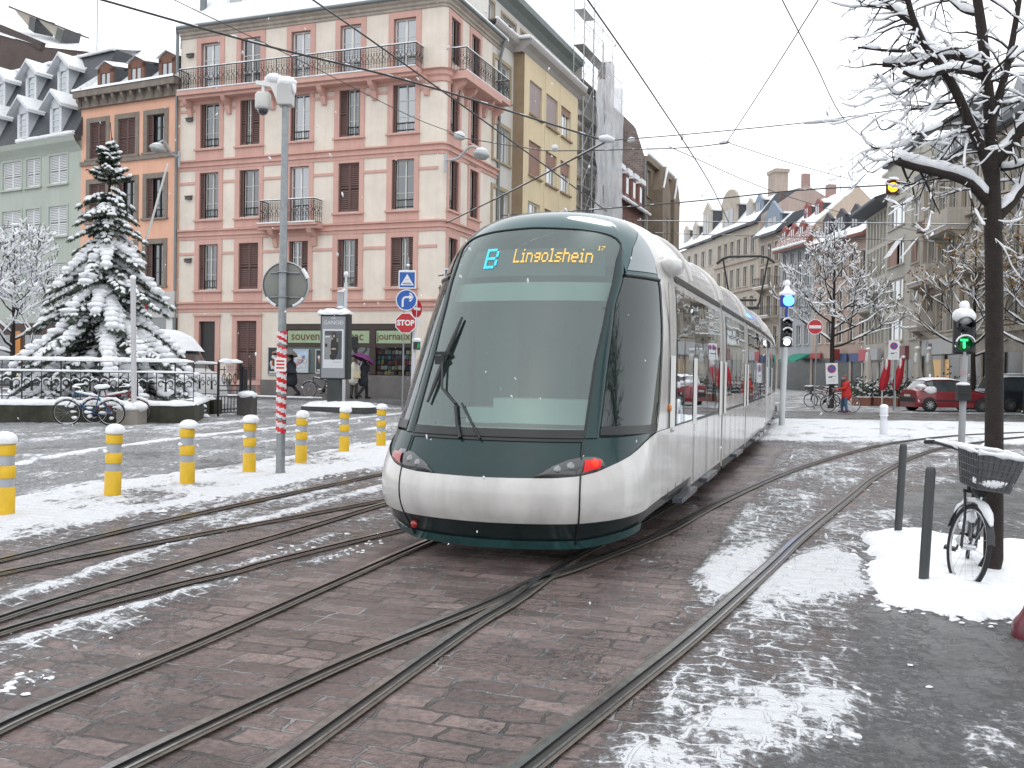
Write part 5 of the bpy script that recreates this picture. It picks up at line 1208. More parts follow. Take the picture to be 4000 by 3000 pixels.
def gdorm(root,x,z,w,h,y,mat,roofm=SNOW,gl=None,curved=False):
    mb=MB(); mb.box(x-w/2,x+w/2,y,y+.3,z,z+h,0)
    if curved: mb.prism([(x+w*.62*math.cos(t),y,z+h+w*.5*math.sin(t)) for t in np.linspace(0,math.pi,9)],(0,.3,0),0); 
    else: mb.prism([(x-w*.6,y,z+h),(x+w*.6,y,z+h),(x,y,z+h+w*.45)],(0,.3,0),0)
    mb.box(x-w/2,x+w/2,y+.301,y+2.5,z,z+h,2)
    mb.box(x-w*.6,x+w*.6,y+.301,y+2.6,z+h+.001,z+h+.2,1)
    mb.box(x-w*.3,x+w*.3,y-.03,y-.001,z+.2,z+h*.9,3); mb.box(x-.04,x+.04,y-.05,y-.031,z+.2,z+h*.9,0)
    mb.build('dormer',[mat,roofm,SLATE,gl or PANE],root)
# far row, from the far end to the near end
t=thing('ornate_town_house','pale ornate town house with pointed dormers, farthest of the row','house',FO,RZF,'houses in the far row')
row_house(t,2.6,16,17.9,PLA[0],[(1.0+i*2.6,2.2+i*2.6) for i in range(5)],st,sur=PLA[0],sw=.25)
roof_(t,2.6,16,17.9,[(-.5,17.9),(-.5,18.15),(1.6,20.6),(6,22)],SNOWYS)
for x,c in ((4.6,0),(8.2,0),(12.5,1)): gdorm(t,x,18.2,1.7 if not c else 2.6,2.3 if not c else 3.6,.2,PLA[0])
for x in (4.4,10): balc(t,x,x+3.4,11.3)
balc(t,4.4,7.8,7.9)
t=thing('ornate_gabled_house','beige stone house with a curved gable and arched windows in the far row','house',FO,RZF,'houses in the far row')
row_house(t,16.02,29.3,18.0,PLA[1],[(1.1+i*2.0,2.15+i*2.0) for i in range(6)],st,sur=PLA[1],sw=.2)
roof_(t,16.02,29.3,18.0,[(-.5,18.0),(-.5,18.3),(1.8,21.2),(6,22.4)],SNOWYS)
gdorm(t,20.5,18.3,4.2,2.8,.0,PLA[1],curved=True); gdorm(t,25.5,18.4,1.7,2.2,.4,PLA[0]); gdorm(t,28.0,18.4,1.7,2.2,.4,mt('blue_grey_dormer',(.2,.25,.32),.6,.1))
mb=MB(); mb.box(24.5,26.5,3,4.5,20,24.2); mb.box(24.3,26.7,2.9,4.6,24.201,24.6); mb.each('chimney',PLA[2],t)
for z in (7.6,11.0,14.3):
    mb=MB(); mb.box(16.05,29.3,-.22,-.002,z-.12,z+.12); mb.build('string_course',PLA[2],t)
balc(t,19,23,7.9)
t=thing('balconied_house','narrow pinkish stone house with stacked corner balconies in the far row','house',FO,RZF,'houses in the far row')
row_house(t,29.32,34.9,16.3,PLA[2],[(.6+i*1.75,1.6+i*1.75) for i in range(3)],[(4.6,6.6),(7.7,9.9),(10.8,12.9),(13.4,15.4)],sur=PLA[1],sw=.18)
roof_(t,29.2,35,16.3,[(-.7,16.1),(-.7,16.4),(1.2,18.3),(5,19.5)],SNOWYS)
for z in (4.5,7.6,10.7): balc(t,30.6,34.6,z,dep=1.2)
gdorm(t,32.2,16.6,3.6,1.7,.2,mt('blue_grey_dormer',(.2,.25,.32),.6,.1))

mb=MB(); mb.poly([(29.305,0,16.4),(29.305,.2,18.9),(29.305,5.3,22.4),(29.305,9,20.5),(29.305,9,16.4)]); mb.build('gable_wall',mt('pinkish_party_wall',(.40,.32,.28),.85,.1,.6,streak=.1),t)
mb=MB(); mb.box(28.7,29.3,5.0,5.8,22.2,23.6); mb.box(28.7,29.3,2.2,2.9,20.3,21.6); mb.each('chimney',mt('pink_chimney',(.33,.22,.2),.8,.1),t)
t=thing('grey_house','plain cold grey house with snowy tiled roof and red dormers behind the street tree','house',FO,RZF,'houses in the far row')
row_house(t,34.92,42.3,14.3,PLA[3],[(.6+i*1.7,1.55+i*1.7) for i in range(4)],[(4.5,6.4),(7.4,9.3),(10.2,12.1),(12.6,13.8)],sur=PLA[3],sw=.1,frame=WHITE,glass=PANE)
roof_(t,34.9,42.28,14.3,[(-.9,13.9),(-.9,14.2),(.1,16.0),(4.35,19.8),(8.5,16)],SNOWYT)
for x in (36.0,38.0,40.0): gdorm(t,x,14.6,1.1,1.6,-.2,mt('red_timber_dormer',(.25,.08,.07),.7,.15),gl=PANE2)
for x in (37,39.4): gdorm(t,x,17.2,1.1,1.3,1.7,mt('red_timber_dormer',(.25,.08,.07),.7,.15),gl=PANE2)
mb=MB(); mb.poly([(42.3,-.2,14.2),(42.3,.13,16.1),(42.3,4.35,19.85),(42.3,8.5,16.2),(42.3,8.5,14.2)]); mb.build('gable_wall',mt('tan_party_wall',(.47,.385,.31),.85,.1,.6,streak=.08),t)
mb=MB(); snowline(mb,[(42.3,.1,16.2),(42.3,4.3,19.95)],h=.1,seed=1); snowline(mb,[(35,-.9,14.3),(42.3,-.9,14.3)],h=.16,seed=2); mb.build('roof_snow',SNOW,t)
mb=MB(); mb.box(36,36.8,4.2,5.0,19,21); mb.each('chimney',mt('pink_chimney',(.33,.22,.2),.8,.1),t)
for x,y_ in ((36.5,4.3),(39,4.3),(41.5,4.2)):
    mb=MB(); mb.tube([(x,y_,19),(x,y_,23.5)],.035,5); mb.tube([(x-.8,y_,23),(x+.8,y_,23.2)],.025,4); mb.tube([(x-.5,y_,22.2),(x+.5,y_,22.3)],.025,4); mb.build('aerial',GREY,t)
tg=t
t=thing('salmon_corner_house','dull salmon house with low snowy roof and dark dormers beside the modern block','house',FO,RZF,'houses in the far row')
row_house(t,42.32,52.8,13.9,mt('dull_salmon_render',(.44,.335,.285),.85,.1,.7,streak=.08),[(.8+i*2.0,1.9+i*2.0) for i in range(5)],[(4.5,6.5),(7.4,9.4),(10.4,12.4)],sur=PLA[0],sw=.12,frame=WHITE)
roof_(t,42.31,52.8,13.9,[(-.9,13.5),(-.9,13.8),(2.6,16.4),(6,17.2),(9,17.2)],SNOWYT)
for x in (44.2,46.8,49.4): gdorm(t,x,14.6,1.5,1.5,.3,mt('dark_timber_dormer',(.06,.055,.07),.7,.15))
# shops under the far row
SHC=[('green awning and red fascia',(.02,.22,.16)),]
mb=MB(); mb.box(34.95,42.25,-.12,-.003,.1,3.1); mb.each('shop_glazing',SHOPGL,tg)
mb=MB(); mb.box(42.35,52.7,-.12,-.003,.1,3.1); mb.each('shop_glazing',SHOPGL,t)
mb=MB(); mb.prism([(38.6,-.13,3.6),(38.6,-1.6,2.9),(38.6,-1.6,2.75),(38.6,-.13,3.4)],(3.6,0,0)); mb.build('awning',mt('green_awning',(.02,.24,.17),.7,.1),tg)
mb=MB(); mb.box(42.4,44.6,-.3,-.121,3.1,3.6); mb.build('red_fascia',mt('fascia_red',(.33,.06,.06),.6,.1),t)
mb=MB(); mb.box(48.0,48.3,-.9,-.3,2.9,3.9); mb.build('projecting_sign',mt('fascia_red',(.33,.06,.06),.6,.1),t)
for x0 in (47.2,50.0):
    mb=MB(); mb.box(x0,x0+2.3,-.3,-.121,2.75,3.5); mb.build('blue_fascia',mt('fascia_blue',(.07,.10,.22),.6,.2,8),t)
mb=MB()
for x0 in (42.36,46.8,49.8,52.4): mb.box(x0,x0+.35,-.2,-.121,.1,3.1)
mb.each('shop_pier',PLA[2],t)
# ------------------------------------------------------------------ right hand row
RZR=math.atan2(-.992,-.127); RO=(28.5,79.,0)
CRM=mt('pale_cream_render',(.50,.48,.425),.85,.06,.7,streak=.06,bump=.1)
t=thing('modern_block','cream modern apartment block with long window strips and tilted awning shutters','house',RO,RZR)
sA=[(11.65,14.0),(9.2,11.3),(6.75,8.6),(4.05,5.9)]
oA=[(.7,7.7,c,d) for c,d in sA]; oB=[(8.6,13.0,c,d) for c,d in ((12.0,13.75),(9.3,11.1),(6.9,8.35),(4.05,5.5))]; oC=[(14.75,16.45,c,d) for c,d in ((11.6,13.2),(9.0,10.55),(6.6,8.1),(4.05,5.4))]
mb=MB(); wall_cells(mb,0,8.0,0,14.4,oA,y=0); wall_cells(mb,8.0,17,0,16.6,oB+oC,y=-.35); mb.quad((8,-.35,0),(8,-.35,16.6),(8,0,16.6),(8,0,0)); mb.quad((17,-.35,0),(17,9,0),(17,9,16.6),(17,-.35,16.6)); mb.quad((0,0,0),(0,0,14.4),(0,9,14.4),(0,9,0)); mb.quad((8,0,14.4),(8,0,16.6),(8,9,16.6),(8,9,14.4)); mb.quad((8,-.35,16.6),(17,-.35,16.6),(17,9,16.6),(8,9,16.6)); mb.build('wall',CRM,t)
for a,b,c,d in oA:
    w_=(b-a)/7
    for i in range(7): window(t,a+i*w_+.14,a+(i+1)*w_-.14,c,d,y=0,rec=.1,frame=mt('pale_mullion',(.55,.54,.5),.6,.05),glass=PANE,bars=1,leaves=1,fw=.06)
    mb=MB()
    for i in range(8): mb.box(a+i*w_-.139,a+i*w_+.139,-.05,.15,c,d)
    mb.each('mullion',CRM,t)
for a,b,c,d in oB+oC:
    o=window(t,a,b,c,d,y=-.35,rec=.12,frame=WHITE,bars=0,leaves=3 if b-a>2.5 else 2,fw=.1,sill=CRM,surround=CRM,sw=.12,glass=PANE2 if c>11 else PANE,proud=.06)
    if abs(c-9.3)<.01 or abs(c-9.0)<.01:
        mb=MB(); w_=(b-a); mb.box(0,w_*.5,.06,.1,0,d-c); mb.build('roller_shutter',ROLL,o)
        mb=MB(); mb.prism([(w_*.52,-.02,d-c),(w_*.98,-.02,d-c),(w_*.98,-.9,(d-c)*.25),(w_*.52,-.9,(d-c)*.25)],(0,.03,.05)); mb.build('awning_shutter',mt('awning_shutter_snowy',(.30,.15,.12),.7,.1,4,snow=.7),o)
    elif c>11 or b-a<2: 
        mb=MB(); w_=(b-a)*.5; mb.box((b-a)-w_,b-a-.02,.06,.1,0,d-c); 
        if c<11: mb.build('roller_shutter',mt('roller_shutter_taupe',(.33,.27,.23),.7,.1),o)
balc(t,.8,7.8,6.75,dep=.9,mat=CRM)
mb=MB(); mb.grid([[(x,y,z) for x in (-.3,8.2)] for y,z in ((.0,14.2),(-1.2,14.35),(-1.3,14.6),(1.8,15.7))],0); mb.build('eaves',SNOWYS,t)
mb=MB(); wall_cells(mb,.4,8,15.3,17.4,[(1+i*1.2,1.9+i*1.2,15.9,17.1) for i in range(5)],y=1.9); mb.grid([[(x,y,z) for x in (.1,8.2)] for y,z in ((1.9,17.4),(1.1,17.5),(1.1,17.75),(9,18.2))],0); mb.build('attic',CRM,t)
mb=MB(); mb.grid([[(x,y,z) for x in (7.9,17.2)] for y,z in ((-.35,16.6),(-.7,16.65),(-.75,16.95),(-.5,17.0),(3,19.4),(9,19.6))],0); mb.build('roof',SNOWYS,t)
for x0,x1,nm,c in ((1.0,3.6,'shop_sign',(.45,.03,.05)),(4.0,7.2,'shop_sign',(.40,.40,.42)),(12.2,14.6,'shop_sign',(.22,.07,.08))):
    mb=MB(); mb.box(x0,x1,-.62,-.36,2.75,3.6); mb.build(nm,mt('sign_%d'%int(x0*10),c,.5,.1),t)
mb=MB(); mb.box(.3,7.8,-.1,-.002,.2,2.6); mb.box(8.3,16.8,-.42,-.352,.2,2.7); mb.each('shop_glazing',SHOPGL,t)
mb=MB()
for x in (0,2.6,5.2,7.8): mb.box(x,x+.45,-.16,-.101,.2,2.6)
for x in (8.1,11,14,16.5): mb.box(x,x+.45,-.5,-.421,.2,2.7)
mb.each('shop_pier',CRM,t)
t=thing('carved_stone_house','grey brown carved stone house with stone balconies behind the bare tree','house',RO,RZR)
CST=mt('carved_grey_stone',(.42,.385,.335),.85,.2,1.6,bump=.4,streak=.12)
stc=[(4.3,6.6),(7.5,10.1),(10.9,13.2)]
row_house(t,17.05,42,14.1,CST,[(1.0+i*1.95,2.15+i*1.95) for i in range(12)],stc,sur=PLA[0],sw=.22,frame=GREENW,y=-.2)
for z in (4.0,7.2,10.6,13.7):
    mb=MB(); mb.box(17.06,42,-.5,-.202,z-.16,z+.1); mb.build('string_course',PLA[1],t)
for x in (17.3,24.5,31.5,38): 
    mb=MB(); mb.box(x-.25,x+.25,-.42,-.203,4.2,13.5); mb.build('pilaster',PLA[1],t)
balc(t,17.8,21.6,7.3,y=-.2,dep=1.2,mat=CST,solid=PLA[0]); balc(t,21.4,25.6,9.95,y=-.2,dep=1.2,mat=CST,solid=PLA[0]); balc(t,17.4,19.4,4.6,y=-.2,dep=1.0,mat=CST,solid=PLA[0]); balc(t,27,31,7.3,y=-.2,dep=1.2,mat=CST,solid=PLA[0])
mb=MB(); mb.prism([(17.6,-.9,10.6),(21.8,-.9,10.6),(21.0,-.9,11.2),(18.4,-.9,11.2)],(0,.69,0)); mb.build('window_hood',mt('hood_tiles',(.2,.12,.09),.8,.2,5,snow=.4),t)
roof_(t,17,42,14.1,[(-.9,13.9),(-.9,14.25),(.2,14.4),(1.0,16.4),(4,17.6),(9,17.8)],SNOWYS)
for x in (18.6,20.6,22.6,24.6,26.6,28.6,31,33.5,36): gdorm(t,x,14.4,1.2,1.5,.15,PLA[3])
mb=MB(); mb.box(18.0,24,-.5,-.21,2.9,3.95,0); text_mb(mb,'Cmp',.6,wallM((19.6,-.51,3.5),0),1,ext=.006); mb.build('shop_sign',[mt('sign_pale_grey',(.45,.46,.46),.5,.06),mt('sign_dark_letter',(.08,.09,.1),.5,.1)],t)
WARM=emat('lit_shop_interior',(1,.62,.25),.30)
mb=MB(); mb.box(17.3,41.9,-.3,-.202,.2,2.85,0); mb.box(19.4,21.4,-.33,-.301,.6,2.6,1); mb.box(22.2,22.9,-.33,-.301,.6,2.6,1); mb.build('shop_glazing',[SHOPGL,WARM],t)
mb=MB()
for x in (17.1,21.7,25,28,31,34,37,40): mb.box(x,x+.5,-.42,-.335,.2,2.85)
mb.each('shop_pier',CST,t)
# ================================================================== STREET FURNITURE
YELP=mt('yellow_bollard_plastic',(.68,.42,.012),.45,.14,5,streak=.12); BAND=mt('grey_reflective_band',(.36,.38,.41),.35,.1,8)
BL=[(18,2017,'yellow banded bollard cut by the left edge of the photo'),(439,1940,'yellow banded bollard nearest the iron drain, second from the left edge'),(732,1894,'yellow banded bollard in front of the end of the stone wall'),(973,1849,'yellow banded bollard just left of the striped camera pole'),(1175,1813,'yellow banded bollard just right of the striped camera pole'),(1343,1768,'yellow banded bollard in front of the advertising panel island'),(1488,1744,'yellow banded bollard nearest the tram, last of the row')]
root0=None; rnd=random.Random(12)
for i,(px,py,lab) in enumerate(BL):
    p=G(px,py)
    if root0 is None:
        t=thing('yellow_bollard',lab,'bollard',p,0,'yellow bollards along the snowy strip'); root0=t
        mb=MB(); mb.lathe([(.094,-.02),(.096,.0),(.096,.30),(.088,.305),(.086,.31)],20); mb.lathe([(.088,.40),(.095,.405),(.096,.415),(.096,.525),(.088,.53)],20); mb.lathe([(.078,.28),(.078,.70)],20,cap=False); mb.lathe([(.088,.635),(.095,.64),(.096,.65),(.096,.735),(.088,.75),(.0,.755)],20); mb.build('post',YELP,t)
        for a,b in ((.305,.405),(.53,.64)):
            mb=MB(); mb.lathe([(.084,a-.003),(.084,b+.003)],20,cap=False); mb.build('reflective_band',BAND,t)
        mb=MB(); mb.lathe([(.06,.748),(.118,.76),(.128,.79),(.118,.83),(.085,.86),(.04,.875),(0,.878)],18,(.006,.004,0)); mb.build('snow_cap',SNOW,t)
        for z,a in ((.31,2.2),(.535,3.6)):
            mb=MB(); mb.tube([(.094*math.cos(a+q),.094*math.sin(a+q),z+.01) for q in np.linspace(-.9,.9,9)],[.006,.014,.02,.026,.028,.026,.02,.014,.006],6); mb.build('ledge_snow',SNOW,t)
    else: t=dup(root0,p,rnd.uniform(0,6.2),lab)
    for c_ in t.children:
        if c_.name.startswith('snow_cap'): c_.scale=(rnd.uniform(.82,1.08),rnd.uniform(.82,1.08),1); c_.scale.z=rnd.uniform(.93,1.08); c_.location=(rnd.uniform(-.012,.012),rnd.uniform(-.012,.012),.75*(1-c_.scale.z)); c_.rotation_euler=(rnd.uniform(-.01,.01),0,rnd.uniform(0,6))
    t.rotation_euler=(rnd.uniform(-.02,.02),rnd.uniform(-.01,.03),rnd.uniform(-.6,.6))
# camera pole ------------------------------------------------------
p=G(1095,1853); t=thing('camera_pole','tall grey steel pole wrapped in red and white tape with a dome camera on top','pole',p)
mb=MB(); mb.tube([(0,0,-.02),(.0,0,2.5),(.01,0,5.45)],[.068,.06,.05],12); mb.lathe([(.075,-.02),(.075,.05)],12); mb.build('pole',STEEL,t)
mb=MB(); nz_,na=64,18; z0,z1=.62,2.12; RW=[mt('tape_red',(.55,.02,.03),.4,.1,6),mt('tape_white',(.62,.62,.62),.4,.08,6)]
r_=.073
def pt_(i,j):
    rr=r_+.004*math.sin(i*1.7+j*.9); return (rr*math.cos(j*2*math.pi/na),rr*math.sin(j*2*math.pi/na),z0+(z1-z0)*i/nz_+.012*math.sin(j*2*math.pi/na+i*.4))
for i in range(nz_):
    for j in range(na):
        band=(i/5.2+j/na*1.0)%1; 
        if (int(i/5.2+j/na*1.0)%3==2 and band<.35): continue
        mb.add([pt_(i,j),pt_(i,j+1),pt_(i+1,j+1),pt_(i+1,j)],[(0,1,2,3)],0 if (i/2.6+2*j/na*1.3)%2<1 else 1,True)
mb.build('warning_tape',RW,t)
mb=MB(); mb.box(-.085,.085,-.082,-.078,1.52,1.72,0)
for q in range(3): mb.box(-.06,.06,-.0835,-.0825,1.56+.05*q,1.585+.05*q,1)
mb.build('notice_sticker',[WHITE,RW[0]],t)
mb=MB(); mb.box(-.09,.12,-.11,.11,5.42,5.72); mb.build('junction_box',mt('camera_box_grey',(.48,.48,.47),.5,.08),t,bevel=.01)
mb=MB(); mb.prism([(-.085,-.04,5.42),(-.085,-.04,5.74),(-.42,-.04,5.78),(-.42,-.04,5.72),(-.2,-.04,5.69)],(0,.08,0)); mb.tube([(-.32,0,5.74),(-.32,0,5.6)],.025,8); mb.build('bracket_arm',WHITE,t)
mb=MB(); mb.lathe([(.0,5.62),(.09,5.61),(.115,5.58),(.118,5.4),(.11,5.37),(.085,5.365)],18,(-.32,0,0)); cmn=mb.build('dome_camera',mt('camera_housing',(.55,.55,.52),.4,.06),t)
mb=MB(); mb.blob((-.32,0,5.36),(.078,.078,.085),0,16,10); mb.build('dome_lens',mt('dome_smoked',(.012,.012,.018),.08,.2,coat=1),cmn)
mb=MB(); mb.blob((.02,0,5.76),(.15,.13,.09),0,12,7,.1,3); mb.blob((-.17,0,5.82),(.13,.09,.075),0,12,7,.1,4); mb.blob((.13,0,5.68),(.03,.1,.09),0,8,5); mb.build('snow_cap',SNOW,t)
mb=MB(); mb.lathe([(0,.085),(.30,.088),(.335,.10),(.345,.115),(.345,.125),(.33,.128),(0,.13)],32,(.02,.0,2.80),axis='Y'); msg=mb.build('mirror_disc',mt('mirror_back_plastic',(.20,.205,.19),.5,.1,2),t)
mb=MB(); mb.lathe([(.335,.08),(.352,.085),(.352,.13),(.335,.135)],32,(.02,0,2.80),axis='Y',cap=False); mb.build('rim',mt('mirror_rim',(.45,.46,.46),.4,.08),msg)
for z in (2.98,2.62):
    mb=MB(); mb.tube([(-.2,.07,z),(.24,.07,z)],.012,6); mb.tube([(.08*math.cos(a),.08*math.sin(a),z) for a in np.linspace(0,6.28,14)],.01,5); mb.build('clamp',STEEL,msg)
mb=MB(); mb.tube([(.02+.33*math.cos(a),.06,2.8+.33*math.sin(a)) for a in np.linspace(-1.2,-.6,6)],.02,6); mb.tube([(.02+.33*math.cos(a),.06,2.8+.33*math.sin(a)) for a in np.linspace(3.75,4.3,6)],.02,6); mb.tube([(.02+.345*math.cos(a),.07,2.8+.345*math.sin(a)) for a in np.linspace(.3,.75,6)],.03,6); mb.each('rim_snow',SNOW,msg)
# white post on concrete block
p=G(514,1658); t=thing('steel_post','pale grey post standing in a snow-topped concrete block before the stone wall','post',p)
mb=MB(); mb.lathe([(.4,-.02),(.4,.40),(.37,.42),(0,.42)],4,m=0,sm=False); mb.v=[tuple(Matrix.Rotation(rad(40),3,'Z')@V(q)) for q in mb.v]; mb.build('concrete_block',mt('concrete_block',(.26,.235,.205),.9,.15,4,bump=.3),t,bevel=.02)
mb=MB(); mb.tube([(.06,0,.4),(.0,0,3.85)],.068,12); mb.build('post',mt('pale_grey_post',(.50,.50,.51),.5,.06),t)
mb=MB(); mb.blob((-.13,-.02,.46),(.24,.28,.15),0,12,7,.1,3); mb.blob((.2,-.03,.47),(.22,.26,.14),0,12,7,.1,4); mb.blob((0,0,.43),(.40,.36,.1),0,12,6,.06,5); mb.blob((0,0,3.86),(.085,.085,.07),0,10,6); mb.each('snow_cap',SNOW,t)
# low wall with iron railing -----------------------------------------
WL=G(-420,1650); WR=G(760,1654); dw=(WR-WL); dw.z=0; LW=dw.length; rzw=math.atan2(dw.y,dw.x)
t=thing('stone_wall','low mossy stone wall capped with snow under the iron railing','wall',WL,rzw)
MOSS=mt('mossy_dark_stone',(.055,.055,.038),.9,.45,2.2,bump=.4,streak=.3)
mb=MB(); mb.box(0,LW,0,.42,-.05,.5); mb.box(LW-.42,LW,.421,6.5,-.05,.5); mb.build('wall',MOSS,t)
mb=MB()
def snowbar(mb,a,b,w,h,seed):
    a=V(a);b=V(b); d=(b-a); n=max(4,int(d.length/.18)); L=d.length; d=d/L; s=V((d.y,-d.x,0)); rn=random.Random(seed); rows=[]
    for i in range(n+1):
        hh=h*rn.uniform(.8,1.2); ww=w*rn.uniform(.92,1.08); c=a+d*(L*i/n)
        e=.35 if i in (0,n) else 1
        rows.append([c+s*ww*math.cos(q)+V((0,0,hh*math.sin(q)*e)) for q in np.linspace(-.25,math.pi+.25,9)])
    mb.grid(rows,0,True,flip=True); mb.add(rows[0],[tuple(range(9))]); mb.add(rows[-1],[tuple(range(9))[::-1]])
snowbar(mb,(-.0,.21,.5),(LW,.21,.5),.235,.12,4); snowbar(mb,(LW-.21,.3,.5),(LW-.21,6.5,.5),.235,.12,5); mb.build('snow_cap',SNOW,t)
t=thing('iron_railing','black scrollwork iron railing with snow on its rails in front of the fir','railing',WL,rzw)
def iron_rail(t,x0,x1,y,zb,snow=True,M=None,posts=.95):
    mb=MB(); L=x1-x0
    for z,w in ((zb+.14,.025),(zb+.05,.025),(zb+.80,.03),(zb+1.10,.04)): mb.beam((x0,y,z),(x1,y,z),w,w)
    n=max(2,int(L/.46))
    for i in range(n+1):
        x=x0+L*i/n; big=i%2==0; mb.beam((x,y,zb-.02),(x,y,zb+1.1),.035 if big else .02,.035 if big else .02)
        if big: mb.lathe([(.06,zb-.03),(.03,zb+.06)],8,(x,y,0))
    for i in range(n):
        for s in (-1,1):
            xc=x0+L*(i+.5+.0)/n; c=V((xc+s*L/n*.25,y,zb+.48))
            pts=[c+V((-s*.1+s*.0,0,-.2))]+[c+V((s*r*math.cos(a),0,r*math.sin(a)*1.15)) for r,a in zip(np.linspace(.11,.03,14),np.linspace(math.pi,-2.6,14))]
            mb.tube(pts,.013,5)
            mb.tube([V((xc,y,zb+.42)),V((xc+s*.05,y,zb+.6)),V((xc+s*.15,y,zb+.68))],.012,5)
        mb.tube([V((xc,y,zb+.3)),V((xc,y,zb+.78))],.014,5)
    if M: mb.xf(M)
    mb.build('ironwork',BLACK,t)
    if snow:
        mb=MB(); snowbar(mb,(x0,y,zb+1.11),(x1,y,zb+1.11),.055,.085,7); snowbar(mb,(x0,y,zb+.815),(x1,y,zb+.815),.03,.045,8)
        for i in range(n):
            for s in (-1,1):
                c=V((x0+L*(i+.5)/n+s*L/n*.25,y,zb+.48)); mb.tube([c+V((.115*math.cos(a),0,.115*math.sin(a)*1.15+.012)) for a in np.linspace(.5,2.64,6)],.017,5)
        if M: mb.xf(M)
        mb.build('rail_snow',SNOW,t)
iron_rail(t,.1,LW-.06,.21,.56)
Mr=Matrix.Translation((LW-.21,.3,0))@Matrix.Rotation(rad(90),4,'Z')
iron_rail(t,.2,6.0,0,.56,True,None) if False else None
P1=AT(756,1560,31.5); P2=AT(850,1560,31.0)
t=thing('iron_railing','short lower stretch of black iron railing between the wall end and the gate','railing',(P1.x,P1.y,.08),math.atan2(P2.y-P1.y,P2.x-P1.x))
iron_rail(t,0,(P2-P1).length,0,.45)
mb=MB(); mb.box(-.1,(P2-P1).length,-.15,.2,-.1,.42); mb.build('plinth',MOSS,t)
mb=MB(); snowbar(mb,(-.1,0,.42),((P2-P1).length,0,.42),.18,.08,3); mb.build('snow_cap',SNOW,t)
g1=G(852,1628); g2=G(938,1622)
t=thing('iron_gate','black iron garden gate with a pale notice and thick snow on top','gate',g1,math.atan2(g2.y-g1.y,g2.x-g1.x)); Lg=(g2-g1).length
mb=MB()
for x in (0,Lg): mb.beam((x,0,0),(x,0,1.72),.05,.05)
for z in (.12,.22,.62,.80,.95,1.45,1.66): mb.beam((0,0,z),(Lg,0,z),.03,.03)
for i in range(1,7): mb.beam((Lg*i/7,0,.12),(Lg*i/7,0,.64),.018,.018)
for i in range(1,4):
    mb.beam((Lg*i/4,0,.95),(Lg*i/4,0,1.55),.018,.018)
    for s in (-1,1): mb.tube([(Lg*i/4+s*(.02+.07*math.sin(q)),0,1.02+.3*q/3.1) for q in np.linspace(0,3.1,8)],.012,5)
mb.build('gate_leaf',BLACK,t)
mb=MB(); mb.box(Lg*.3,Lg*.72,-.03,-.02,1.35,1.62,0)
for q in range(4): mb.box(Lg*.36,Lg*.66,-.033,-.0305,1.40+.05*q,1.415+.05*q,1)
mb.build('notice',[mt('notice_pale_pink',(.55,.42,.38),.6,.08),mt('notice_ink',(.25,.1,.09),.6,.1)],t)
mb=MB(); snowbar(mb,(-.02,0,1.68),(Lg+.02,0,1.68),.07,.11,3); mb.build('snow_cap',SNOW,t)
p=G(965,1622); t=thing('gate_pillar','dark stone gate pillar with a round snow cap beside the iron gate','pillar',p,rad(-8))
mb=MB(); mb.box(-.24,.24,-.24,.24,-.05,.62); mb.build('stone',mt('dark_pillar_stone',(.075,.07,.065),.9,.25,3,bump=.3),t,bevel=.02)
mb=MB(); mb.beam((-.16,0,.6),(-.16,0,1.55),.045,.045); mb.beam((.1,0,.6),(.1,0,1.6),.045,.045); mb.beam((-.2,0,1.5),(.15,0,1.5),.03,.03); mb.box(-.1,.02,-.06,-.04,.78,1.45); mb.build('gate_post',[BLACK],t)
mb=MB(); mb.blob((0,0,.64),(.31,.31,.14),0,14,7,.06,2); mb.build('snow_cap',SNOW,t)
# pavement kerb along the corner house
mb=MB(); ro=Matrix.Translation(V((-15.6,45.4,0)))@Matrix.Rotation(RZ3,4,'Z'); mb.box(-8,13.6,-2.5,-.06,.0,.30,0); mb.box(-8,13.6,-2.66,-2.501,.0,.31,1); mb.box(13.62,18,-2.66,25,-.02,.13,0)
mb.xf(ro); o=mb.build('pavement',[mt('wet_pavement',(.085,.085,.088),.35,.3,1.2,bump=.3,snow=.02),mt('kerb_stone',(.16,.16,.165),.6,.2,3)],kind='structure')
mb=MB(); snowline(mb,[ro@V((-8,-2.6,.31)),ro@V((9,-2.6,.31))],h=.05,seed=3); snowline(mb,[ro@V((3,-1.6,.29)),ro@V((9,-1.9,.29))],h=.045,seed=3); o=mb.build('pavement_snow',SNOW); tag(o,'thin ridge of snow lying along the far kerb','snow',kind='stuff')
# advertising island + panel ------------------------------------------
p=G(1300,1612); t=thing('traffic_island','low dark kerbed island covered with snow under the advertising panel','traffic island',p,rad(-12))
mb=MB(); mb.prism([(1.3*math.copysign(abs(math.cos(a))**.6,math.cos(a)),.75*math.copysign(abs(math.sin(a))**.6,math.sin(a))+.6,-.05) for a in np.linspace(0,2*math.pi,28)[:-1]],(0,0,.25)); mb.build('kerb',mt('dark_kerb',(.06,.06,.06),.8,.3,3),t)
mb=MB(); rows=[]
for k in range(6):
    f=1-k/5; rows.append([(1.3*f*math.copysign(abs(math.cos(a))**.6,math.cos(a)),.75*f*math.copysign(abs(math.sin(a))**.6,math.sin(a))+.6,.2+.16*math.sin(min(1,(1-f)*3)*1.57)*(1+.15*math.sin(a*5+k))) for a in np.linspace(0,2*math.pi,29)[:-1]])
mb.grid(rows,0,True,closed=True); mb.build('snow_cover',SNOW,t)
PANELC=mt('panel_dark_green',(.016,.022,.021),.4,.2); pa=p+V((-.06,.62,.2))
t=thing('advertising_panel','dark free-standing advertising panel with a grey poster of a figure in dark clothes','advertising panel',pa,rad(-9))
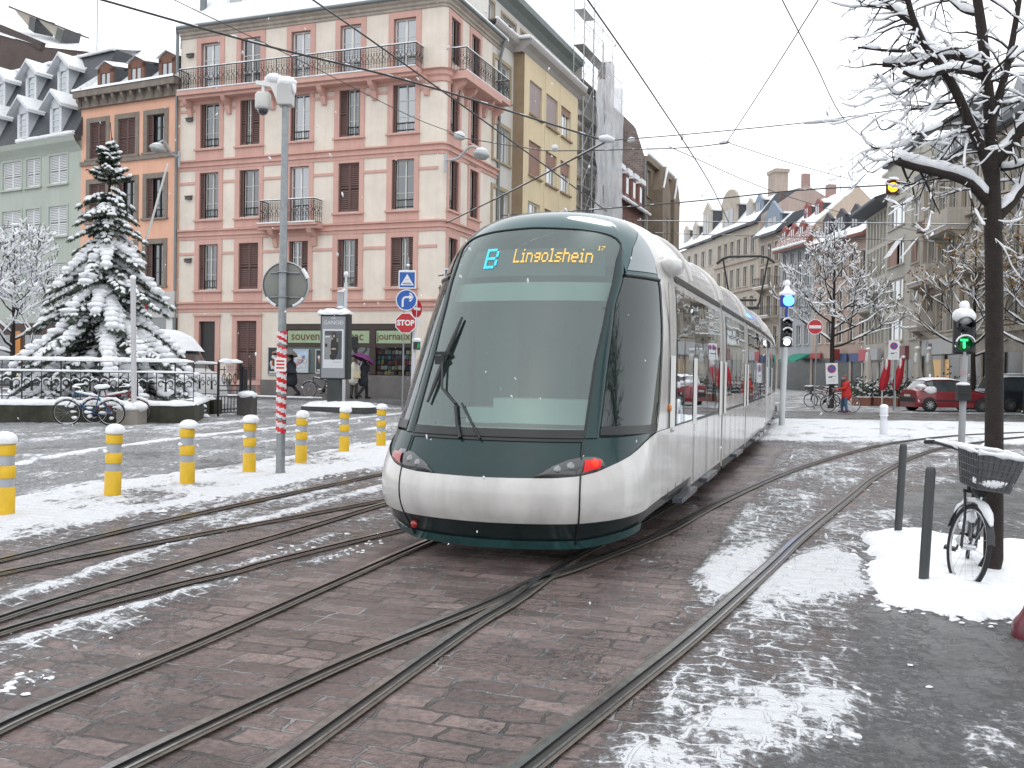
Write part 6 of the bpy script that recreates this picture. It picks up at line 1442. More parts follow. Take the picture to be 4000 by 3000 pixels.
mb=MB(); mb.box(-.22,.22,-.15,.15,-.1,.95); mb.build('pedestal',mt('panel_pedestal',(.045,.05,.05),.5,.2),t)
mb=MB(); mb.prism([(x,y,.93) for x,y in ((-.44,-.19),(.44,-.19),(.50,-.12),(.50,.3),(-.50,.3),(-.50,-.12))],(0,0,2.28)); bx=mb.build('casing',PANELC,t,bevel=.03)
mb=MB(); mb.box(-.42,.42,-.205,-.196,.98,3.10,0); mb.box(-.37,.37,-.210,-.206,1.32,2.66,1); mb.box(-.31,.31,-.214,-.211,1.62,2.60,2)
mb.box(-.30,-.05,-.216,-.2145,1.63,2.46,3); mb.box(-.29,-.12,-.2175,-.2165,2.38,2.42,1); mb.box(-.29,-.21,-.2175,-.2165,2.05,2.16,4)
mb.blob((.05,-.217,2.05),(.14,.003,.38),4,12,6); mb.blob((.03,-.218,2.46),(.075,.003,.1),4,10,6); mb.blob((.03,-.221,2.42),(.038,.003,.055),5,10,6); mb.blob((.15,-.222,2.28),(.025,.003,.07),5,8,5); mb.blob((.02,-.222,1.98),(.1,.003,.03),5,8,5); mb.blob((.0,-.218,1.72),(.12,.003,.12),4,10,5)
text_mb(mb,'GANOEI',.19,Matrix.Translation((.0,-.207,2.88))@Matrix.Rotation(rad(90),4,'X'),1,ext=.003)
mb.box(-.08,.08,-.209,-.2055,3.03,3.055,1); mb.box(-.0,.28,-.2125,-.2105,1.52,1.535,3)
mb.build('poster',[mt('poster_mid_grey',(.27,.28,.30),.3,.06),mt('poster_pale',(.62,.64,.67),.3,.03),mt('poster_slate',(.075,.085,.095),.3,.1),mt('poster_grey',(.24,.25,.25),.3,.15),mt('poster_black',(.02,.017,.017),.3,.2),mt('poster_skin',(.42,.30,.26),.3,.1)],t)
mb=MB(); snowbar(mb,(-.52,.05,3.2),(.54,.05,3.2),.33,.17,5); mb.blob((-.50,.0,3.22),(.12,.25,.12),0,10,6,.1,3); mb.build('snow_cap',SNOW,t)
# signal mast behind the panel
p=G(1330,1578); p.z=.28; p=p+V((.05,.3,0)); t=thing('signal_mast','white traffic light mast behind the advertising panel with snow on its sign brackets','traffic light',p)
mb=MB(); mb.tube([(0,0,0),(.05,0,4.55)],.075,10); mb.lathe([(.045,4.5),(.045,4.85)],10,(.05,0,0)); mb.build('mast',mt('white_mast',(.58,.59,.60),.5,.06),t)
mb=MB(); mb.box(-.28,-.04,-.02,.02,3.62,4.18); mb.build('sign_back',mt('sign_back_grey',(.40,.42,.45),.5,.06),t)
mb=MB(); mb.blob((.05,0,4.9),(.09,.09,.11),0,10,6); mb.blob((-.14,0,4.22),(.16,.1,.05),0,10,5); mb.blob((-.14,0,3.6),(.17,.09,.06),0,10,5); mb.blob((0,0,4.28),(.11,.09,.06),0,10,5); mb.each('snow_cap',SNOW,t)
mb=MB(); mb.box(-.32,-.08,-.12,.12,2.72,3.55); hd=mb.build('lamp_head',mt('signal_blue_grey',(.16,.20,.25),.5,.1),t,bevel=.03)
for z in (3.4,3.14,2.88):
    mb=MB(); mb.lathe([(.09,0),(.10,-.22)],10,(-.32,0,z),axis='X',cap=False); mb.build('visor',mt('visor_dark',(.03,.04,.045),.5,.2),hd)
mb=MB(); mb.box(.30,.54,-.1,.1,2.02,2.50); mb.box(.09,.30,-.03,.03,2.2,2.26); mb.build('pedestrian_head',BLACK,t,bevel=.03)
# sign post: three signs --------------------------------------------
p=G(1571,1601); t=thing('sign_post','thin grey post with a pedestrian crossing sign, a right turn arrow and a stop sign','road signs',p,rad(-2))
mb=MB(); mb.tube([(0,0,0),(.03,0,5.4)],.032,8); mb.build('post',STEEL,t)
mb=MB(); mb.tube([(.15,.09,4.6),(.15,.09,5.75)],.03,8); mb.build('stub_post',STEEL,t)
SB=mt('sign_blue',(.006,.085,.36),.3,.04); SR=mt('sign_stop_red',(.42,.012,.022),.3,.05); SW=mt('sign_white',(.68,.69,.70),.35,.04); SK=mt('sign_black',(.02,.02,.02),.4,.1)
Yp=p.y; sc=Yp/3800.
def sx(px,py): q=AT(px,py,Yp-.06); return (q.x-p.x,-.06,q.z-p.z)
cx,_,cz=sx(1591,1093); mb=MB(); a=34*sc
mb.box(cx-a,cx+a,-.07,-.055,cz-a,cz+a,0); b=a-.045; mb.box(cx-b,cx+b,-.074,-.0705,cz-b,cz+b,1); mb.prism([(cx-.25,-.0745,cz-.21),(cx+.25,-.0745,cz-.21),(cx,-.0745,cz+.22)],(0,-.003,0),0)
mb.box(cx-.16,cx+.16,-.080,-.0785,cz-.165,cz-.135,2); mb.box(cx-.13,cx+.13,-.080,-.0785,cz-.10,cz-.085,3); mb.box(cx-.07,cx+.07,-.080,-.0785,cz+.0,cz+.012,3)
mb.build('crossing_sign',[SW,SB,SK,STEEL],t)
cx,_,cz=sx(1588,1172); mb=MB(); r=42*sc
mb.lathe([(0,-.06),(r,-.06),(r,-.05),(0,-.05)],36,(cx,0,cz),0,False,'Y'); mb.lathe([(0,-.066),(r-.04,-.066),(r-.04,-.0605),(0,-.0605)],36,(cx,0,cz),1,False,'Y')
arc=[(cx-.14,-.069,cz-.26),(cx-.14,-.069,cz-.02)]+[(cx-.14+.13*(1-math.cos(q)),-.069,cz-.02+.13*math.sin(q)) for q in np.linspace(.2,1.57,6)]+[(cx+.12,-.069,cz+.11)]
for u_,v_ in zip(arc[:-1],arc[1:]): mb.beam(u_,v_,.075,.004,0,(0,1,0))
mb.prism([(cx+.08,-.068,cz+.27),(cx+.25,-.068,cz+.11),(cx+.08,-.068,cz-.05),(cx+.17,-.068,cz-.05),(cx+.27,-.068,cz+.11),(cx+.17,-.068,cz+.27)],(0,-.004,0),0); mb.prism([(cx+.1,-.068,cz+.2),(cx+.25,-.068,cz+.11),(cx+.1,-.068,cz+.02)],(0,-.004,0),0)
mb.build('turn_sign',[SW,SB],t)
cx,_,cz=sx(1585,1262); mb=MB(); r=40*sc/math.cos(math.pi/8)
oc=lambda r,y:[(cx+r*math.cos(math.pi/8+k*math.pi/4),y,cz+r*math.sin(math.pi/8+k*math.pi/4)) for k in range(8)]
mb.prism(oc(r,-.06),(0,.012,0),0); mb.prism(oc(r-.035,-.0655),(0,.005,0),1); text_mb(mb,'STOP',.285,Matrix.Translation((cx,-.067,cz))@Matrix.Rotation(rad(90),4,'X')@Matrix.Scale(.95,4,(1,0,0)),0,ext=.002,off=.012)
mb.build('stop_sign',[SW,SR],t)
mb=MB(); q=sx(1593,1035); mb.blob((q[0],.05,q[2]),(.07,.07,.06),0,10,6); q=sx(1591,1059); mb.tube([(q[0]-.3,-.05,q[2]),(q[0],-.05,q[2]+.015),(q[0]+.32,-.05,q[2])],.025,6); mb.each('snow_cap',SNOW,t)
p=G(1609,1586); t=thing('pedestrian_signal','white mast with a green walking man signal beside the stop sign','traffic light',p)
Yp=p.y
mb=MB(); mb.tube([(0,0,0),(.08,0,4.3)],.08,10); mb.build('mast',mt('white_mast',(.58,.59,.60),.5,.06),t)
q=sx(1629,1351); mb=MB(); mb.box(q[0]-.15,q[0]+.16,-.14,.12,q[2]-.17,q[2]+.17,0); mb.box(q[0]-.135,q[0]+.135,-.146,-.1405,q[2]-.15,q[2]+.15,1); pd=mb.build('signal_head',[SW,SK],t)
mb=MB(); 
for dx,dz,w_,h_ in ((.06,.09,.025,.03),(.06,.02,.04,.06),(.03,-.06,.02,.06),(.09,-.06,.02,.06),(.1,.03,.03,.012)): mb.blob((q[0]+dx,-.15,q[2]+dz),(w_,.006,h_),0,8,5)
mb.build('walking_man',emat('signal_dim_green',(.02,.5,.12),.35),pd)
q=sx(1627,1205); mb=MB(); mb.lathe([(0,-.02),(.33,-.02),(.33,.02),(0,.02)],24,(q[0],0,q[2]),0,False,'Y'); mb.box(q[0]-.22,q[0]+.22,-.026,-.0205,q[2]-.06,q[2]+.04,1); 
mb.v=[tuple(Matrix.Translation((q[0],0,0))@Matrix.Rotation(rad(62),4,'Z')@Matrix.Translation((-q[0],0,0))@V(w_)) for w_ in mb.v]; mb.build('no_entry_sign',[SR,SW],t)
mb=MB(); q2=sx(1630,1252); mb.box(q2[0]-.1,q2[0]+.12,-.05,-.03,q2[2]-.11,q2[2]+.1); mb.build('small_plate',SW,t)
mb=MB(); q=sx(1627,1330); mb.blob((q[0],0,q[2]+.02),(.2,.17,.08),0,10,6,.08,1); mb.build('snow_cap',SNOW,t)
# projecting shop signs on the corner
q=AT(1755,1093,39.3); t=thing('projecting_sign','narrow white projecting sign with a red ring at the house corner','sign',q,rad(-12))
mb=MB(); mb.box(-.19,.19,-.08,.08,-.55,.45,0); mb.box(-.15,.15,-.085,-.0805,.12,.40,1); text_mb(mb,'L.',.26,Matrix.Translation((0,-.088,.26))@Matrix.Rotation(rad(90),4,'X'),0,ext=.002); mb.lathe([(.09,-.086),(.14,-.086),(.14,-.081),(.09,-.081)],20,(0,0,-.06),2,False,'Y',cap=False); mb.lathe([(0,-.086),(.035,-.086),(.035,-.081)],12,(0,0,-.06),2,False,'Y'); mb.box(-.15,.15,-.085,-.0805,-.50,-.24,1); text_mb(mb,'T',.24,Matrix.Translation((0,-.088,-.37))@Matrix.Rotation(rad(90),4,'X'),0,ext=.002)
mb.build('sign_box',[SW,mt('sign_navy',(.03,.06,.13),.4,.1),mt('sign_ring_red',(.5,.06,.06),.4,.1)],t)
mb=MB(); mb.beam((-.19,0,.2),(-.55,.35,.2),.04,.04); mb.beam((-.19,0,-.3),(-.55,.35,-.3),.04,.04); mb.each('arm',BLACK,t)
# street lamps on brackets
def wall_lamp(lab,head,wall,Yh,Yw,tilt):
    h=AT(*head,Yh); w_=AT(*wall,Yw); t=thing('street_lamp',lab,'lamp',h)
    mb=MB(); mb.lathe([(.0,.22),(.16,.20),(.33,.08),(.36,0),(.35,-.05),(.30,-.08)],18); mb.v=[tuple(Matrix.Rotation(tilt,3,'Y')@V(q)) for q in mb.v]; mb.build('lamp_hood',mt('lamp_hood_grey',(.40,.42,.42),.45,.1),t)
    mb=MB(); mb.lathe([(.29,-.08),(.24,-.17),(.1,-.21),(0,-.215)],16); mb.v=[tuple(Matrix.Rotation(tilt,3,'Y')@V(q)) for q in mb.v]; mb.build('lamp_glass',mt('lamp_glass_dull',(.30,.31,.30),.2,.1,coat=.5),t)
    d=w_-h; mb=MB(); c=V((0,0,.18)); pts=[c,c+V((d.x*.3,d.y*.3,.22)),V((d.x*.65,d.y*.65,d.z*.55)),d]; mb.tube(crom(pts,6),.05,8); mb.tube([d+V((0,0,-.5)),d+V((0,0,.25))],.06,6); mb.build('bracket_arm',mt('lamp_arm_pale',(.42,.44,.46),.5,.08),t)
    mb=MB(); mb.blob((0,0,.15),(.26,.26,.11),0,12,6,.05,1); mb.build('snow_cap',SNOW,t)
wall_lamp('grey dome street lamp on a bracket between the salmon house and corner house',(615,580),(700,612),44.0,44.95,.25)
wall_lamp('grey dome street lamp on a curved arm at the right of the corner house',(1880,603),(1741,625),39.0,40.4,.2)
# dark posts near the camera
for px,py,lab in ((3506,2107,'dark grey steel bollard farther back at the corner of the snow patch'),(3604,2322,'dark grey steel bollard nearer the camera standing in the snow patch')):
    p=G(px,py); t=thing('steel_bollard',lab,'bollard',p,0,'dark steel bollards at the tree pit',rot=(0,rad(2.4),0))
    mb=MB(); r=.036; mb.lathe([(r,-.05),(r,.905),(r*.93,.925),(r*.7,.938),(0,.942)],20); mb.build('post',mt('dark_grey_bollard',(.048,.052,.054),.42,.15,6),t)
    mb=MB(); mb.blob((0,0,.03),(.07,.07,.035),0,10,5,.1,2); mb.build('base_snow',SNOW,t)
p=V((3.265,5.97,0)); t=thing('red_post','dark red cast iron post with a snowy ball top at the right edge','post',p)
mb=MB(); mb.lathe([(.15,-.02),(.15,.07),(.135,.10),(.11,.13),(.088,.17),(.08,.2),(.078,.74),(.09,.76),(.09,.79),(.06,.81),(.055,.83),(.075,.85),(.09,.89),(.08,.93),(.05,.955),(0,.965)],20); mb.build('post',mt('dark_red_cast_iron',(.12,.012,.022),.35,.15,5,coat=.3),t)
mb=MB(); mb.blob((0,0,.96),(.085,.085,.05),0,12,6,.05,3); mb.build('snow_cap',SNOW,t)
# white bollard
p=G(3451,1699); t=thing('white_bollard','white bollard plastered with snow on the far traffic island','bollard',p)
mb=MB(); mb.lathe([(.1,-.02),(.1,.36),(.09,.37),(.09,.5),(.105,.51),(.105,.72),(0,.74)],16); mb.build('post',mt('white_bollard_plastic',(.66,.68,.72),.5,.05),t)
mb=MB(); mb.blob((0,0,.75),(.12,.12,.08),0,10,6); mb.blob((0,-.03,.52),(.12,.1,.03),0,10,5); mb.each('snow_cap',SNOW,t)
# tram signal with the green T
p=G(3752,1842); t=thing('tram_signal','tram signal with a black two lamp head showing a lit green T','traffic light',p,rad(-14)); S=p.y/3800.
GM=mt('signal_mast_grey',(.36,.37,.38),.5,.08)
mb=MB(); mb.tube([(0,0,-.02),(.02,0,1.95)],.056,12); mb.tube([(.02,0,1.9),(.02,0,2.02)],.03,8); mb.build('mast',GM,t)
mb=MB(); mb.box(-.15,.18,-.02,.16,1.98,2.64); hd=mb.build('lamp_head',BLACK,t,bevel=.04)
for z in (2.47,2.15):
    mb=MB(); mb.lathe([(.0,-.03),(.115,-.03),(.12,-.02)],20,(0,0,z),axis='Y'); mb.build('lens',mt('dark_lens',(.01,.012,.012),.1,.2,coat=1) if z>2.3 else mt('green_lens_dark',(.004,.03,.012),.15,.2,coat=1,emit=(.0,.55,.12),estr=.10),hd)
    mb=MB(); mb.grid([[(.13*math.cos(a),y,z+.13*math.sin(a)) for a in np.linspace(-.35,math.pi+.35,16)] for y in (-.02,-.24)],0,True); mb.grid([[(.122*math.cos(a),y,z+.122*math.sin(a)) for a in np.linspace(-.35,math.pi+.35,16)] for y in (-.24,-.02)],0,True); mb.build('visor',BLACK,hd)
GRN=emat('signal_green',(.03,1,.22),2.2)
mb=MB(); mb.box(-.055,.065,-.04,-.0315,2.2,2.235); mb.box(-.012,.026,-.04,-.0315,2.08,2.199); mb.build('letter_shape',GRN,hd)
mb=MB(); mb.blob((0,-.0,2.62),(.185,.2,.14),0,14,8,.06,3); mb.blob((.02,.08,2.80),(.085,.09,.085),0,12,7,.08,6); mb.tube([(.02,.08,2.6),(.02,.08,2.8)],.07,8); mb.build('snow_cap',SNOW,t)
mb=MB(); mb.tube([(.138*math.cos(a),-.17,2.15+.138*math.sin(a)) for a in np.linspace(.25,2.9,10)],.022,6); mb.build('visor_snow',SNOW,t)
mb=MB(); mb.box(-.095,.11,-.14,.06,1.20,1.46); mb.box(-.06,.07,-.150,-.141,1.3,1.34); mb.build('push_button_box',BLACK,t,bevel=.02)
mb=MB(); mb.blob((0,-.04,1.47),(.115,.11,.04),0,10,5); mb.build('box_snow',SNOW,t)
mb=MB(); mb.tube([(.01,0,1.62),(.012,0,1.70)],.059,12); mb.build('sticker_band',mt('sticker_pinkish',(.42,.30,.32),.5,.2,20),t)
# signal with the blue lamp
p=G(3053,1664); t=thing('tram_signal','tall signal beside the tram with a lit blue lamp above three lamps','traffic light',p,rad(-6)); S=p.y/3800.
mb=MB(); mb.tube([(0,0,-.02),(.06,0,2.5)],.09,10); mb.build('mast',mt('signal_mast_pale',(.47,.49,.49),.5,.08),t)
mb=MB(); mb.box(-.08,.25,-.1,.14,2.42,3.32); hd=mb.build('lamp_head',BLACK,t,bevel=.03)
for z,lit in ((3.16,0),(2.87,0),(2.58,1)):
    mb=MB(); mb.lathe([(0,-.11),(.11,-.11),(.11,-.1)],16,(.09,0,z),axis='Y'); mb.build('lens',emat('signal_white',(1,.9,1),2.2) if lit else mt('dark_lens',(.01,.012,.012),.1,.2,coat=1),hd)
    mb=MB(); mb.grid([[(.09+.13*math.cos(a),y,z+.13*math.sin(a)) for a in np.linspace(-.2,math.pi+.2,12)] for y in (-.1,-.3)],0,True); mb.build('visor',BLACK,hd)
    mb=MB(); mb.tube([(.09+.14*math.cos(a),-.2,z+.14*math.sin(a)) for a in np.linspace(.4,2.7,8)],.028,6); mb.build('visor_snow',SNOW,hd)
mb=MB(); mb.tube([(.08,0,3.3),(.09,0,3.68)],.04,8); mb.box(-.10,.28,-.1,.16,3.66,4.02); bl=mb.build('blue_lamp_case',mt('blue_lamp_case',(.01,.03,.25),.4,.1),t,bevel=.05)
mb=MB(); mb.lathe([(0,-.17),(.10,-.16),(.16,-.12),(.165,-.1)],18,(.12,0,3.84),axis='Y'); mb.build('blue_lens',emat('signal_blue',(.05,.28,1),7.0),bl)
mb=MB(); mb.blob((.09,0,4.06),(.25,.2,.10),0,12,6,.06,4); mb.lathe([(.22,4.06),(.1,4.2),(.06,4.3)],12,(.09,0,0)); mb.blob((.09,0,4.38),(.10,.10,.11),0,10,6); mb.build('snow_cap',SNOW,t)
# no entry
p=G(3180,1599); t=thing('no_entry_sign','round red no entry sign on a thin post left of the snowy tree','road sign',p,rad(-8)); Yp=p.y
mb=MB(); mb.tube([(0,0,0),(.06,0,4.1)],.032,6); mb.build('post',STEEL,t)
q=sx(3185,1277); mb=MB(); r=30*Yp/3800; mb.lathe([(0,-.08),(r,-.08),(r,-.06),(0,-.06)],28,(q[0],0,q[2]),1,False,'Y'); mb.lathe([(0,-.085),(r-.03,-.085),(r-.03,-.0805)],28,(q[0],0,q[2]),0,False,'Y'); mb.box(q[0]-.27,q[0]+.27,-.092,-.086,q[2]-.07,q[2]+.07,1); mb.build('sign_disc',[SR,SW],t)
def noparking(t,cx,cz,w_,h_,y,tilt=0):
    mb=MB(); mb.box(-w_/2,w_/2,-.02,.0,-h_/2,h_/2,0); r=w_*.36; c=h_*.22
    mb.lathe([(0,-.026),(r,-.026),(r,-.0205)],24,(0,0,c),2,False,'Y'); mb.lathe([(0,-.031),(r*.76,-.031),(r*.76,-.0265)],24,(0,0,c),1,False,'Y'); mb.beam((-r*.6,-.033,c+r*.6),(r*.6,-.033,c-r*.6),.004,r*.22,2,(.7,0,.7))
    mb.prism([(-w_*.3,-.0225,-h_*.2),(w_*.0,-.0225,-h_*.2),(w_*.12,-.0225,-h_*.1),(w_*.05,-.0225,-h_*.13),(-w_*.3,-.0225,-h_*.14)],(0,-.002,0),3); mb.beam((w_*.12,-.0225,-h_*.12),(w_*.33,-.0225,-h_*.17),.004,.02,3)
    for k in range(2): mb.box(-w_*.3,w_*.3,-.024,-.0205,-h_*(.30+.08*k),-h_*(.285+.08*k),4)
    mb.xf(Matrix.Translation((cx,y,cz))@Matrix.Rotation(tilt,4,'Y')); mb.build('sign_plate',[SW,SB,SR,mt('sign_ink_blue',(.03,.04,.12),.4,.1),mt('sign_ink_grey',(.4,.4,.42),.4,.1)],t)
p=G(3491,1603); t=thing('no_parking_sign','white no parking sign on a thin post left of the red car','road sign',p,rad(-12)); Yp=p.y
mb=MB(); mb.tube([(0,0,0),(.03,0,3.05)],.035,6); mb.build('post',STEEL,t)
q=sx(3493,1368); noparking(t,q[0],q[2],40*Yp/3800,74*Yp/3800,-.05)
p=AT(3249,1459,45.6); t=thing('no_parking_sign','slightly tilted white no parking sign fixed to the snowy tree trunk','road sign',p,rad(-6)); noparking(t,0,0,.55,.98,0,rad(-3))
mb=MB(); mb.tube([(.02,.02,.4),(.02,.5,.4)],.02,5); mb.tube([(.02,.02,-.4),(.02,.5,-.4)],.02,5); mb.each('clamp',STEEL,t)
# parasols and planters in front of the right hand shops
def parasol(px,py0,py1,px1,Y,lab,colm,w_,grp):
    a=AT(px,py1,Y); b=AT(px1,py0,Y); t=thing('folded_parasol',lab,'parasol',(a.x,a.y,0),0,grp); d=b-V((a.x,a.y,a.z)); z0=max(.25,a.z); mb=MB()
    mb.tube([(0,0,0),(0,0,z0+.1)],.035,6); mb.build('pole',WHITE,t); mb=MB(); rows=[]
    for k in range(13):
        f=k/12; r=w_*(.45+.75*math.sin(math.pi*min(1,f*1.02)**.6))*(1 if k<12 else .15); rows.append([(d.x*f+r*(1+.22*math.cos(7*q))*math.cos(q),r*(1+.22*math.cos(7*q))*math.sin(q),z0+(b.z-z0)*f) for q in np.linspace(0,2*math.pi,22)[:-1]])
    mb.grid(rows,0,True,closed=True); mb.build('canopy',colm,t)
    mb=MB(); mb.blob((d.x,0,b.z),(w_*.75,w_*.75,w_*.5),0,10,6,.1,1); 
    mb.blob((d.x*.8-w_*.6,-w_*.5,z0+(b.z-z0)*.8),(w_*.5,w_*.4,.3),0,8,5,.1,2); mb.each('snow_cap',SNOW,t)
PW=mt('parasol_canvas',(.52,.50,.44),.8,.08,3); PR=mt('parasol_red',(.45,.015,.03),.7,.12,3)
parasol(3391,1364,1530,3391,52,'tall folded cream parasol, the lone one left of the red parasols',PW,.17,'folded cream parasols')
parasol(3584,1360,1560,3584,52,'folded cream parasol above the rear of the red car',PW,.21,'folded cream parasols'); parasol(3630,1362,1560,3630,52,'folded cream parasol right of the other one over the car roof',PW,.2,'folded cream parasols')
parasol(3446,1400,1525,3474,50,'folded red parasol leaning left of the no parking sign',PR,.16,'folded red parasols'); parasol(3497,1395,1525,3529,50,'folded red parasol leaning right of the no parking sign',PR,.16,'folded red parasols')
LEAF=mt('evergreen_leaf',(.045,.065,.04),.7,.4,6,snow=.45); TERR=mt('terracotta_box',(.25,.11,.075),.8,.15,3)
def shrub(px,py,Y,w_,h_,lab,seed):
    a=AT(px,py,Y); t=thing('potted_shrub',lab,'potted shrub',(a.x,a.y,0),rad(-15),'snowy shrubs along the cafe terrace'); rn=random.Random(seed)
    mb=MB(); mb.box(-w_*.5,w_*.5,-.25,.25,0,.45); mb.build('planter_box',TERR,t,bevel=.02)
    mb=MB()
    for _ in range(230):
        q=V((rn.gauss(0,w_*.28),rn.gauss(0,.16),.5+abs(rn.gauss(.35,.3))*h_)); n=V((rn.uniform(-1,1),rn.uniform(-1,1),rn.uniform(-.3,1))).normalized(); u=n.orthogonal().normalized()*.09; v=n.cross(u).normalized()*.05; mb.quad(q-u,q-v,q+u,q+v)
    mb.build('foliage',LEAF,t)
    mb=MB()
    for k in range(16):
        q=V((rn.gauss(0,w_*.28),rn.gauss(-.05,.14),.5+abs(rn.gauss(.45,.3))*h_)); mb.blob(q,(rn.uniform(.05,.13),rn.uniform(.05,.1),rn.uniform(.03,.06)),0,7,4,.15,k)
    snowbar(mb,(-w_*.5,-.2,.45),(w_*.5,-.2,.45),.06,.05,seed); mb.build('snow',SNOW,t)
SL=['shrub left of the lone cream parasol','shrub at the foot of the lone cream parasol','shrub beneath the left red parasol','shrub beneath the right red parasol','shrub behind the back of the red car','shrub behind the bonnet of the red car','shrub behind the tram signal post','shrub left of the big tree trunk']
for i,(px,w_,h_) in enumerate(((3365,.9,.9),(3420,1.0,.8),(3460,1.2,.75),(3512,1.2,.7),(3560,1.1,1.0),(3700,1.3,1.3),(3770,1.2,1.2),(3835,1.2,1.0))): shrub(px,1500,51+i%2*.6,w_,h_,'snow-dusted evergreen '+SL[i],20+i)
# hanging amber light
p=AT(3488,733,20); t=thing('hanging_signal','small signal hanging on the overhead wire with a lit amber lamp','traffic light',p,rad(-18))
mb=MB(); mb.box(-.13,.13,-.05,.15,-.14,.14); mb.lathe([(.13,0),(.14,-.12)],16,(.0,-.05,0),axis='Y',cap=False); mb.tube([(0,.05,.12),(0,.05,.2)],.02,6); mb.build('lamp_case',mt('signal_case_brown',(.06,.02,.015),.5,.2),t,bevel=.02)
mb=MB(); mb.lathe([(0,-.09),(.07,-.085),(.1,-.06)],18,(0,0,0),axis='Y'); mb.build('amber_lens',emat('signal_amber',(1,.42,.02),2.6),t)
mb=MB(); mb.blob((0,.05,.17),(.13,.1,.06),0,10,5); mb.build('snow_cap',SNOW,t)
# ================================================================== TREES
BARK=mt('dark_bark',(.021,.015,.0125),.85,.4,14,bump=.5,bscale=60)
def snow_on(mb,pts,rs,k=.8,add=.012,n=6,rn=None,gap=0.,mx=1):
    rn=rn or random; run=[];rr=[]
    def flush():
        if len(run)>1:
            rr2=[max(.002,q) for q in rr]; rr2[0]*=.4; rr2[-1]*=.4; mb.tube(run,rr2,n,0,sm=True)
        run.clear(); rr.clear()
    for i,p in enumerate(pts):
        a=pts[max(i-1,0)]; b=pts[min(i+1,len(pts)-1)]; d=(b-a); L=d.length or 1
        hz=math.hypot(d.x,d.y)/L
        if hz<.45 or rn.random()<gap: flush(); continue
        r=(rs[i]*k+add*rn.uniform(.6,1.3))*min(1,hz*1.15)*mx
        run.append(V(p)+V((0,0,rs[i]*.75+r*.45))); rr.append(r)
    flush()
def twig(mb,ms,p,d,L,r,rn,depth=0,add=.011,curl=.5,gap=.12,nseg=7,sub=True,sn=6):
    pts=[V(p)];rs=[r]; d=V(d).normalized()
    ax=V((rn.uniform(-1,1),rn.uniform(-1,1),rn.uniform(-.3,.3))).normalized()
    for i in range(nseg):
        d=(d+V((rn.gauss(0,.12),rn.gauss(0,.12),rn.gauss(0,.10)))+V((0,0,-.16 if i<nseg*.5 else .24*curl*2))*.9).normalized()
        pts.append(pts[-1]+d*(L/nseg)); rs.append(r*(1-.8*(i+1)/nseg))
    mb.tube(pts,rs,5 if r<.012 else 6,0); snow_on(ms,pts,rs,.6,add,sn,rn,gap)
    if sub:
        for i in range(2,nseg):
            if rn.random()<.62:
                dd=(pts[i]-pts[i-1]).normalized(); s=V((rn.gauss(0,1),rn.gauss(0,1),rn.gauss(.1,.5))).normalized()
                twig(mb,ms,pts[i],dd*.6+s*.8,L*rn.uniform(.25,.5),rs[i]*.7,rn,1,add*.85,curl,gap,5,depth<1 and L>.6 and rn.random()<.5,sn)
base=V((3.79,7.68,0)); t=thing('bare_tree','dark bare street tree with thick snow on every branch in the right foreground','tree',base)
def LP(px,py,Y=7.68): return AT(px,py,Y)-base
rn=random.Random(77)
tb=MB(); tr_pts=[(V((.0,0,-.02)),.105),(V((.0,0,.06)),.088),(LP(3880,2180),.074),(LP(3882,1900),.068),(LP(3884,1500),.068),(LP(3884,1150),.066),(LP(3880,895),.064),(LP(3875,678),.056),(LP(3870,515),.047),(LP(3859,353),.042),(LP(3834,108),.038),(LP(3815,-20),.034),(LP(3790,-300),.022)]
tb.tube([q[0] for q in tr_pts],[q[1]*rn.uniform(.97,1.04) for q in tr_pts],14)
tb.build('trunk',BARK,t)
lim=MB(); ls=MB()
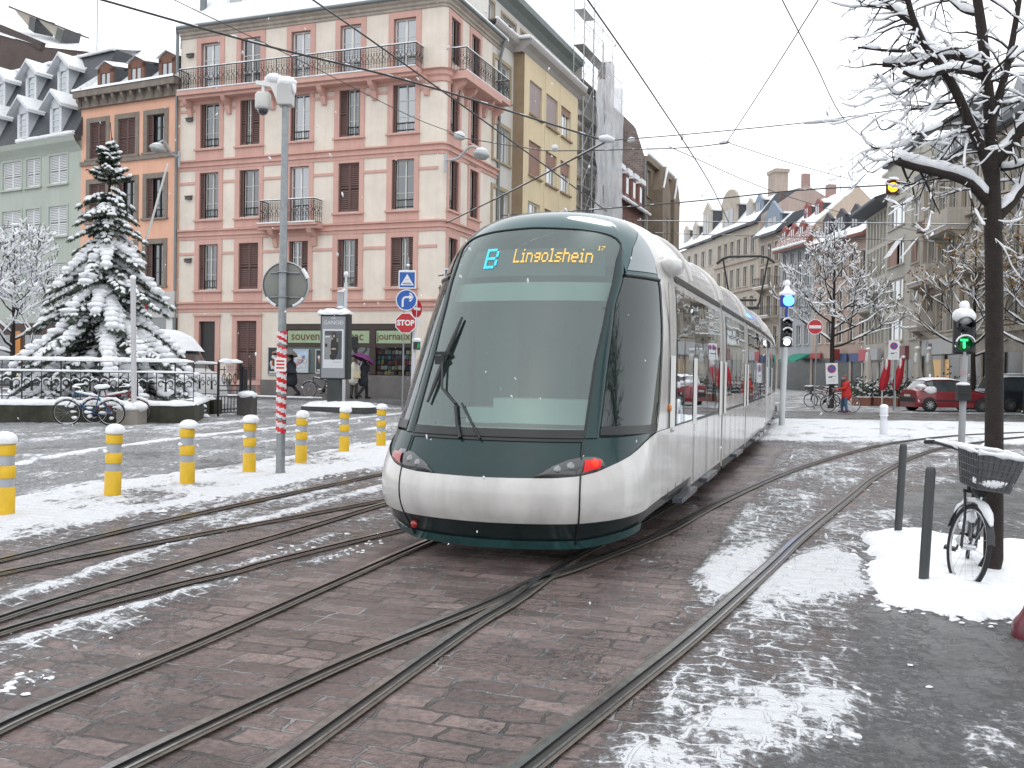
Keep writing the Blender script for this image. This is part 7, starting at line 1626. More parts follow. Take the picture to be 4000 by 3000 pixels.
LIMBS=[([(3867,690),(3840,597),(3791,488),(3742,374),(3688,277),(3645,217),(3601,157),(3574,92),(3553,27),(3530,-80)],.046,.02,-.25),
 ([(3876,470),(3910,353),(3938,244),(3959,136),(3981,0),(4000,-120)],.036,.018,.1),
 ([(3858,790),(3797,722),(3731,690),(3634,665),(3540,640),(3505,628)],.042,.034,-.15),
 ([(3838,250),(3769,226),(3677,222),(3590,244),(3500,252),(3447,252)],.034,.022,.15),
 ([(3835,300),(3769,280),(3690,280),(3600,304),(3530,283)],.024,.016,-.3),
 ([(3895,850),(3954,786),(4000,721),(4090,640),(4180,560)],.046,.03,.1),
 ([(3885,640),(3959,548),(4000,488),(4090,400),(4200,330)],.05,.03,-.1),
 ([(3830,60),(3760,40),(3700,-10),(3640,-40)],.02,.01,.2),
 ([(3601,157),(3560,190),(3520,200),(3440,195),(3352,185)],.018,.008,-.1),
 ([(3580,100),(3520,60),(3470,20),(3420,-20)],.026,.018,.1),
 ([(3753,445),(3700,475),(3661,499),(3600,520),(3563,526)],.014,.007,-.2),
 ([(3563,526),(3545,560),(3500,575),(3430,580),(3390,562),(3362,520)],.009,.004,-.2),
 ([(3720,355),(3670,385),(3640,420),(3600,480),(3565,524)],.009,.005,-.3),
 ([(3765,480),(3730,540),(3690,600),(3661,636)],.012,.006,.2),
 ([(3785,525),(3770,590),(3765,655)],.010,.006,-.2),
 ([(3735,375),(3660,425),(3560,428),(3520,470),(3450,508),(3424,470),(3420,450)],.009,.004,.1),
 ([(3600,312),(3560,340),(3500,368),(3455,320),(3425,290)],.009,.004,-.2),
 ([(3840,560),(3790,560),(3700,620),(3640,640)],.010,.005,.3),
 ([(3520,635),(3540,690),(3560,720),(3568,770),(3520,800),(3455,780)],.012,.004,-.2),
 ([(3590,662),(3620,720),(3650,790),(3672,835)],.010,.004,-.1),
 ([(3780,720),(3800,800),(3830,860),(3850,890)],.010,.005,-.3),
 ([(3900,420),(3960,400),(4030,380),(4090,390)],.014,.008,.2),
 ([(3915,660),(3960,655),(4010,640)],.02,.012,-.3),
 ([(3690,280),(3640,330),(3560,325),(3500,310)],.009,.004,.0),
 ([(3940,240),(3990,200),(4040,190)],.02,.012,.1),([(3850,300),(3920,240),(3975,180)],.012,.006,-.4)]
for pts,r0,r1,dy in LIMBS:
    n=len(pts); P=[LP(x,y,7.68+dy*(i/(n-1))) for i,(x,y) in enumerate(pts)]; C_=crom(P,4); R_=[r0+(r1-r0)*i/(len(C_)-1) for i in range(len(C_))]
    lim.tube(C_,R_,8 if r0>.02 else 6); snow_on(ls,C_,R_,.72,.020 if r0>.018 else .011,8,rn,0 if r0>.018 else .16)
    for i in range(2,len(C_)):
        for _ in range(2 if r0>.018 else 1):
            if rn.random()<(.36 if r0>.018 else .28):
                d=(C_[i]-C_[i-1]).normalized(); s=V((rn.gauss(-.15,1),rn.gauss(0,.9),rn.gauss(-.05,.6))).normalized()
                twig(lim,ls,C_[i],d*.4+s,rn.uniform(.22,.6),min(R_[i]*.55,.0085),rn,0,.0095,.55,.3)
for k in range(13):
    q=rn.choice(tr_pts[7:12]); q=q[0]+V((0,0,rn.uniform(-.3,.3))); twig(lim,ls,q,V((rn.gauss(-.2,1),rn.gauss(0,1),rn.gauss(.1,.4))),rn.uniform(.4,.8),.009,rn,0,.010,.55,.3)
lim.build('branches',BARK,t)
ls.build('snow',SNOW,t)
# generic snowy street tree
def street_tree(loc,h,h0,rad_,seed,lab,dens=1.0,snow_add=.035,leaves=None,spread=.55,lv=5,gap=.1,grp='snowy street trees',rmin=.012,tr=.14):
    t=thing('snowy_tree',lab,'tree',loc,0,grp); rn=random.Random(seed); br=MB(); sn=MB(); tk=MB(); tips=[]
    tk.tube([V((0,0,-.05)),V((0,0,.15)),V((.03,0,h0*.6)),V((0,.02,h0)),V((.04,.0,h0+(h-h0)*.5)),V((0,0,h*.93))],[tr*1.35,tr,tr*.88,tr*.75,tr*.4,.02],9)
    tk.build('trunk',BARK,t)
    def rec(p,d,L,r,l):
        n=4; pts=[p];rs=[r]
        for i in range(n):
            up=.10 if l>1 else .05
            d=(d+V((rn.gauss(0,.13),rn.gauss(0,.13),rn.gauss(up,.1)))).normalized(); p=p+d*(L/n); pts.append(p); rs.append(max(rmin*.7,r*(1-.45*(i+1)/n)))
        br.tube(pts,rs,5 if l<3 else 4,0,cap=False); snow_on(sn,pts,rs,.7,snow_add,5 if l<3 else 4,rn,gap)
        if l>=lv: tips.append(p); return
        k=3 if rn.random()<dens else 2
        for j in range(k):
            i=rn.choice((2,3,4,4)); s=V((rn.gauss(0,1),rn.gauss(0,1),rn.gauss(.25,.55))).normalized()
            rec(pts[i],(d*.75+s*.75).normalized(),L*rn.uniform(.55,.78),max(rmin,r*.55),l+1)
    n0=13
    for j in range(n0):
        f=j/(n0-1); z=h0+(h-h0)*.62*f**1.1; a=j*2.4+rn.uniform(-.3,.3); el=.25+.75*f
        rec(V((0,0,z)),V((math.cos(a),math.sin(a),el)),rad_*(.62-.25*f)*rn.uniform(.85,1.15),tr*.42*(1-.5*f),1)
    br.build('branches',BARK,t); sn.build('snow',SNOW,t)
    if leaves:
        lf=MB()
        for p in tips:
            for _ in range(leaves):
                q=p+V((rn.gauss(0,.22),rn.gauss(0,.22),rn.gauss(-.1,.2))); n=V((rn.gauss(0,1),rn.gauss(0,1),rn.gauss(0,1))).normalized(); u=n.orthogonal().normalized()*.08; v=n.cross(u).normalized()*.055; lf.quad(q-u,q-v,q+u,q+v,rn.randrange(3))
        lf.build('leaves',[mt('leaf_ochre',(.26,.16,.045),.7,.3,9),mt('leaf_russet',(.24,.09,.035),.7,.3,9),mt('leaf_olive',(.13,.12,.04),.7,.3,9)],t)
    return t
q=AT(3249,1465,46.4); street_tree((q.x,q.y,0),9.0,2.9,2.9,5,'snow-covered bare tree with a parking sign on its trunk, in the street beyond',1.0,.03,lv=5)
q=AT(3800,1465,47.6); street_tree((q.x,q.y,0),9.2,2.6,3.6,9,'snowy tree still holding brown leaves behind the red car',.8,.03,leaves=3,lv=4)
q=AT(4010,1465,43); street_tree((q.x,q.y,0),8.8,2.8,3.2,15,'snowy tree with brown leaves behind the dark car at the right edge',.7,.03,leaves=3,lv=4)
q=AT(48,1440,33.5); street_tree((q.x,q.y,0),6.4,1.7,2.5,21,'low bushy tree white with snow at the left edge beside the fir',1.0,.04,lv=5,gap=.02,tr=.11)
street_tree((5.2,-.6,0),8.5,2.6,3.2,41,'bare snowy tree added out of view behind the viewer for its reflection in glass',.9,.02,lv=4,tr=.10)  # unseen tree, added so the tram glass reflects dark branches
street_tree((-3.5,-7,0),9,2.6,3.4,43,'second bare snowy tree added out of view behind the viewer for glass reflections',.9,.02,lv=4,tr=.13)  # another unseen tree, put in only for reflections
# fir
q=AT(415,1440,29.0); t=thing('fir_tree','tall dark fir tree heaped with snow behind the iron railing','tree',(q.x,q.y,.3)); rn=random.Random(31)
tk=MB(); tk.tube([(0,0,-.3),(0,0,3),(.03,0,6.2),(.12,0,8.0)],[.17,.12,.05,.012],8); tk.tube([(.1,0,7.9),(.06,-.02,8.45)],.012,5); tk.build('trunk',BARK,t)
nd=MB(); sn=MB()
LT=[(.2,2.5),(1.3,2.55),(2.3,2.1),(3.2,1.6),(4.2,1.25),(5.4,.85),(6.3,.62),(6.9,.38),(7.4,.2),(8.0,.06)]
def spray(p,d,L,sl):
    d=V(d).normalized(); side=d.cross(V((0,0,1))).normalized()
    e=p+d*L
    for k in range(5):
        c=p.lerp(e,(k+.5)/5); w=.085*(1-.5*k/5)+.02
        for s in (-1,1):
            tip=c+side*s*w+d*.07+V((0,0,-.03-.05*rn.random())); nd.add([c-d*.03,c+d*.035,tip],[(0,1,2)],0)
        tip=c+V((0,0,-.10*rn.uniform(.5,1.2)))+d*.05; nd.add([c-side*.025,c+side*.025,tip],[(0,1,2)],0)
    if rn.random()<sl:
        R=d.to_track_quat('X','Z').to_matrix(); k=rn.uniform(.5,1.15)
        sn.blob(p.lerp(e,.55)+V((0,0,.03)),(L*.52,.05*k+.015,.04*k+.012),0,6,4,.2,rn.random(),rot=R)
z=.25
while z<7.9:
    Lm=IT(z,LT); nb=8 if z<5 else 6; a0=rn.uniform(0,6.28)
    for j in range(nb):
        a=a0+j*2*math.pi/nb+rn.gauss(0,.25); z_=z; z=z+rn.gauss(0,.09); L=Lm*rn.choice((rn.uniform(.45,.8),rn.uniform(.8,1.2),rn.uniform(.9,1.28))); heavy=rn.random()<.5 and z<5.2
        if z<2.2 and math.cos(a)<-.45: L*=1.22; heavy=rn.random()<.7
        dv=V((math.cos(a),math.sin(a),0)); pts=[]
        n=max(4,int(L/.16))
        for i in range(n+1):
            f=i/n; pts.append(V((0.02*z/8,0,z))+dv*(L*f)+V((0,0,((.10 if not heavy else .02)*f-(.42 if not heavy else .58)*f*f)*L*.95 if z<6.5 else .25*f*L)))
        nd.tube(pts,[.022*(1-.8*i/n)*(1 if z<5 else .5) for i in range(n+1)],4,1,cap=False)
        side=V((-dv.y,dv.x,0))
        for i in range(1,n+1):
            f=i/n; d=(pts[i]-pts[i-1]).normalized(); l=(.10+.34*L*.42*(1-f)+.05)*rn.uniform(.75,1.25); l=min(l,.62)
            sl=.92 if heavy else (.62 if z<5 else .8)
            for s in (-1,1): spray(pts[i],d*.75+side*s*rn.uniform(.6,1.1)+V((0,0,-.22)),l,sl)
            if rn.random()<.5: spray(pts[i],d+V((0,0,-.5)),l*.7,sl*.5)
            if heavy and f>.15: sn.blob(pts[i]+V((0,0,.06)),(.20*rn.uniform(.7,1.4),.19*rn.uniform(.7,1.4),.10*rn.uniform(.7,1.3)),0,8,5,.2,rn.random())
        spray(pts[-1],(pts[-1]-pts[-2]),.2,.7); z=z_
    z+=rn.uniform(.18,.27) if z<5 else rn.uniform(.2,.3)
nd.build('foliage',[mt('fir_needles',(.026,.042,.024),.7,.5,3),BARK],t); sn.build('snow',SNOW,t)
q=AT(588,880,29.6);q2=AT(655,640,29.0); t=thing('leaning_pole','thin white pole leaning out of the fir tree','pole'); mb=MB(); mb.tube([AT(560,960,29.8),q,q2],[.035,.035,.025],6); mb.build('rod',WHITE,t)
q=AT(70,1470,27.6); t=thing('garden_snow','x','snow') if False else None
mb=MB(); a=WL; rows=[]
for j in range(9):
    rows.append([WL+(WR-WL).normalized()*(LW*i/30)+V((-(WR-WL).normalized().y,(WR-WL).normalized().x,0))*(.42+j*.75)+V((0,0,.42+.16*fbm(np.array([i*.6]),np.array([j*.6]),3,3)[0])) for i in range(31)])
mb.grid(rows,0,True,flip=True); o=mb.build('snow_cover',SNOW); tag(o,'snow lying over the planted garden bed behind the low wall','snow',kind='stuff')
# ================================================================== BICYCLES, PEOPLE, CARS
def bike(name_lab,loc,rz,lean=0,frame=None,r=.33,basket=False,steer=0,snow=0,step=False,fend=True,grp=None,pitch=0):
    t=thing('bicycle',name_lab,'bicycle',loc,0,grp); t.rotation_mode='XYZ'; t.rotation_euler=(lean,pitch,rz)
    wb=1.06; frame=frame or BLACK
    def wheel(x,nm,M=None):
        mb=MB(); mb.tube([(x+r*math.cos(a),0,r+r*math.sin(a)) for a in np.linspace(0,2*math.pi,33)[:-1]],.017,6,0,closed=True); 
        if M: mb.xf(M)
        w=mb.build(nm,RUBBER,t)
        mb=MB(); mb.tube([(x+(r-.024)*math.cos(a),0,r+(r-.024)*math.sin(a)) for a in np.linspace(0,2*math.pi,33)[:-1]],.010,5,0,closed=True); mb.tube([(x,-.05,r),(x,.05,r)],.022,8)
        for k in range(14):
            a=k*2*math.pi/14; mb.tube([(x,.02*(-1)**k,r),(x+(r-.03)*math.cos(a),0,r+(r-.03)*math.sin(a))],.0016,3,cap=False)
        if M: mb.xf(M)
        mb.build('rim',CHROME,w)
        if fend:
            mb=MB(); mb.grid([[(x+(r+.03)*math.cos(a),y,r+(r+.03)*math.sin(a)-abs(y)*.3) for y in (-.028,0,.028)] for a in np.linspace(.3 if nm=='front_wheel' else .2,2.9,14)],0,True)
            if M: mb.xf(M)
            mb.build('mudguard',frame,t)
        if snow:
            mb=MB(); rn=random.Random(int(x*10)+3); mb.tube([(x+(r+.045)*math.cos(a),0,r+(r+.045)*math.sin(a)) for a in np.linspace(.7,2.6,14)],[.012]+[.028*rn.uniform(.7,1.4)*snow for _ in range(12)]+[.012],6)
            if M: mb.xf(M)
            mb.build('wheel_snow',SNOW,t)
    Ms=Matrix.Translation((wb-.08,0,0))@Matrix.Rotation(steer,4,'Z')@Matrix.Translation((-(wb-.08),0,0))
    wheel(0,'rear_wheel'); wheel(wb,'front_wheel',Ms)
    mb=MB(); bb=V((.42,0,.29)); st=V((.27,0,.82)); hd=V((.86,0,.86)); hb=V((.90,0,.70)); fr=.016
    mb.tube([bb,st],fr,7); mb.tube([hd,hb],.02,7)
    if step: mb.tube([hb,V((.72,0,.45)),bb],fr*1.15,7); mb.tube([hb+V((-.02,0,.05)),V((.62,0,.52)),V((.35,0,.55))],fr,7)
    else: mb.tube([hb,bb],fr*1.15,7); mb.tube([hd+V((.01,0,-.04)),V((.30,0,.74))],fr,7)
    for s in (-1,1): mb.tube([bb+V((0,s*.02,0)),V((0,s*.055,r))],.009,5); mb.tube([V((.30,s*.02,.72)),V((0,s*.055,r))],.009,5)
    mb.build('frame',frame,t)
    mb=MB()
    for s in (-1,1): mb.tube([hb+V((0,s*.03,0)),V((wb-.03,s*.055,.52)),V((wb,s*.055,r))],.011,5)
    mb.tube([hb+V((0,-.04,0)),hb+V((0,.04,0))],.014,6); mb.tube([hb,hd],.014,6); mb.tube([hd,hd+V((-.03,0,.12))],.014,6); top=hd+V((-.03,0,.12)); mb.tube([top+V((-.16,-.29,.02)),top+V((-.03,-.27,.04)),top+V((.03,-.12,.02)),top+V((.03,.12,.02)),top+V((-.03,.27,.04)),top+V((-.16,.29,.02))],.012,6); mb.xf(Ms); mb.build('fork_and_handlebar',CHROME if snow<.5 else BLACK,t)
    mb=MB(); 
    for s in (-1,1): mb.tube([top+V((-.17,s*.29,.02)),top+V((-.06,s*.275,.04))],.017,6)
    mb.xf(Ms); mb.each('grip',RUBBER,t)
    mb=MB(); mb.tube([st,st+V((-.03,0,.10))],.014,6); mb.blob(st+V((-.05,0,.13)),(.14,.085,.035),0,10,6); mb.blob(st+V((.06,0,.13)),(.11,.03,.025),0,8,5); mb.build('saddle',RUBBER,t)
    mb=MB(); mb.lathe([(.0,-.05),(.085,-.05),(.085,-.042),(0,-.042)],14,(bb.x,0,bb.z),axis='Y'); mb.beam(bb+V((0,-.06,0)),bb+V((.12,-.07,-.11)),.015,.02); mb.beam(bb+V((0,.06,0)),bb+V((-.12,.07,.11)),.015,.02); mb.box(bb.x+.08,bb.x+.17,-.16,-.07,bb.z-.125,bb.z-.10); mb.box(bb.x-.17,bb.x-.08,.07,.16,bb.z+.10,bb.z+.125); mb.tube([(bb.x,-.075,bb.z),(bb.x,.075,bb.z)],.015,6); mb.build('crankset',BLACK,t)
    if basket:
        mb=MB(); c=V((wb+.06,0,.90)); a0=[(-.13,-.12),(.13,-.12),(.13,.12),(-.13,.12)]; tp=[(-.15,-.175),(.17,-.175),(.17,.175),(-.15,.175)]
        for i in range(4):
            j=(i+1)%4
            for k in range(9):
                f=k/8; p=V((a0[i][0]*(1-f)+a0[j][0]*f,a0[i][1]*(1-f)+a0[j][1]*f,0)); q=V((tp[i][0]*(1-f)+tp[j][0]*f,tp[i][1]*(1-f)+tp[j][1]*f,.26)); mb.tube([c+p+V((0,0,-.13)),c+q+V((0,0,-.13))],.004,4)
            for g in np.linspace(0,1,6): mb.beam(c+V((a0[i][0]*(1-g)+tp[i][0]*g,a0[i][1]*(1-g)+tp[i][1]*g,-.13+.26*g)),c+V((a0[j][0]*(1-g)+tp[j][0]*g,a0[j][1]*(1-g)+tp[j][1]*g,-.13+.26*g)),.006,.007)
        mb.poly([c+V((a,b,-.13)) for a,b in a0]); ins=MB(); rows=[[c+V((a*.97*(1-g)+b*.97*g,p*.97*(1-g)+q*.97*g,-.128+.25*g)) for (a,p),(b,q) in zip(a0,tp)] for g in (0,.5,1)]; mb.grid(rows,0,False,closed=True)
        mb.xf(Ms); bk=mb.build('basket',mt('grey_mesh_basket',(.10,.105,.11),.5,.3,30),t)
        mb=MB(); mb.blob(c+V((0,0,-.06)),(.13,.13,.06),0,10,6,.1,2); rn=random.Random(3)
        for i in range(4):
            j=(i+1)%4; mb.tube([c+V((tp[i][0]*(1-f)+tp[j][0]*f,tp[i][1]*(1-f)+tp[j][1]*f,.14)) for f in np.linspace(0,1,7)],[.014*rn.uniform(.7,1.9) for _ in range(7)],6)
        mb.blob(c+V((.10,0,-.07)),(.05,.15,.05),0,10,5,.15,4)
        mb.xf(Ms); mb.each('basket_snow',SNOW,bk,.03)
        mb=MB(); mb.lathe([(0,.0),(.045,.01),(.05,-.06),(.02,-.09)],12,(wb+.03,0,.74),axis='X'); mb.xf(Ms); mb.build('headlight',BLACK,t)
    if snow:
        mb=MB(); rn=random.Random(9); snow_on(mb,[V((.30,0,.74)).lerp(hd,f) for f in np.linspace(0,1,6)] if not step else [V((.3,0,.5)),V((.55,0,.5)),V((.7,0,.55))],[.016]*6,.8,.016*snow,6,rn); mb.blob(st+V((-.02,0,.17)),(.15,.08,.05*snow+.01),0,9,5,.1,1)
        mb2=MB(); snow_on(mb2,[top+V((-.16,-.29,.02)),top+V((.03,-.12,.02)),top+V((.03,.12,.02)),top+V((-.16,.29,.02))],[.012]*4,.8,.022*snow,6,rn); mb2.xf(Ms); mb.merge(mb2)
        for k in range(int(8*snow)): mb.blob((rn.uniform(-.1,1.0),rn.uniform(-.05,.05),rn.uniform(.18,.62)),(rn.uniform(.05,.12),.05,rn.uniform(.03,.06)),0,7,4,.2,k)
        mb.each('snow_clump',SNOW,t,.05)
    return t
# near bicycle at the tree: front wheel toward the camera
fw=V((3.345,7.28,0)); ax=V((.50,.866,0)); rear=fw+ax*1.06
bike('grey bicycle with a snow-filled front basket leaning on the bare tree',(rear.x,rear.y,.035),math.atan2(-ax.y,-ax.x),lean=rad(-9),frame=mt('bike_dark_grey',(.03,.032,.035),.4,.2,8),basket=True,steer=rad(30),snow=1.0,step=True,r=.305)
BLU=mt('bike_blue',(.02,.09,.22),.35,.15,6); REDB=mt('bike_red',(.30,.03,.03),.35,.15,6)
a=G(432,1662); bike('blue bicycle half buried in snow leaning on the stone wall',(a.x,a.y+.05,0),math.pi+rzw,lean=rad(-9),frame=BLU,snow=1.5)
a=G(350,1657); bike('reddish bicycle behind the blue one against the stone wall',(a.x,a.y+.32,.0),rzw,lean=rad(7),frame=REDB,snow=1.2)
a=AT(1225,1556,40.6); bike('bicycle parked behind the advertising panel by the shop wall',(a.x+.75,a.y+.1,.30),math.pi-.25,lean=.05,frame=BLACK,snow=.4)
a=G(3330,1610); bk=bike('dark bicycle ridden by the person in the red coat',(a.x,a.y,0),math.pi+rad(2),lean=rad(2),frame=mt('bike_black',(.02,.02,.022),.4,.2),r=.34,step=True)
a=G(3270,1594); bike('snowy bicycle with a front basket parked left of the tree trunk',(a.x-.1,a.y+.3,0),math.pi-rad(30),lean=rad(-5),frame=BLACK,snow=.6,basket=True)
a=G(3290,1590); bike('bicycle with a snowy saddle standing behind the tree trunk',(a.x+.2,a.y+.9,0),math.pi-rad(18),lean=rad(5),frame=REDB,snow=.6)
# ---- people
SKIN=mt('skin',(.42,.26,.20),.6,.08,8)
def remesh(mb,name,mats,parent,vox=.014,smooth=6,label=None):
    me=mb.mesh('tmp',mats); o=bpy.data.objects.new('tmp',me); COL.objects.link(o)
    m=o.modifiers.new('r','REMESH'); m.mode='VOXEL'; m.voxel_size=vox; m.use_smooth_shade=True
    s=o.modifiers.new('s','SMOOTH'); s.factor=.5; s.iterations=smooth
    dg=bpy.context.evaluated_depsgraph_get(); me2=bpy.data.meshes.new_from_object(o.evaluated_get(dg)); bpy.data.objects.remove(o)
    me2.name=name
    if not me2.materials: me2.materials.append(mats if not isinstance(mats,list) else mats[0])
    q=bpy.data.objects.new(name,me2); COL.objects.link(q); q.parent=parent
    if label: q['label']=label
    return q
def limb(mb,pts,rs,n=10):
    mb.tube(pts,rs,n)
    for p,r in zip(pts,rs): mb.blob(p,(r,r,r),0,n,6)
def person(lab,loc,rz,J,coat,trou,shoe,hair,coat_len=.0,hat=None,h=1.72,coatf=1.0):
    """J: joints in a frame facing +x; z up, scaled for 1.72 m"""
    t=thing('person',lab,'person',loc,rz); k=h/1.72
    g=lambda n:V(J[n])*k
    body=MB(); hp=g('hip'); ch=g('chest'); nk=g('neck'); hd=g('head')
    limb(body,[hp,hp.lerp(ch,.5),ch],[.135*k,.125*k,.15*k]); limb(body,[ch,nk,hd.lerp(nk,.4)],[.13*k,.055*k,.052*k])
    body.blob(hd,(.098*k,.078*k,.118*k),0,14,10); body.blob(hd+V((.055*k,0,-.06*k)),(.055*k,.055*k,.05*k),0,10,6); body.blob(hd+V((.10*k,0,-.012*k)),(.022*k,.015*k,.025*k),0,6,5)
    for s in (-1,1): body.blob(hd+V((0,s*.082*k,-.01*k)),(.02*k,.012*k,.03*k),0,6,5)
    for s,S in ((1,'l'),(-1,'r')):
        sh=ch+V((0,s*.17*k,.06*k)); limb(body,[sh,g('elb_'+S),g('hand_'+S)],[.052*k,.04*k,.03*k],8)
        d=(g('hand_'+S)-g('elb_'+S)).normalized(); hnd=g('hand_'+S)+d*.05*k; body.blob(hnd,(.042*k,.03*k,.042*k),0,8,6)
        u=d.orthogonal().normalized()
        for i in range(4):
            o=u*((i-1.5)*.017*k); L=(.075,.085,.08,.06)[i]*k; c=d.cross(u)*.02*k; limb(body,[hnd+o+d*.02*k,hnd+o+d*(.02*k+L*.5)+c*.3,hnd+o+d*(.015*k+L*.85)+c*1.2],[.009*k,.008*k,.006*k],5)
        limb(body,[hnd+u*.03*k,hnd+u*.055*k+d*.035*k],[.010*k,.008*k],5)
        hj=hp+V((0,s*.09*k,-.03*k)); limb(body,[hj,g('knee_'+S),g('foot_'+S)],[.085*k,.055*k,.038*k],8)
    remesh(body,'body',[SKIN],t,.012)
    eye=MB()
    for s in (-1,1): eye.blob(hd+V((.088*k,s*.032*k,.012*k)),(.012*k,.014*k,.009*k),0,6,5)
    eye.blob(hd+V((.098*k,0,-.055*k)),(.008*k,.024*k,.006*k),0,6,5); eye.each('face_feature',[mt('dark_features',(.05,.025,.022),.6,.1)],t,.0)
    c=MB(); f=coatf
    limb(c,[hp+V((0,0,-coat_len*.9*k)),hp,hp.lerp(ch,.5),ch],[(.19+coat_len*.10)*k*f,.185*k*f,.168*k*f,.178*k*f],12); limb(c,[ch,nk+V((0,0,-.02*k))],[.16*k*f,.085*k*f],10)
    for s,S in ((1,'l'),(-1,'r')):
        sh=ch+V((0,s*.165*k,.05*k)); limb(c,[sh,g('elb_'+S),g('elb_'+S).lerp(g('hand_'+S),.93)],[.083*k*f,.066*k*f,.05*k*f],8)
    remesh(c,'coat',[coat],t,.016,5)
    for s,S in ((1,'l'),(-1,'r')): pass
    l=MB()
    for s,S in ((1,'l'),(-1,'r')):
        hj=hp+V((0,s*.088*k,-.02*k)); limb(l,[hj,g('knee_'+S),g('knee_'+S).lerp(g('foot_'+S),.97)],[.105*k,.075*k,.062*k],9)
    limb(l,[hp+V((0,-.06*k,0)),hp+V((0,.06*k,0))],[.135*k,.135*k]); remesh(l,'trousers',[trou],t,.015,5)
    for s,S in ((1,'l'),(-1,'r')):
        b=MB(); fo=g('foot_'+S); limb(b,[fo+V((-.04*k,0,-.02*k)),fo+V((.05*k,0,-.045*k)),fo+V((.15*k,0,-.055*k))],[.055*k,.045*k,.038*k],8); limb(b,[fo,fo+V((0,0,.06*k))],[.055*k,.055*k]); remesh(b,'shoe',[shoe],t,.012,4)
    hr=MB(); hr.blob(hd+V((-.018*k,0,.03*k)),(.108*k,.092*k,.112*k),0,14,9,.03,2); 
    if hat!='short': hr.blob(hd+V((-.05*k,0,-.05*k)),(.07*k,.085*k,.09*k),0,10,7)
    remesh(hr,'hat' if hat=='hat' else 'hair',[hair],t,.012,4); return t
cl=lambda n,c:mt(n,c,.85,.12,9,bump=.2)
stand=dict(hip=(0,0,.93),chest=(.02,0,1.30),neck=(.02,0,1.48),head=(.04,0,1.60),elb_l=(-.02,.25,1.10),hand_l=(.12,.22,.90),elb_r=(-.02,-.25,1.10),hand_r=(.10,-.22,.88),knee_l=(.06,.10,.50),foot_l=(-.03,.10,.09),knee_r=(.02,-.10,.50),foot_r=(.04,-.10,.09))
walk=dict(stand,knee_l=(.2,.1,.52),foot_l=(.22,.1,.10),knee_r=(.0,-.1,.50),foot_r=(-.28,-.1,.16))
p=AT(1376,1557,39.9); pz=V((p.x,p.y,.30))
person('person in a white jacket with a pale shoulder bag beside the advertising panel',(pz.x+.05,pz.y,pz.z),rad(75),stand,cl('jacket_white',(.60,.58,.52)),cl('trousers_dark_brown',(.045,.04,.035)),cl('shoe_black',(.015,.015,.016)),cl('hair_grey_brown',(.20,.16,.13)),coat_len=.16,h=1.70,hat='short',coatf=1.1)
p2=pz+V((.0,0,0)); hbx=AT(1394,1462,pz.y-.25); t=thing('shoulder_bag','cream shoulder bag hanging from the person in the white jacket','bag',hbx,rad(-20)); mb=MB(); mb.prism([(-.16,-.05,-.16),(.16,-.05,-.16),(.13,-.05,.1),(-.1,-.05,.12)],(0,.1,0)); mb.build('bag_body',mt('bag_cream',(.55,.47,.30),.7,.08),t,bevel=.02); mb=MB(); mb.tube([(-.08,0,.1),(-.02,.03,.4),(.05,.02,.45)],.012,5); mb.build('strap',mt('bag_cream',(.5,.4,.2)),t)
q=AT(1418,1552,39.95); q=V((q.x,q.y,.30))
hold=dict(walk,elb_r=(.12,-.22,1.16),hand_r=(.18,-.12,1.36),chest=(.06,0,1.28),head=(.12,0,1.56),neck=(.08,0,1.45))
person('person in dark clothes walking under a purple umbrella right of the advertising panel',q,rad(35),hold,cl('coat_navy_black',(.02,.022,.03)),cl('trousers_black',(.018,.018,.02)),cl('shoe_black',(.015,.015,.016)),cl('hair_dark',(.03,.022,.018)),coat_len=.25,h=1.74)
def umbrella(lab,p,col,r,tx,ty,hl=.75):
    t=thing('umbrella',lab,'umbrella',p,0,rot=(tx,ty,0)); mb=MB(); rows=[]
    for i in range(7):
        f=i/6; rows.append([(r*math.sin(f*1.35)*math.cos(a)*(1-.05*f*(j%2)),r*math.sin(f*1.35)*math.sin(a)*(1-.05*f*(j%2)),r*.62*(math.cos(f*1.35))-.02*f*(j%2)) for j,a in enumerate(np.linspace(0,2*math.pi,17)[:-1])])
    mb.grid(rows,0,True,closed=True,flip=True); mb.build('canopy',col,t)
    mb=MB(); mb.tube([(0,0,-hl),(0,0,r*.7)],.012,6); mb.build('shaft',CHROME,t)
uq=AT(1415,1400,q.y-.1); umbrella('purple umbrella held low over the person in dark clothes',uq-V((0,0,.12)),mt('umbrella_purple',(.13,.018,.12),.5,.15,6),.50,rad(-12),rad(22))
q=AT(1124,1552,40.8); q=V((q.x+.15,q.y,.30))
person('person in a black coat walking behind the striped pole under a grey umbrella',q,rad(170),dict(walk,elb_r=(.12,-.2,1.15),hand_r=(.18,-.1,1.35)),cl('coat_navy_black',(.02,.022,.03)),cl('trousers_black',(.018,.018,.02)),cl('shoe_black',(.015,.015,.016)),cl('hair_dark',(.03,.022,.018)),coat_len=.3,h=1.75,coatf=1.15)
uq=AT(1112,1385,q.y-.1); umbrella('grey umbrella over the walking person behind the striped pole',uq-V((0,0,.1)),mt('umbrella_grey',(.16,.14,.14),.6,.1,6),.56,rad(-8),rad(4))
t=thing('tote_bag','dark bag hanging beside the person behind the striped pole','bag',AT(1140,1440,q.y-.3),0); mb=MB(); mb.prism([(-.1,-.06,.15),(.02,-.06,.18),(.24,-.06,-.2),(-.1,-.06,-.18)],(0,.12,0)); mb.build('bag_body',mt('bag_dark_blue',(.02,.022,.04),.7,.1),t,bevel=.02); mb=MB(); mb.tube([(-.07,0,.15),(-.05,0,.42),(.0,0,.17)],.01,5); mb.build('strap',BLACK,t)
a=G(3300,1611)
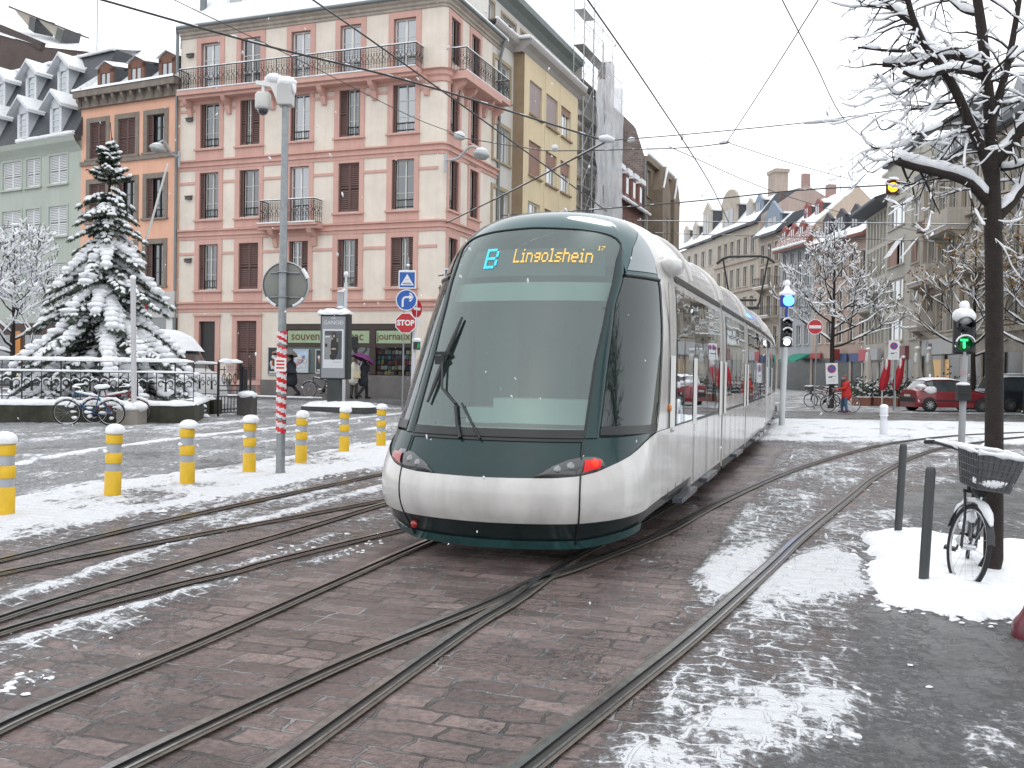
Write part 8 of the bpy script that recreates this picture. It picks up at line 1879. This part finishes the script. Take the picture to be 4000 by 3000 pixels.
ride=dict(hip=(0,0,.90),chest=(.05,0,1.24),neck=(.07,0,1.42),head=(.10,0,1.54),elb_l=(.18,.22,1.08),hand_l=(.40,.14,1.02),elb_r=(.16,-.22,1.06),hand_r=(.38,-.16,1.0),knee_l=(.10,.14,.48),foot_l=(.06,.20,.09),knee_r=(.14,-.13,.48),foot_r=(.12,-.18,.09))
pr=person('person in a red coat and blue jeans standing astride a bicycle in the far street',(a.x+.05,a.y-.02,0),math.pi+rad(2),ride,cl('coat_red',(.50,.03,.025)),cl('jeans_blue',(.05,.10,.17)),cl('shoe_plum',(.14,.03,.07)),cl('hat_brown_red',(.20,.085,.07)),coat_len=.18,h=1.66,hat='hat',coatf=1.1)
mb=MB(); mb.tube([(.12+.09*math.cos(q_),.085*math.sin(q_),1.36) for q_ in np.linspace(0,2*math.pi,14)[:-1]],.045,8,closed=True); mb.tube([(.2,.02,1.34),(.24,.02,1.15),(.22,.03,1.0)],.045,8); mb.build('scarf',cl('scarf_dark_green',(.03,.06,.055)),pr)
# ---- cars
def car(lab,loc,rz,paint,st,wheels,r=.30,glass=None,snow=True,W=.83,name='parked_car',rails=False,hub=True,grp=None):
    """st: stations (x, belt z, roof z, roof half width, kind) from rear to front"""
    t=thing(name,lab,'car' if name!='snowy_van' else 'van',loc,rz,grp); body=MB(); gl=MB(); secs=[]
    for x,zb,zr,wr,w in st:
        secs.append([(w*.93,.20),(w,.38),(w*1.0,.58),(w*.985,zb-.06),(w*.955,zb),(wr,zr-.05),(wr*.86,zr),(wr*.4,zr+.02)])
    full=[[V((s_[0],y,z)) for y,z in c]+[V((s_[0],-y,z)) for y,z in c[::-1]] for s_,c in zip(st,secs)]
    n=len(full[0])
    for i in range(len(full)-1):
        gh=(st[i][2]-st[i][1]>.25) or (st[i+1][2]-st[i+1][1]>.25); both=(st[i][2]-st[i][1]>.25) and (st[i+1][2]-st[i+1][1]>.25)
        for j in range(n-1):
            A,B_,C_,D=full[i][j],full[i+1][j],full[i+1][j+1],full[i][j+1]
            if both and j in (4,n-6): gl.quad(A,B_,C_,D)
            elif gh and not both and 5<=j<=n-7: gl.quad(A,B_,C_,D)
            else: body.add([A,B_,C_,D],[(0,1,2,3)],0,True)
    body.poly(full[0][::-1]); body.poly(full[-1]); b=body.build('body',paint,t)
    gl.build('windows',glass or mt('car_glass',(.035,.045,.05),.08,.3,2,coat=1),t)
    for x in wheels:
        for s in (-1,1):
            mb=MB(); mb.lathe([(0,-.1),(r*.7,-.1),(r*.98,-.085),(r,-.05),(r,.05),(r*.98,.085),(r*.7,.09)],22,(x,s*(W-.06),r),axis='Y'); w=mb.build('wheel',RUBBER,t)
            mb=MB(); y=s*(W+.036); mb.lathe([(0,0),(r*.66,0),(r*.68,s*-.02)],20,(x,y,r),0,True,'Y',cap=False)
            for k in range(9):
                a=k*2*math.pi/9; mb.beam((x,y+s*.006,r),(x+r*.62*math.cos(a),y+s*.006,r+r*.62*math.sin(a)),.03,.012,1,(0,1,0))
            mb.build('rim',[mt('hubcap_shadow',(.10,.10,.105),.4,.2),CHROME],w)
            mb=MB(); mb.lathe([(r*1.0,0),(r*1.17,0)],22,(x,s*(W+.005),r+.01),0,False,'Y',cap=False); mb.build('wheel_arch',RUBBER,t)
    if snow:
        mb=MB(); idx=[i for i in range(len(st)) if st[i][2]-st[i][1]>.25]; rows=[]
        xs=[st[i] for i in idx]; 
        for k,(x,zb,zr,wr,w) in enumerate(xs):
            e=.3 if k in (0,len(xs)-1) else 1; rows.append([V((x,wr*q,zr+(.02+.09*e*(1-abs(q)**4)))) for q in np.linspace(-1.02,1.02,11)])
        mb.grid(rows,0,True); mb.build('roof_snow',SNOW,t)
    return t,st
RP=mt('car_red_paint',(.19,.012,.020),.28,.12,2,coat=.8); DP=mt('car_dark_blue_paint',(.015,.018,.03),.28,.2,2,coat=.8); VP=mt('van_white_paint',(.6,.6,.6),.4,.05)
ST=[(-1.86,.80,.82,.72,.74),(-1.80,.90,.95,.74,.80),(-1.62,.93,1.02,.72,.83),(-1.32,.94,1.37,.60,.83),(-1.0,.93,1.43,.61,.835),(-.2,.91,1.45,.62,.84),(.35,.89,1.40,.60,.84),(.98,.86,.92,.70,.83),(1.55,.78,.83,.68,.81),(1.84,.62,.70,.60,.74),(1.92,.50,.56,.55,.66)]
a=G(3622,1608); b=G(3808,1612); ra=V((a.x,a.y+.8,0)); 
t,_=car('red hatchback with snow on its roof and bonnet parked beyond the tram signal',(ra.x+1.22,ra.y,0),rad(4),RP,ST,(-1.22,1.22),grp='parked cars')
mb=MB(); mb.grid([[V((x,y*w,z+.03+.05*(1-abs(y)**3))) for y in np.linspace(-.95,.95,9)] for x,z,w in ((1.0,.93,.68),(1.2,.89,.68),(1.5,.84,.66),(1.72,.76,.6))],0,True,flip=False); mb.grid([[V((-1.62+.0*y,y,z)) for y in np.linspace(-.9,.1,7)] for z in (.97,1.05)],0,True); mb.blob((-1.45,-.45,1.12),(.2,.4,.13),0,10,6,.1,2); mb.blob((-1.2,-.82,.98),(.3,.05,.16),0,10,6,.15,3); mb.each('bonnet_snow',SNOW,t)
for s in (-1,1):
    mb=MB(); mb.prism([(-1.84,s*.66,.72),(-1.80,s*.80,.72),(-1.70,s*.835,.72),(-1.68,s*.82,.95),(-1.82,s*.70,.93)],(-.02,s*.012,0)); mb.build('tail_lamp',mt('tail_lamp_glass',(.30,.02,.02),.15,.1,coat=1),t)
    mb=MB(); mb.blob((.55,s*.93,.98),(.08,.07,.06),0,8,5); mb.build('door_mirror',RP,t)
    mb=MB(); mb.beam((-.95,s*.842,.50),(1.0,s*.842,.50),.01,.06); mb.build('side_strip',BLACK,t)
    mb=MB(); mb.beam((-.12,s*.848,.35),(-.14,s*.835,.90),.006,.012); mb.beam((.85,s*.848,.4),(.8,s*.835,.86),.006,.012); mb.each('door_gap',BLACK,t)
    mb=MB(); mb.prism([(1.78,s*.50,.62),(1.64,s*.72,.64),(1.62,s*.72,.76),(1.72,s*.5,.74)],(.05,s*.01,0)); mb.build('headlight',CHROME,t)
mb=MB(); mb.box(-1.90,-1.86,-.7,.7,.42,.62); mb.build('bumper',mt('bumper_dark',(.03,.03,.032),.6,.1),t)
mb=MB(); mb.box(-1.895,-1.862,-.26,.26,.66,.77); mb.build('number_plate',mt('plate_pale',(.5,.5,.47),.4,.05),t)
SE2=[(-2.2,.9,.93,.76,.78),(-2.12,1.0,1.05,.74,.84),(-1.9,1.02,1.55,.62,.85),(-1.2,1.01,1.62,.64,.86),(0,.99,1.62,.64,.86),(.55,.97,1.55,.62,.86),(1.2,.94,1.0,.74,.85),(2.0,.84,.88,.7,.82),(2.25,.6,.66,.62,.74)]
a=G(3952,1612); t,_=car('dark blue estate car with roof rails partly behind the bare tree',(a.x+1.35,a.y+1.2,0),rad(4),DP,SE2,(-1.32,1.32),r=.33,W=.85,grp='parked cars')
for s in (-1,1):
    mb=MB(); mb.tube([(-1.8,s*.55,1.62),(-1.7,s*.55,1.72),(.2,s*.55,1.72),(.35,s*.55,1.62)],.02,6); mb.build('roof_rail',CHROME,t)
mb=MB(); mb.blob((-1,-.5,1.76),(.6,.07,.04),0,10,5,.1,3); mb.build('rail_snow',SNOW,t)
SV=[(-2.5,1.3,2.42,.85,.98),(-2.4,1.3,2.5,.88,.99),(-.5,1.3,2.55,.9,1.0),(.9,1.3,2.50,.88,1.0),(1.35,1.28,2.30,.82,1.0),(1.95,1.22,1.36,.86,.98),(2.5,1.0,1.08,.8,.93),(2.62,.6,.7,.75,.85)]
a=AT(672,1420,33.0); t,_=car('high white van with a thick snow roof parked behind the fir',(a.x-.9,a.y,.1),rad(-14),VP,SV,(-1.5,1.75),r=.34,W=.97,name='snowy_van')
mb=MB(); mb.grid([[V((x,y*w,z+.05+.10*(1-abs(y)**4)*e)) for y in np.linspace(-1.05,1.05,11)] for x,z,w,e in ((-2.45,2.5,.86,.2),(-2.3,2.52,.88,1),(-.5,2.57,.9,1.1),(.9,2.52,.88,1),(1.3,2.36,.84,1),(1.62,2.0,.84,.6),(1.7,1.9,.84,.1))],0,True); mb.build('roof_snow',SNOW,t)
# ================================================================== OVERHEAD WIRES, FALLING SNOW
WIRE=mt('dark_wire',(.03,.03,.032),.5,.2); WSN=mt('wire_snow',(.70,.72,.75),.8,.05)
def wz(px,py,z):
    v=ray(px,py); return CAM+v*((z-HC)/v.z)
WI=[('thick dark wire from the upper left across the corner house to the white insulator',[(330,-20,8.5),(1013,172,8),(1627,325,7.5),(2350,546,7.2)],.018,1),
('thin wire crossing the balcony from the roof to the wall lamp',[(640,-20,9),(1200,250,8.6),(1600,452,8.2),(1815,535,8.0)],.008,0),
('dark wire from the top over the corner house down to the tram roof',[(1180,-30,8.5),(1500,193,7.6),(1990,545,6.8),(2370,825,6.2)],.014,0),
('white snow-laden wire from the house wall to the insulator above the tram',[(1739,873,7.7),(2000,745,7.6),(2363,556,7.2)],.020,2),
('span wire from the left insulator across the middle of the street',[(1815,540,8.0),(2070,580,7.8),(2167,589,7.7),(2500,583,7.5),(2700,575,7.4),(2850,557,7.3)],.011,1),
('span wire from the right insulator rising to the big tree',[(2368,550,7.2),(2700,523,7.3),(3146,479,7.5),(3500,430,7.7),(4050,365,8.0)],.010,1),
('span wire just above the tram roof running to the amber signal',[(1960,842,7.5),(2314,819,7.0),(2700,787,6.6),(3100,745,6.5),(3488,722,6.2),(3800,700,6.0)],.016,1),
('upper level wire low over the far roofs',[(2490,862,7.0),(2900,868,6.8),(3400,872,6.6),(4050,880,6.4)],.012,2),
('lower level wire low over the far roofs',[(2560,910,7.0),(2900,921,6.8),(3400,934,6.6),(4050,960,6.4)],.011,1),
('contact wire descending from the top centre toward the pantograph',[(2275,-30,6.3),(2480,265,6.3),(2676,560,6.3),(2780,730,6.3),(2845,865,6.3)],.010,0),
('thin wire from the upper right down to the snowy branch',[(3040,-30,7),(3180,240,7),(3309,480,7),(3510,635,6.8)],.008,0),
('thin wire from the top right to the span wire joint',[(3215,-30,7.5),(3000,310,7.4),(2840,555,7.3)],.008,0),
('thin sloping wire from the street middle to the right house fronts',[(2612,572,7.4),(3024,749,7.4),(3400,862,7.6),(3620,910,8)],.009,0),
('faint wire from the span joint to the right roofs',[(2852,560,7.3),(3100,640,7.6),(3400,721,8.5)],.008,0)]
for lab,pts,r,sn in WI:
    t=thing('overhead_wire',lab,'wire',(0,0,0),0,'overhead tram wires'); P=[wz(*q) for q in pts]; P=crom(P,6); mb=MB(); mb.tube(P,r*1.25,5); mb.build('cable',WIRE,t)
    if sn:
        mb=MB(); rn=random.Random(len(lab)); run=[]
        for i in range(len(P)-1):
            for k in range(5):
                if rn.random()<(.9 if sn==2 else .45): run.append(P[i].lerp(P[i+1],k/5)+V((0,0,r*.9)))
                else:
                    if len(run)>1: mb.tube(run,[r*1.0*rn.uniform(.7,1.2) for _ in run],5)
                    run=[]
        if len(run)>1: mb.tube(run,[r*1.0 for _ in run],5)
        mb.each('wire_snow',WSN,t,.5)
IS=[('long white insulator where the thick wire meets the span wire',[(2340,545),(2400,552)],22,.09),('small white knob insulator on the wire above the ochre house',[(2167,575),(2167,592)],24,.11),('white insulator pair right of the brick gable',[(2452,553),(2480,548)],24,.07),('snowy insulator at the left end of the span wire',[(1775,533),(1815,540)],28,.13),('snowy section insulator hanging left of the big tree',[(3140,482),(3300,470)],22,.05),('joint with a snowy triangle in the middle of the span wires',[(2810,562),(2850,556)],26,.06),('small round insulator on the contact wire',[(2660,540),(2668,541)],24,.08)]
for lab,pts,Y,r in IS:
    t=thing('wire_insulator',lab,'insulator',(0,0,0),0,'insulators on the tram wires'); a=AT(*pts[0],Y); b=AT(*pts[1],Y); mb=MB(); mb.tube([a,a.lerp(b,.3),a.lerp(b,.6),b],[r*.4,r*.6,r*.55,r*.35],8); mb.build('insulator_rod',mt('insulator_grey',(.35,.36,.37),.4,.1),t); mb=MB(); mb.tube([a+V((0,0,r*.5)),a.lerp(b,.5)+V((0,0,r*.7)),b+V((0,0,r*.4))],[r*.4,r*.8,r*.4],8); mb.build('snow_cap',WSN,t)
mb=MB(); rn=random.Random(99)
for i in range(750):
    Y=rn.uniform(2.2,26)**1.0; px=rn.uniform(-600,4600); py=rn.uniform(-300,2600); p=AT(px,py,Y)
    if p.z<.15 or p.z>4.2 or Y>15: continue
    r=rn.uniform(.0016,.0036)*(1+Y*.09); R=Matrix.Rotation(rn.uniform(-.7,.7),3,'Y')@Matrix.Rotation(rn.uniform(-.5,.5),3,'X'); mb.blob(p,(r,r*.8,r*rn.uniform(1.1,2.8)),0,5,4,.2,i,rot=R)
o=mb.build('falling_snow',WSN); tag(o,'small snowflakes falling through the air over the square','snow',kind='stuff')
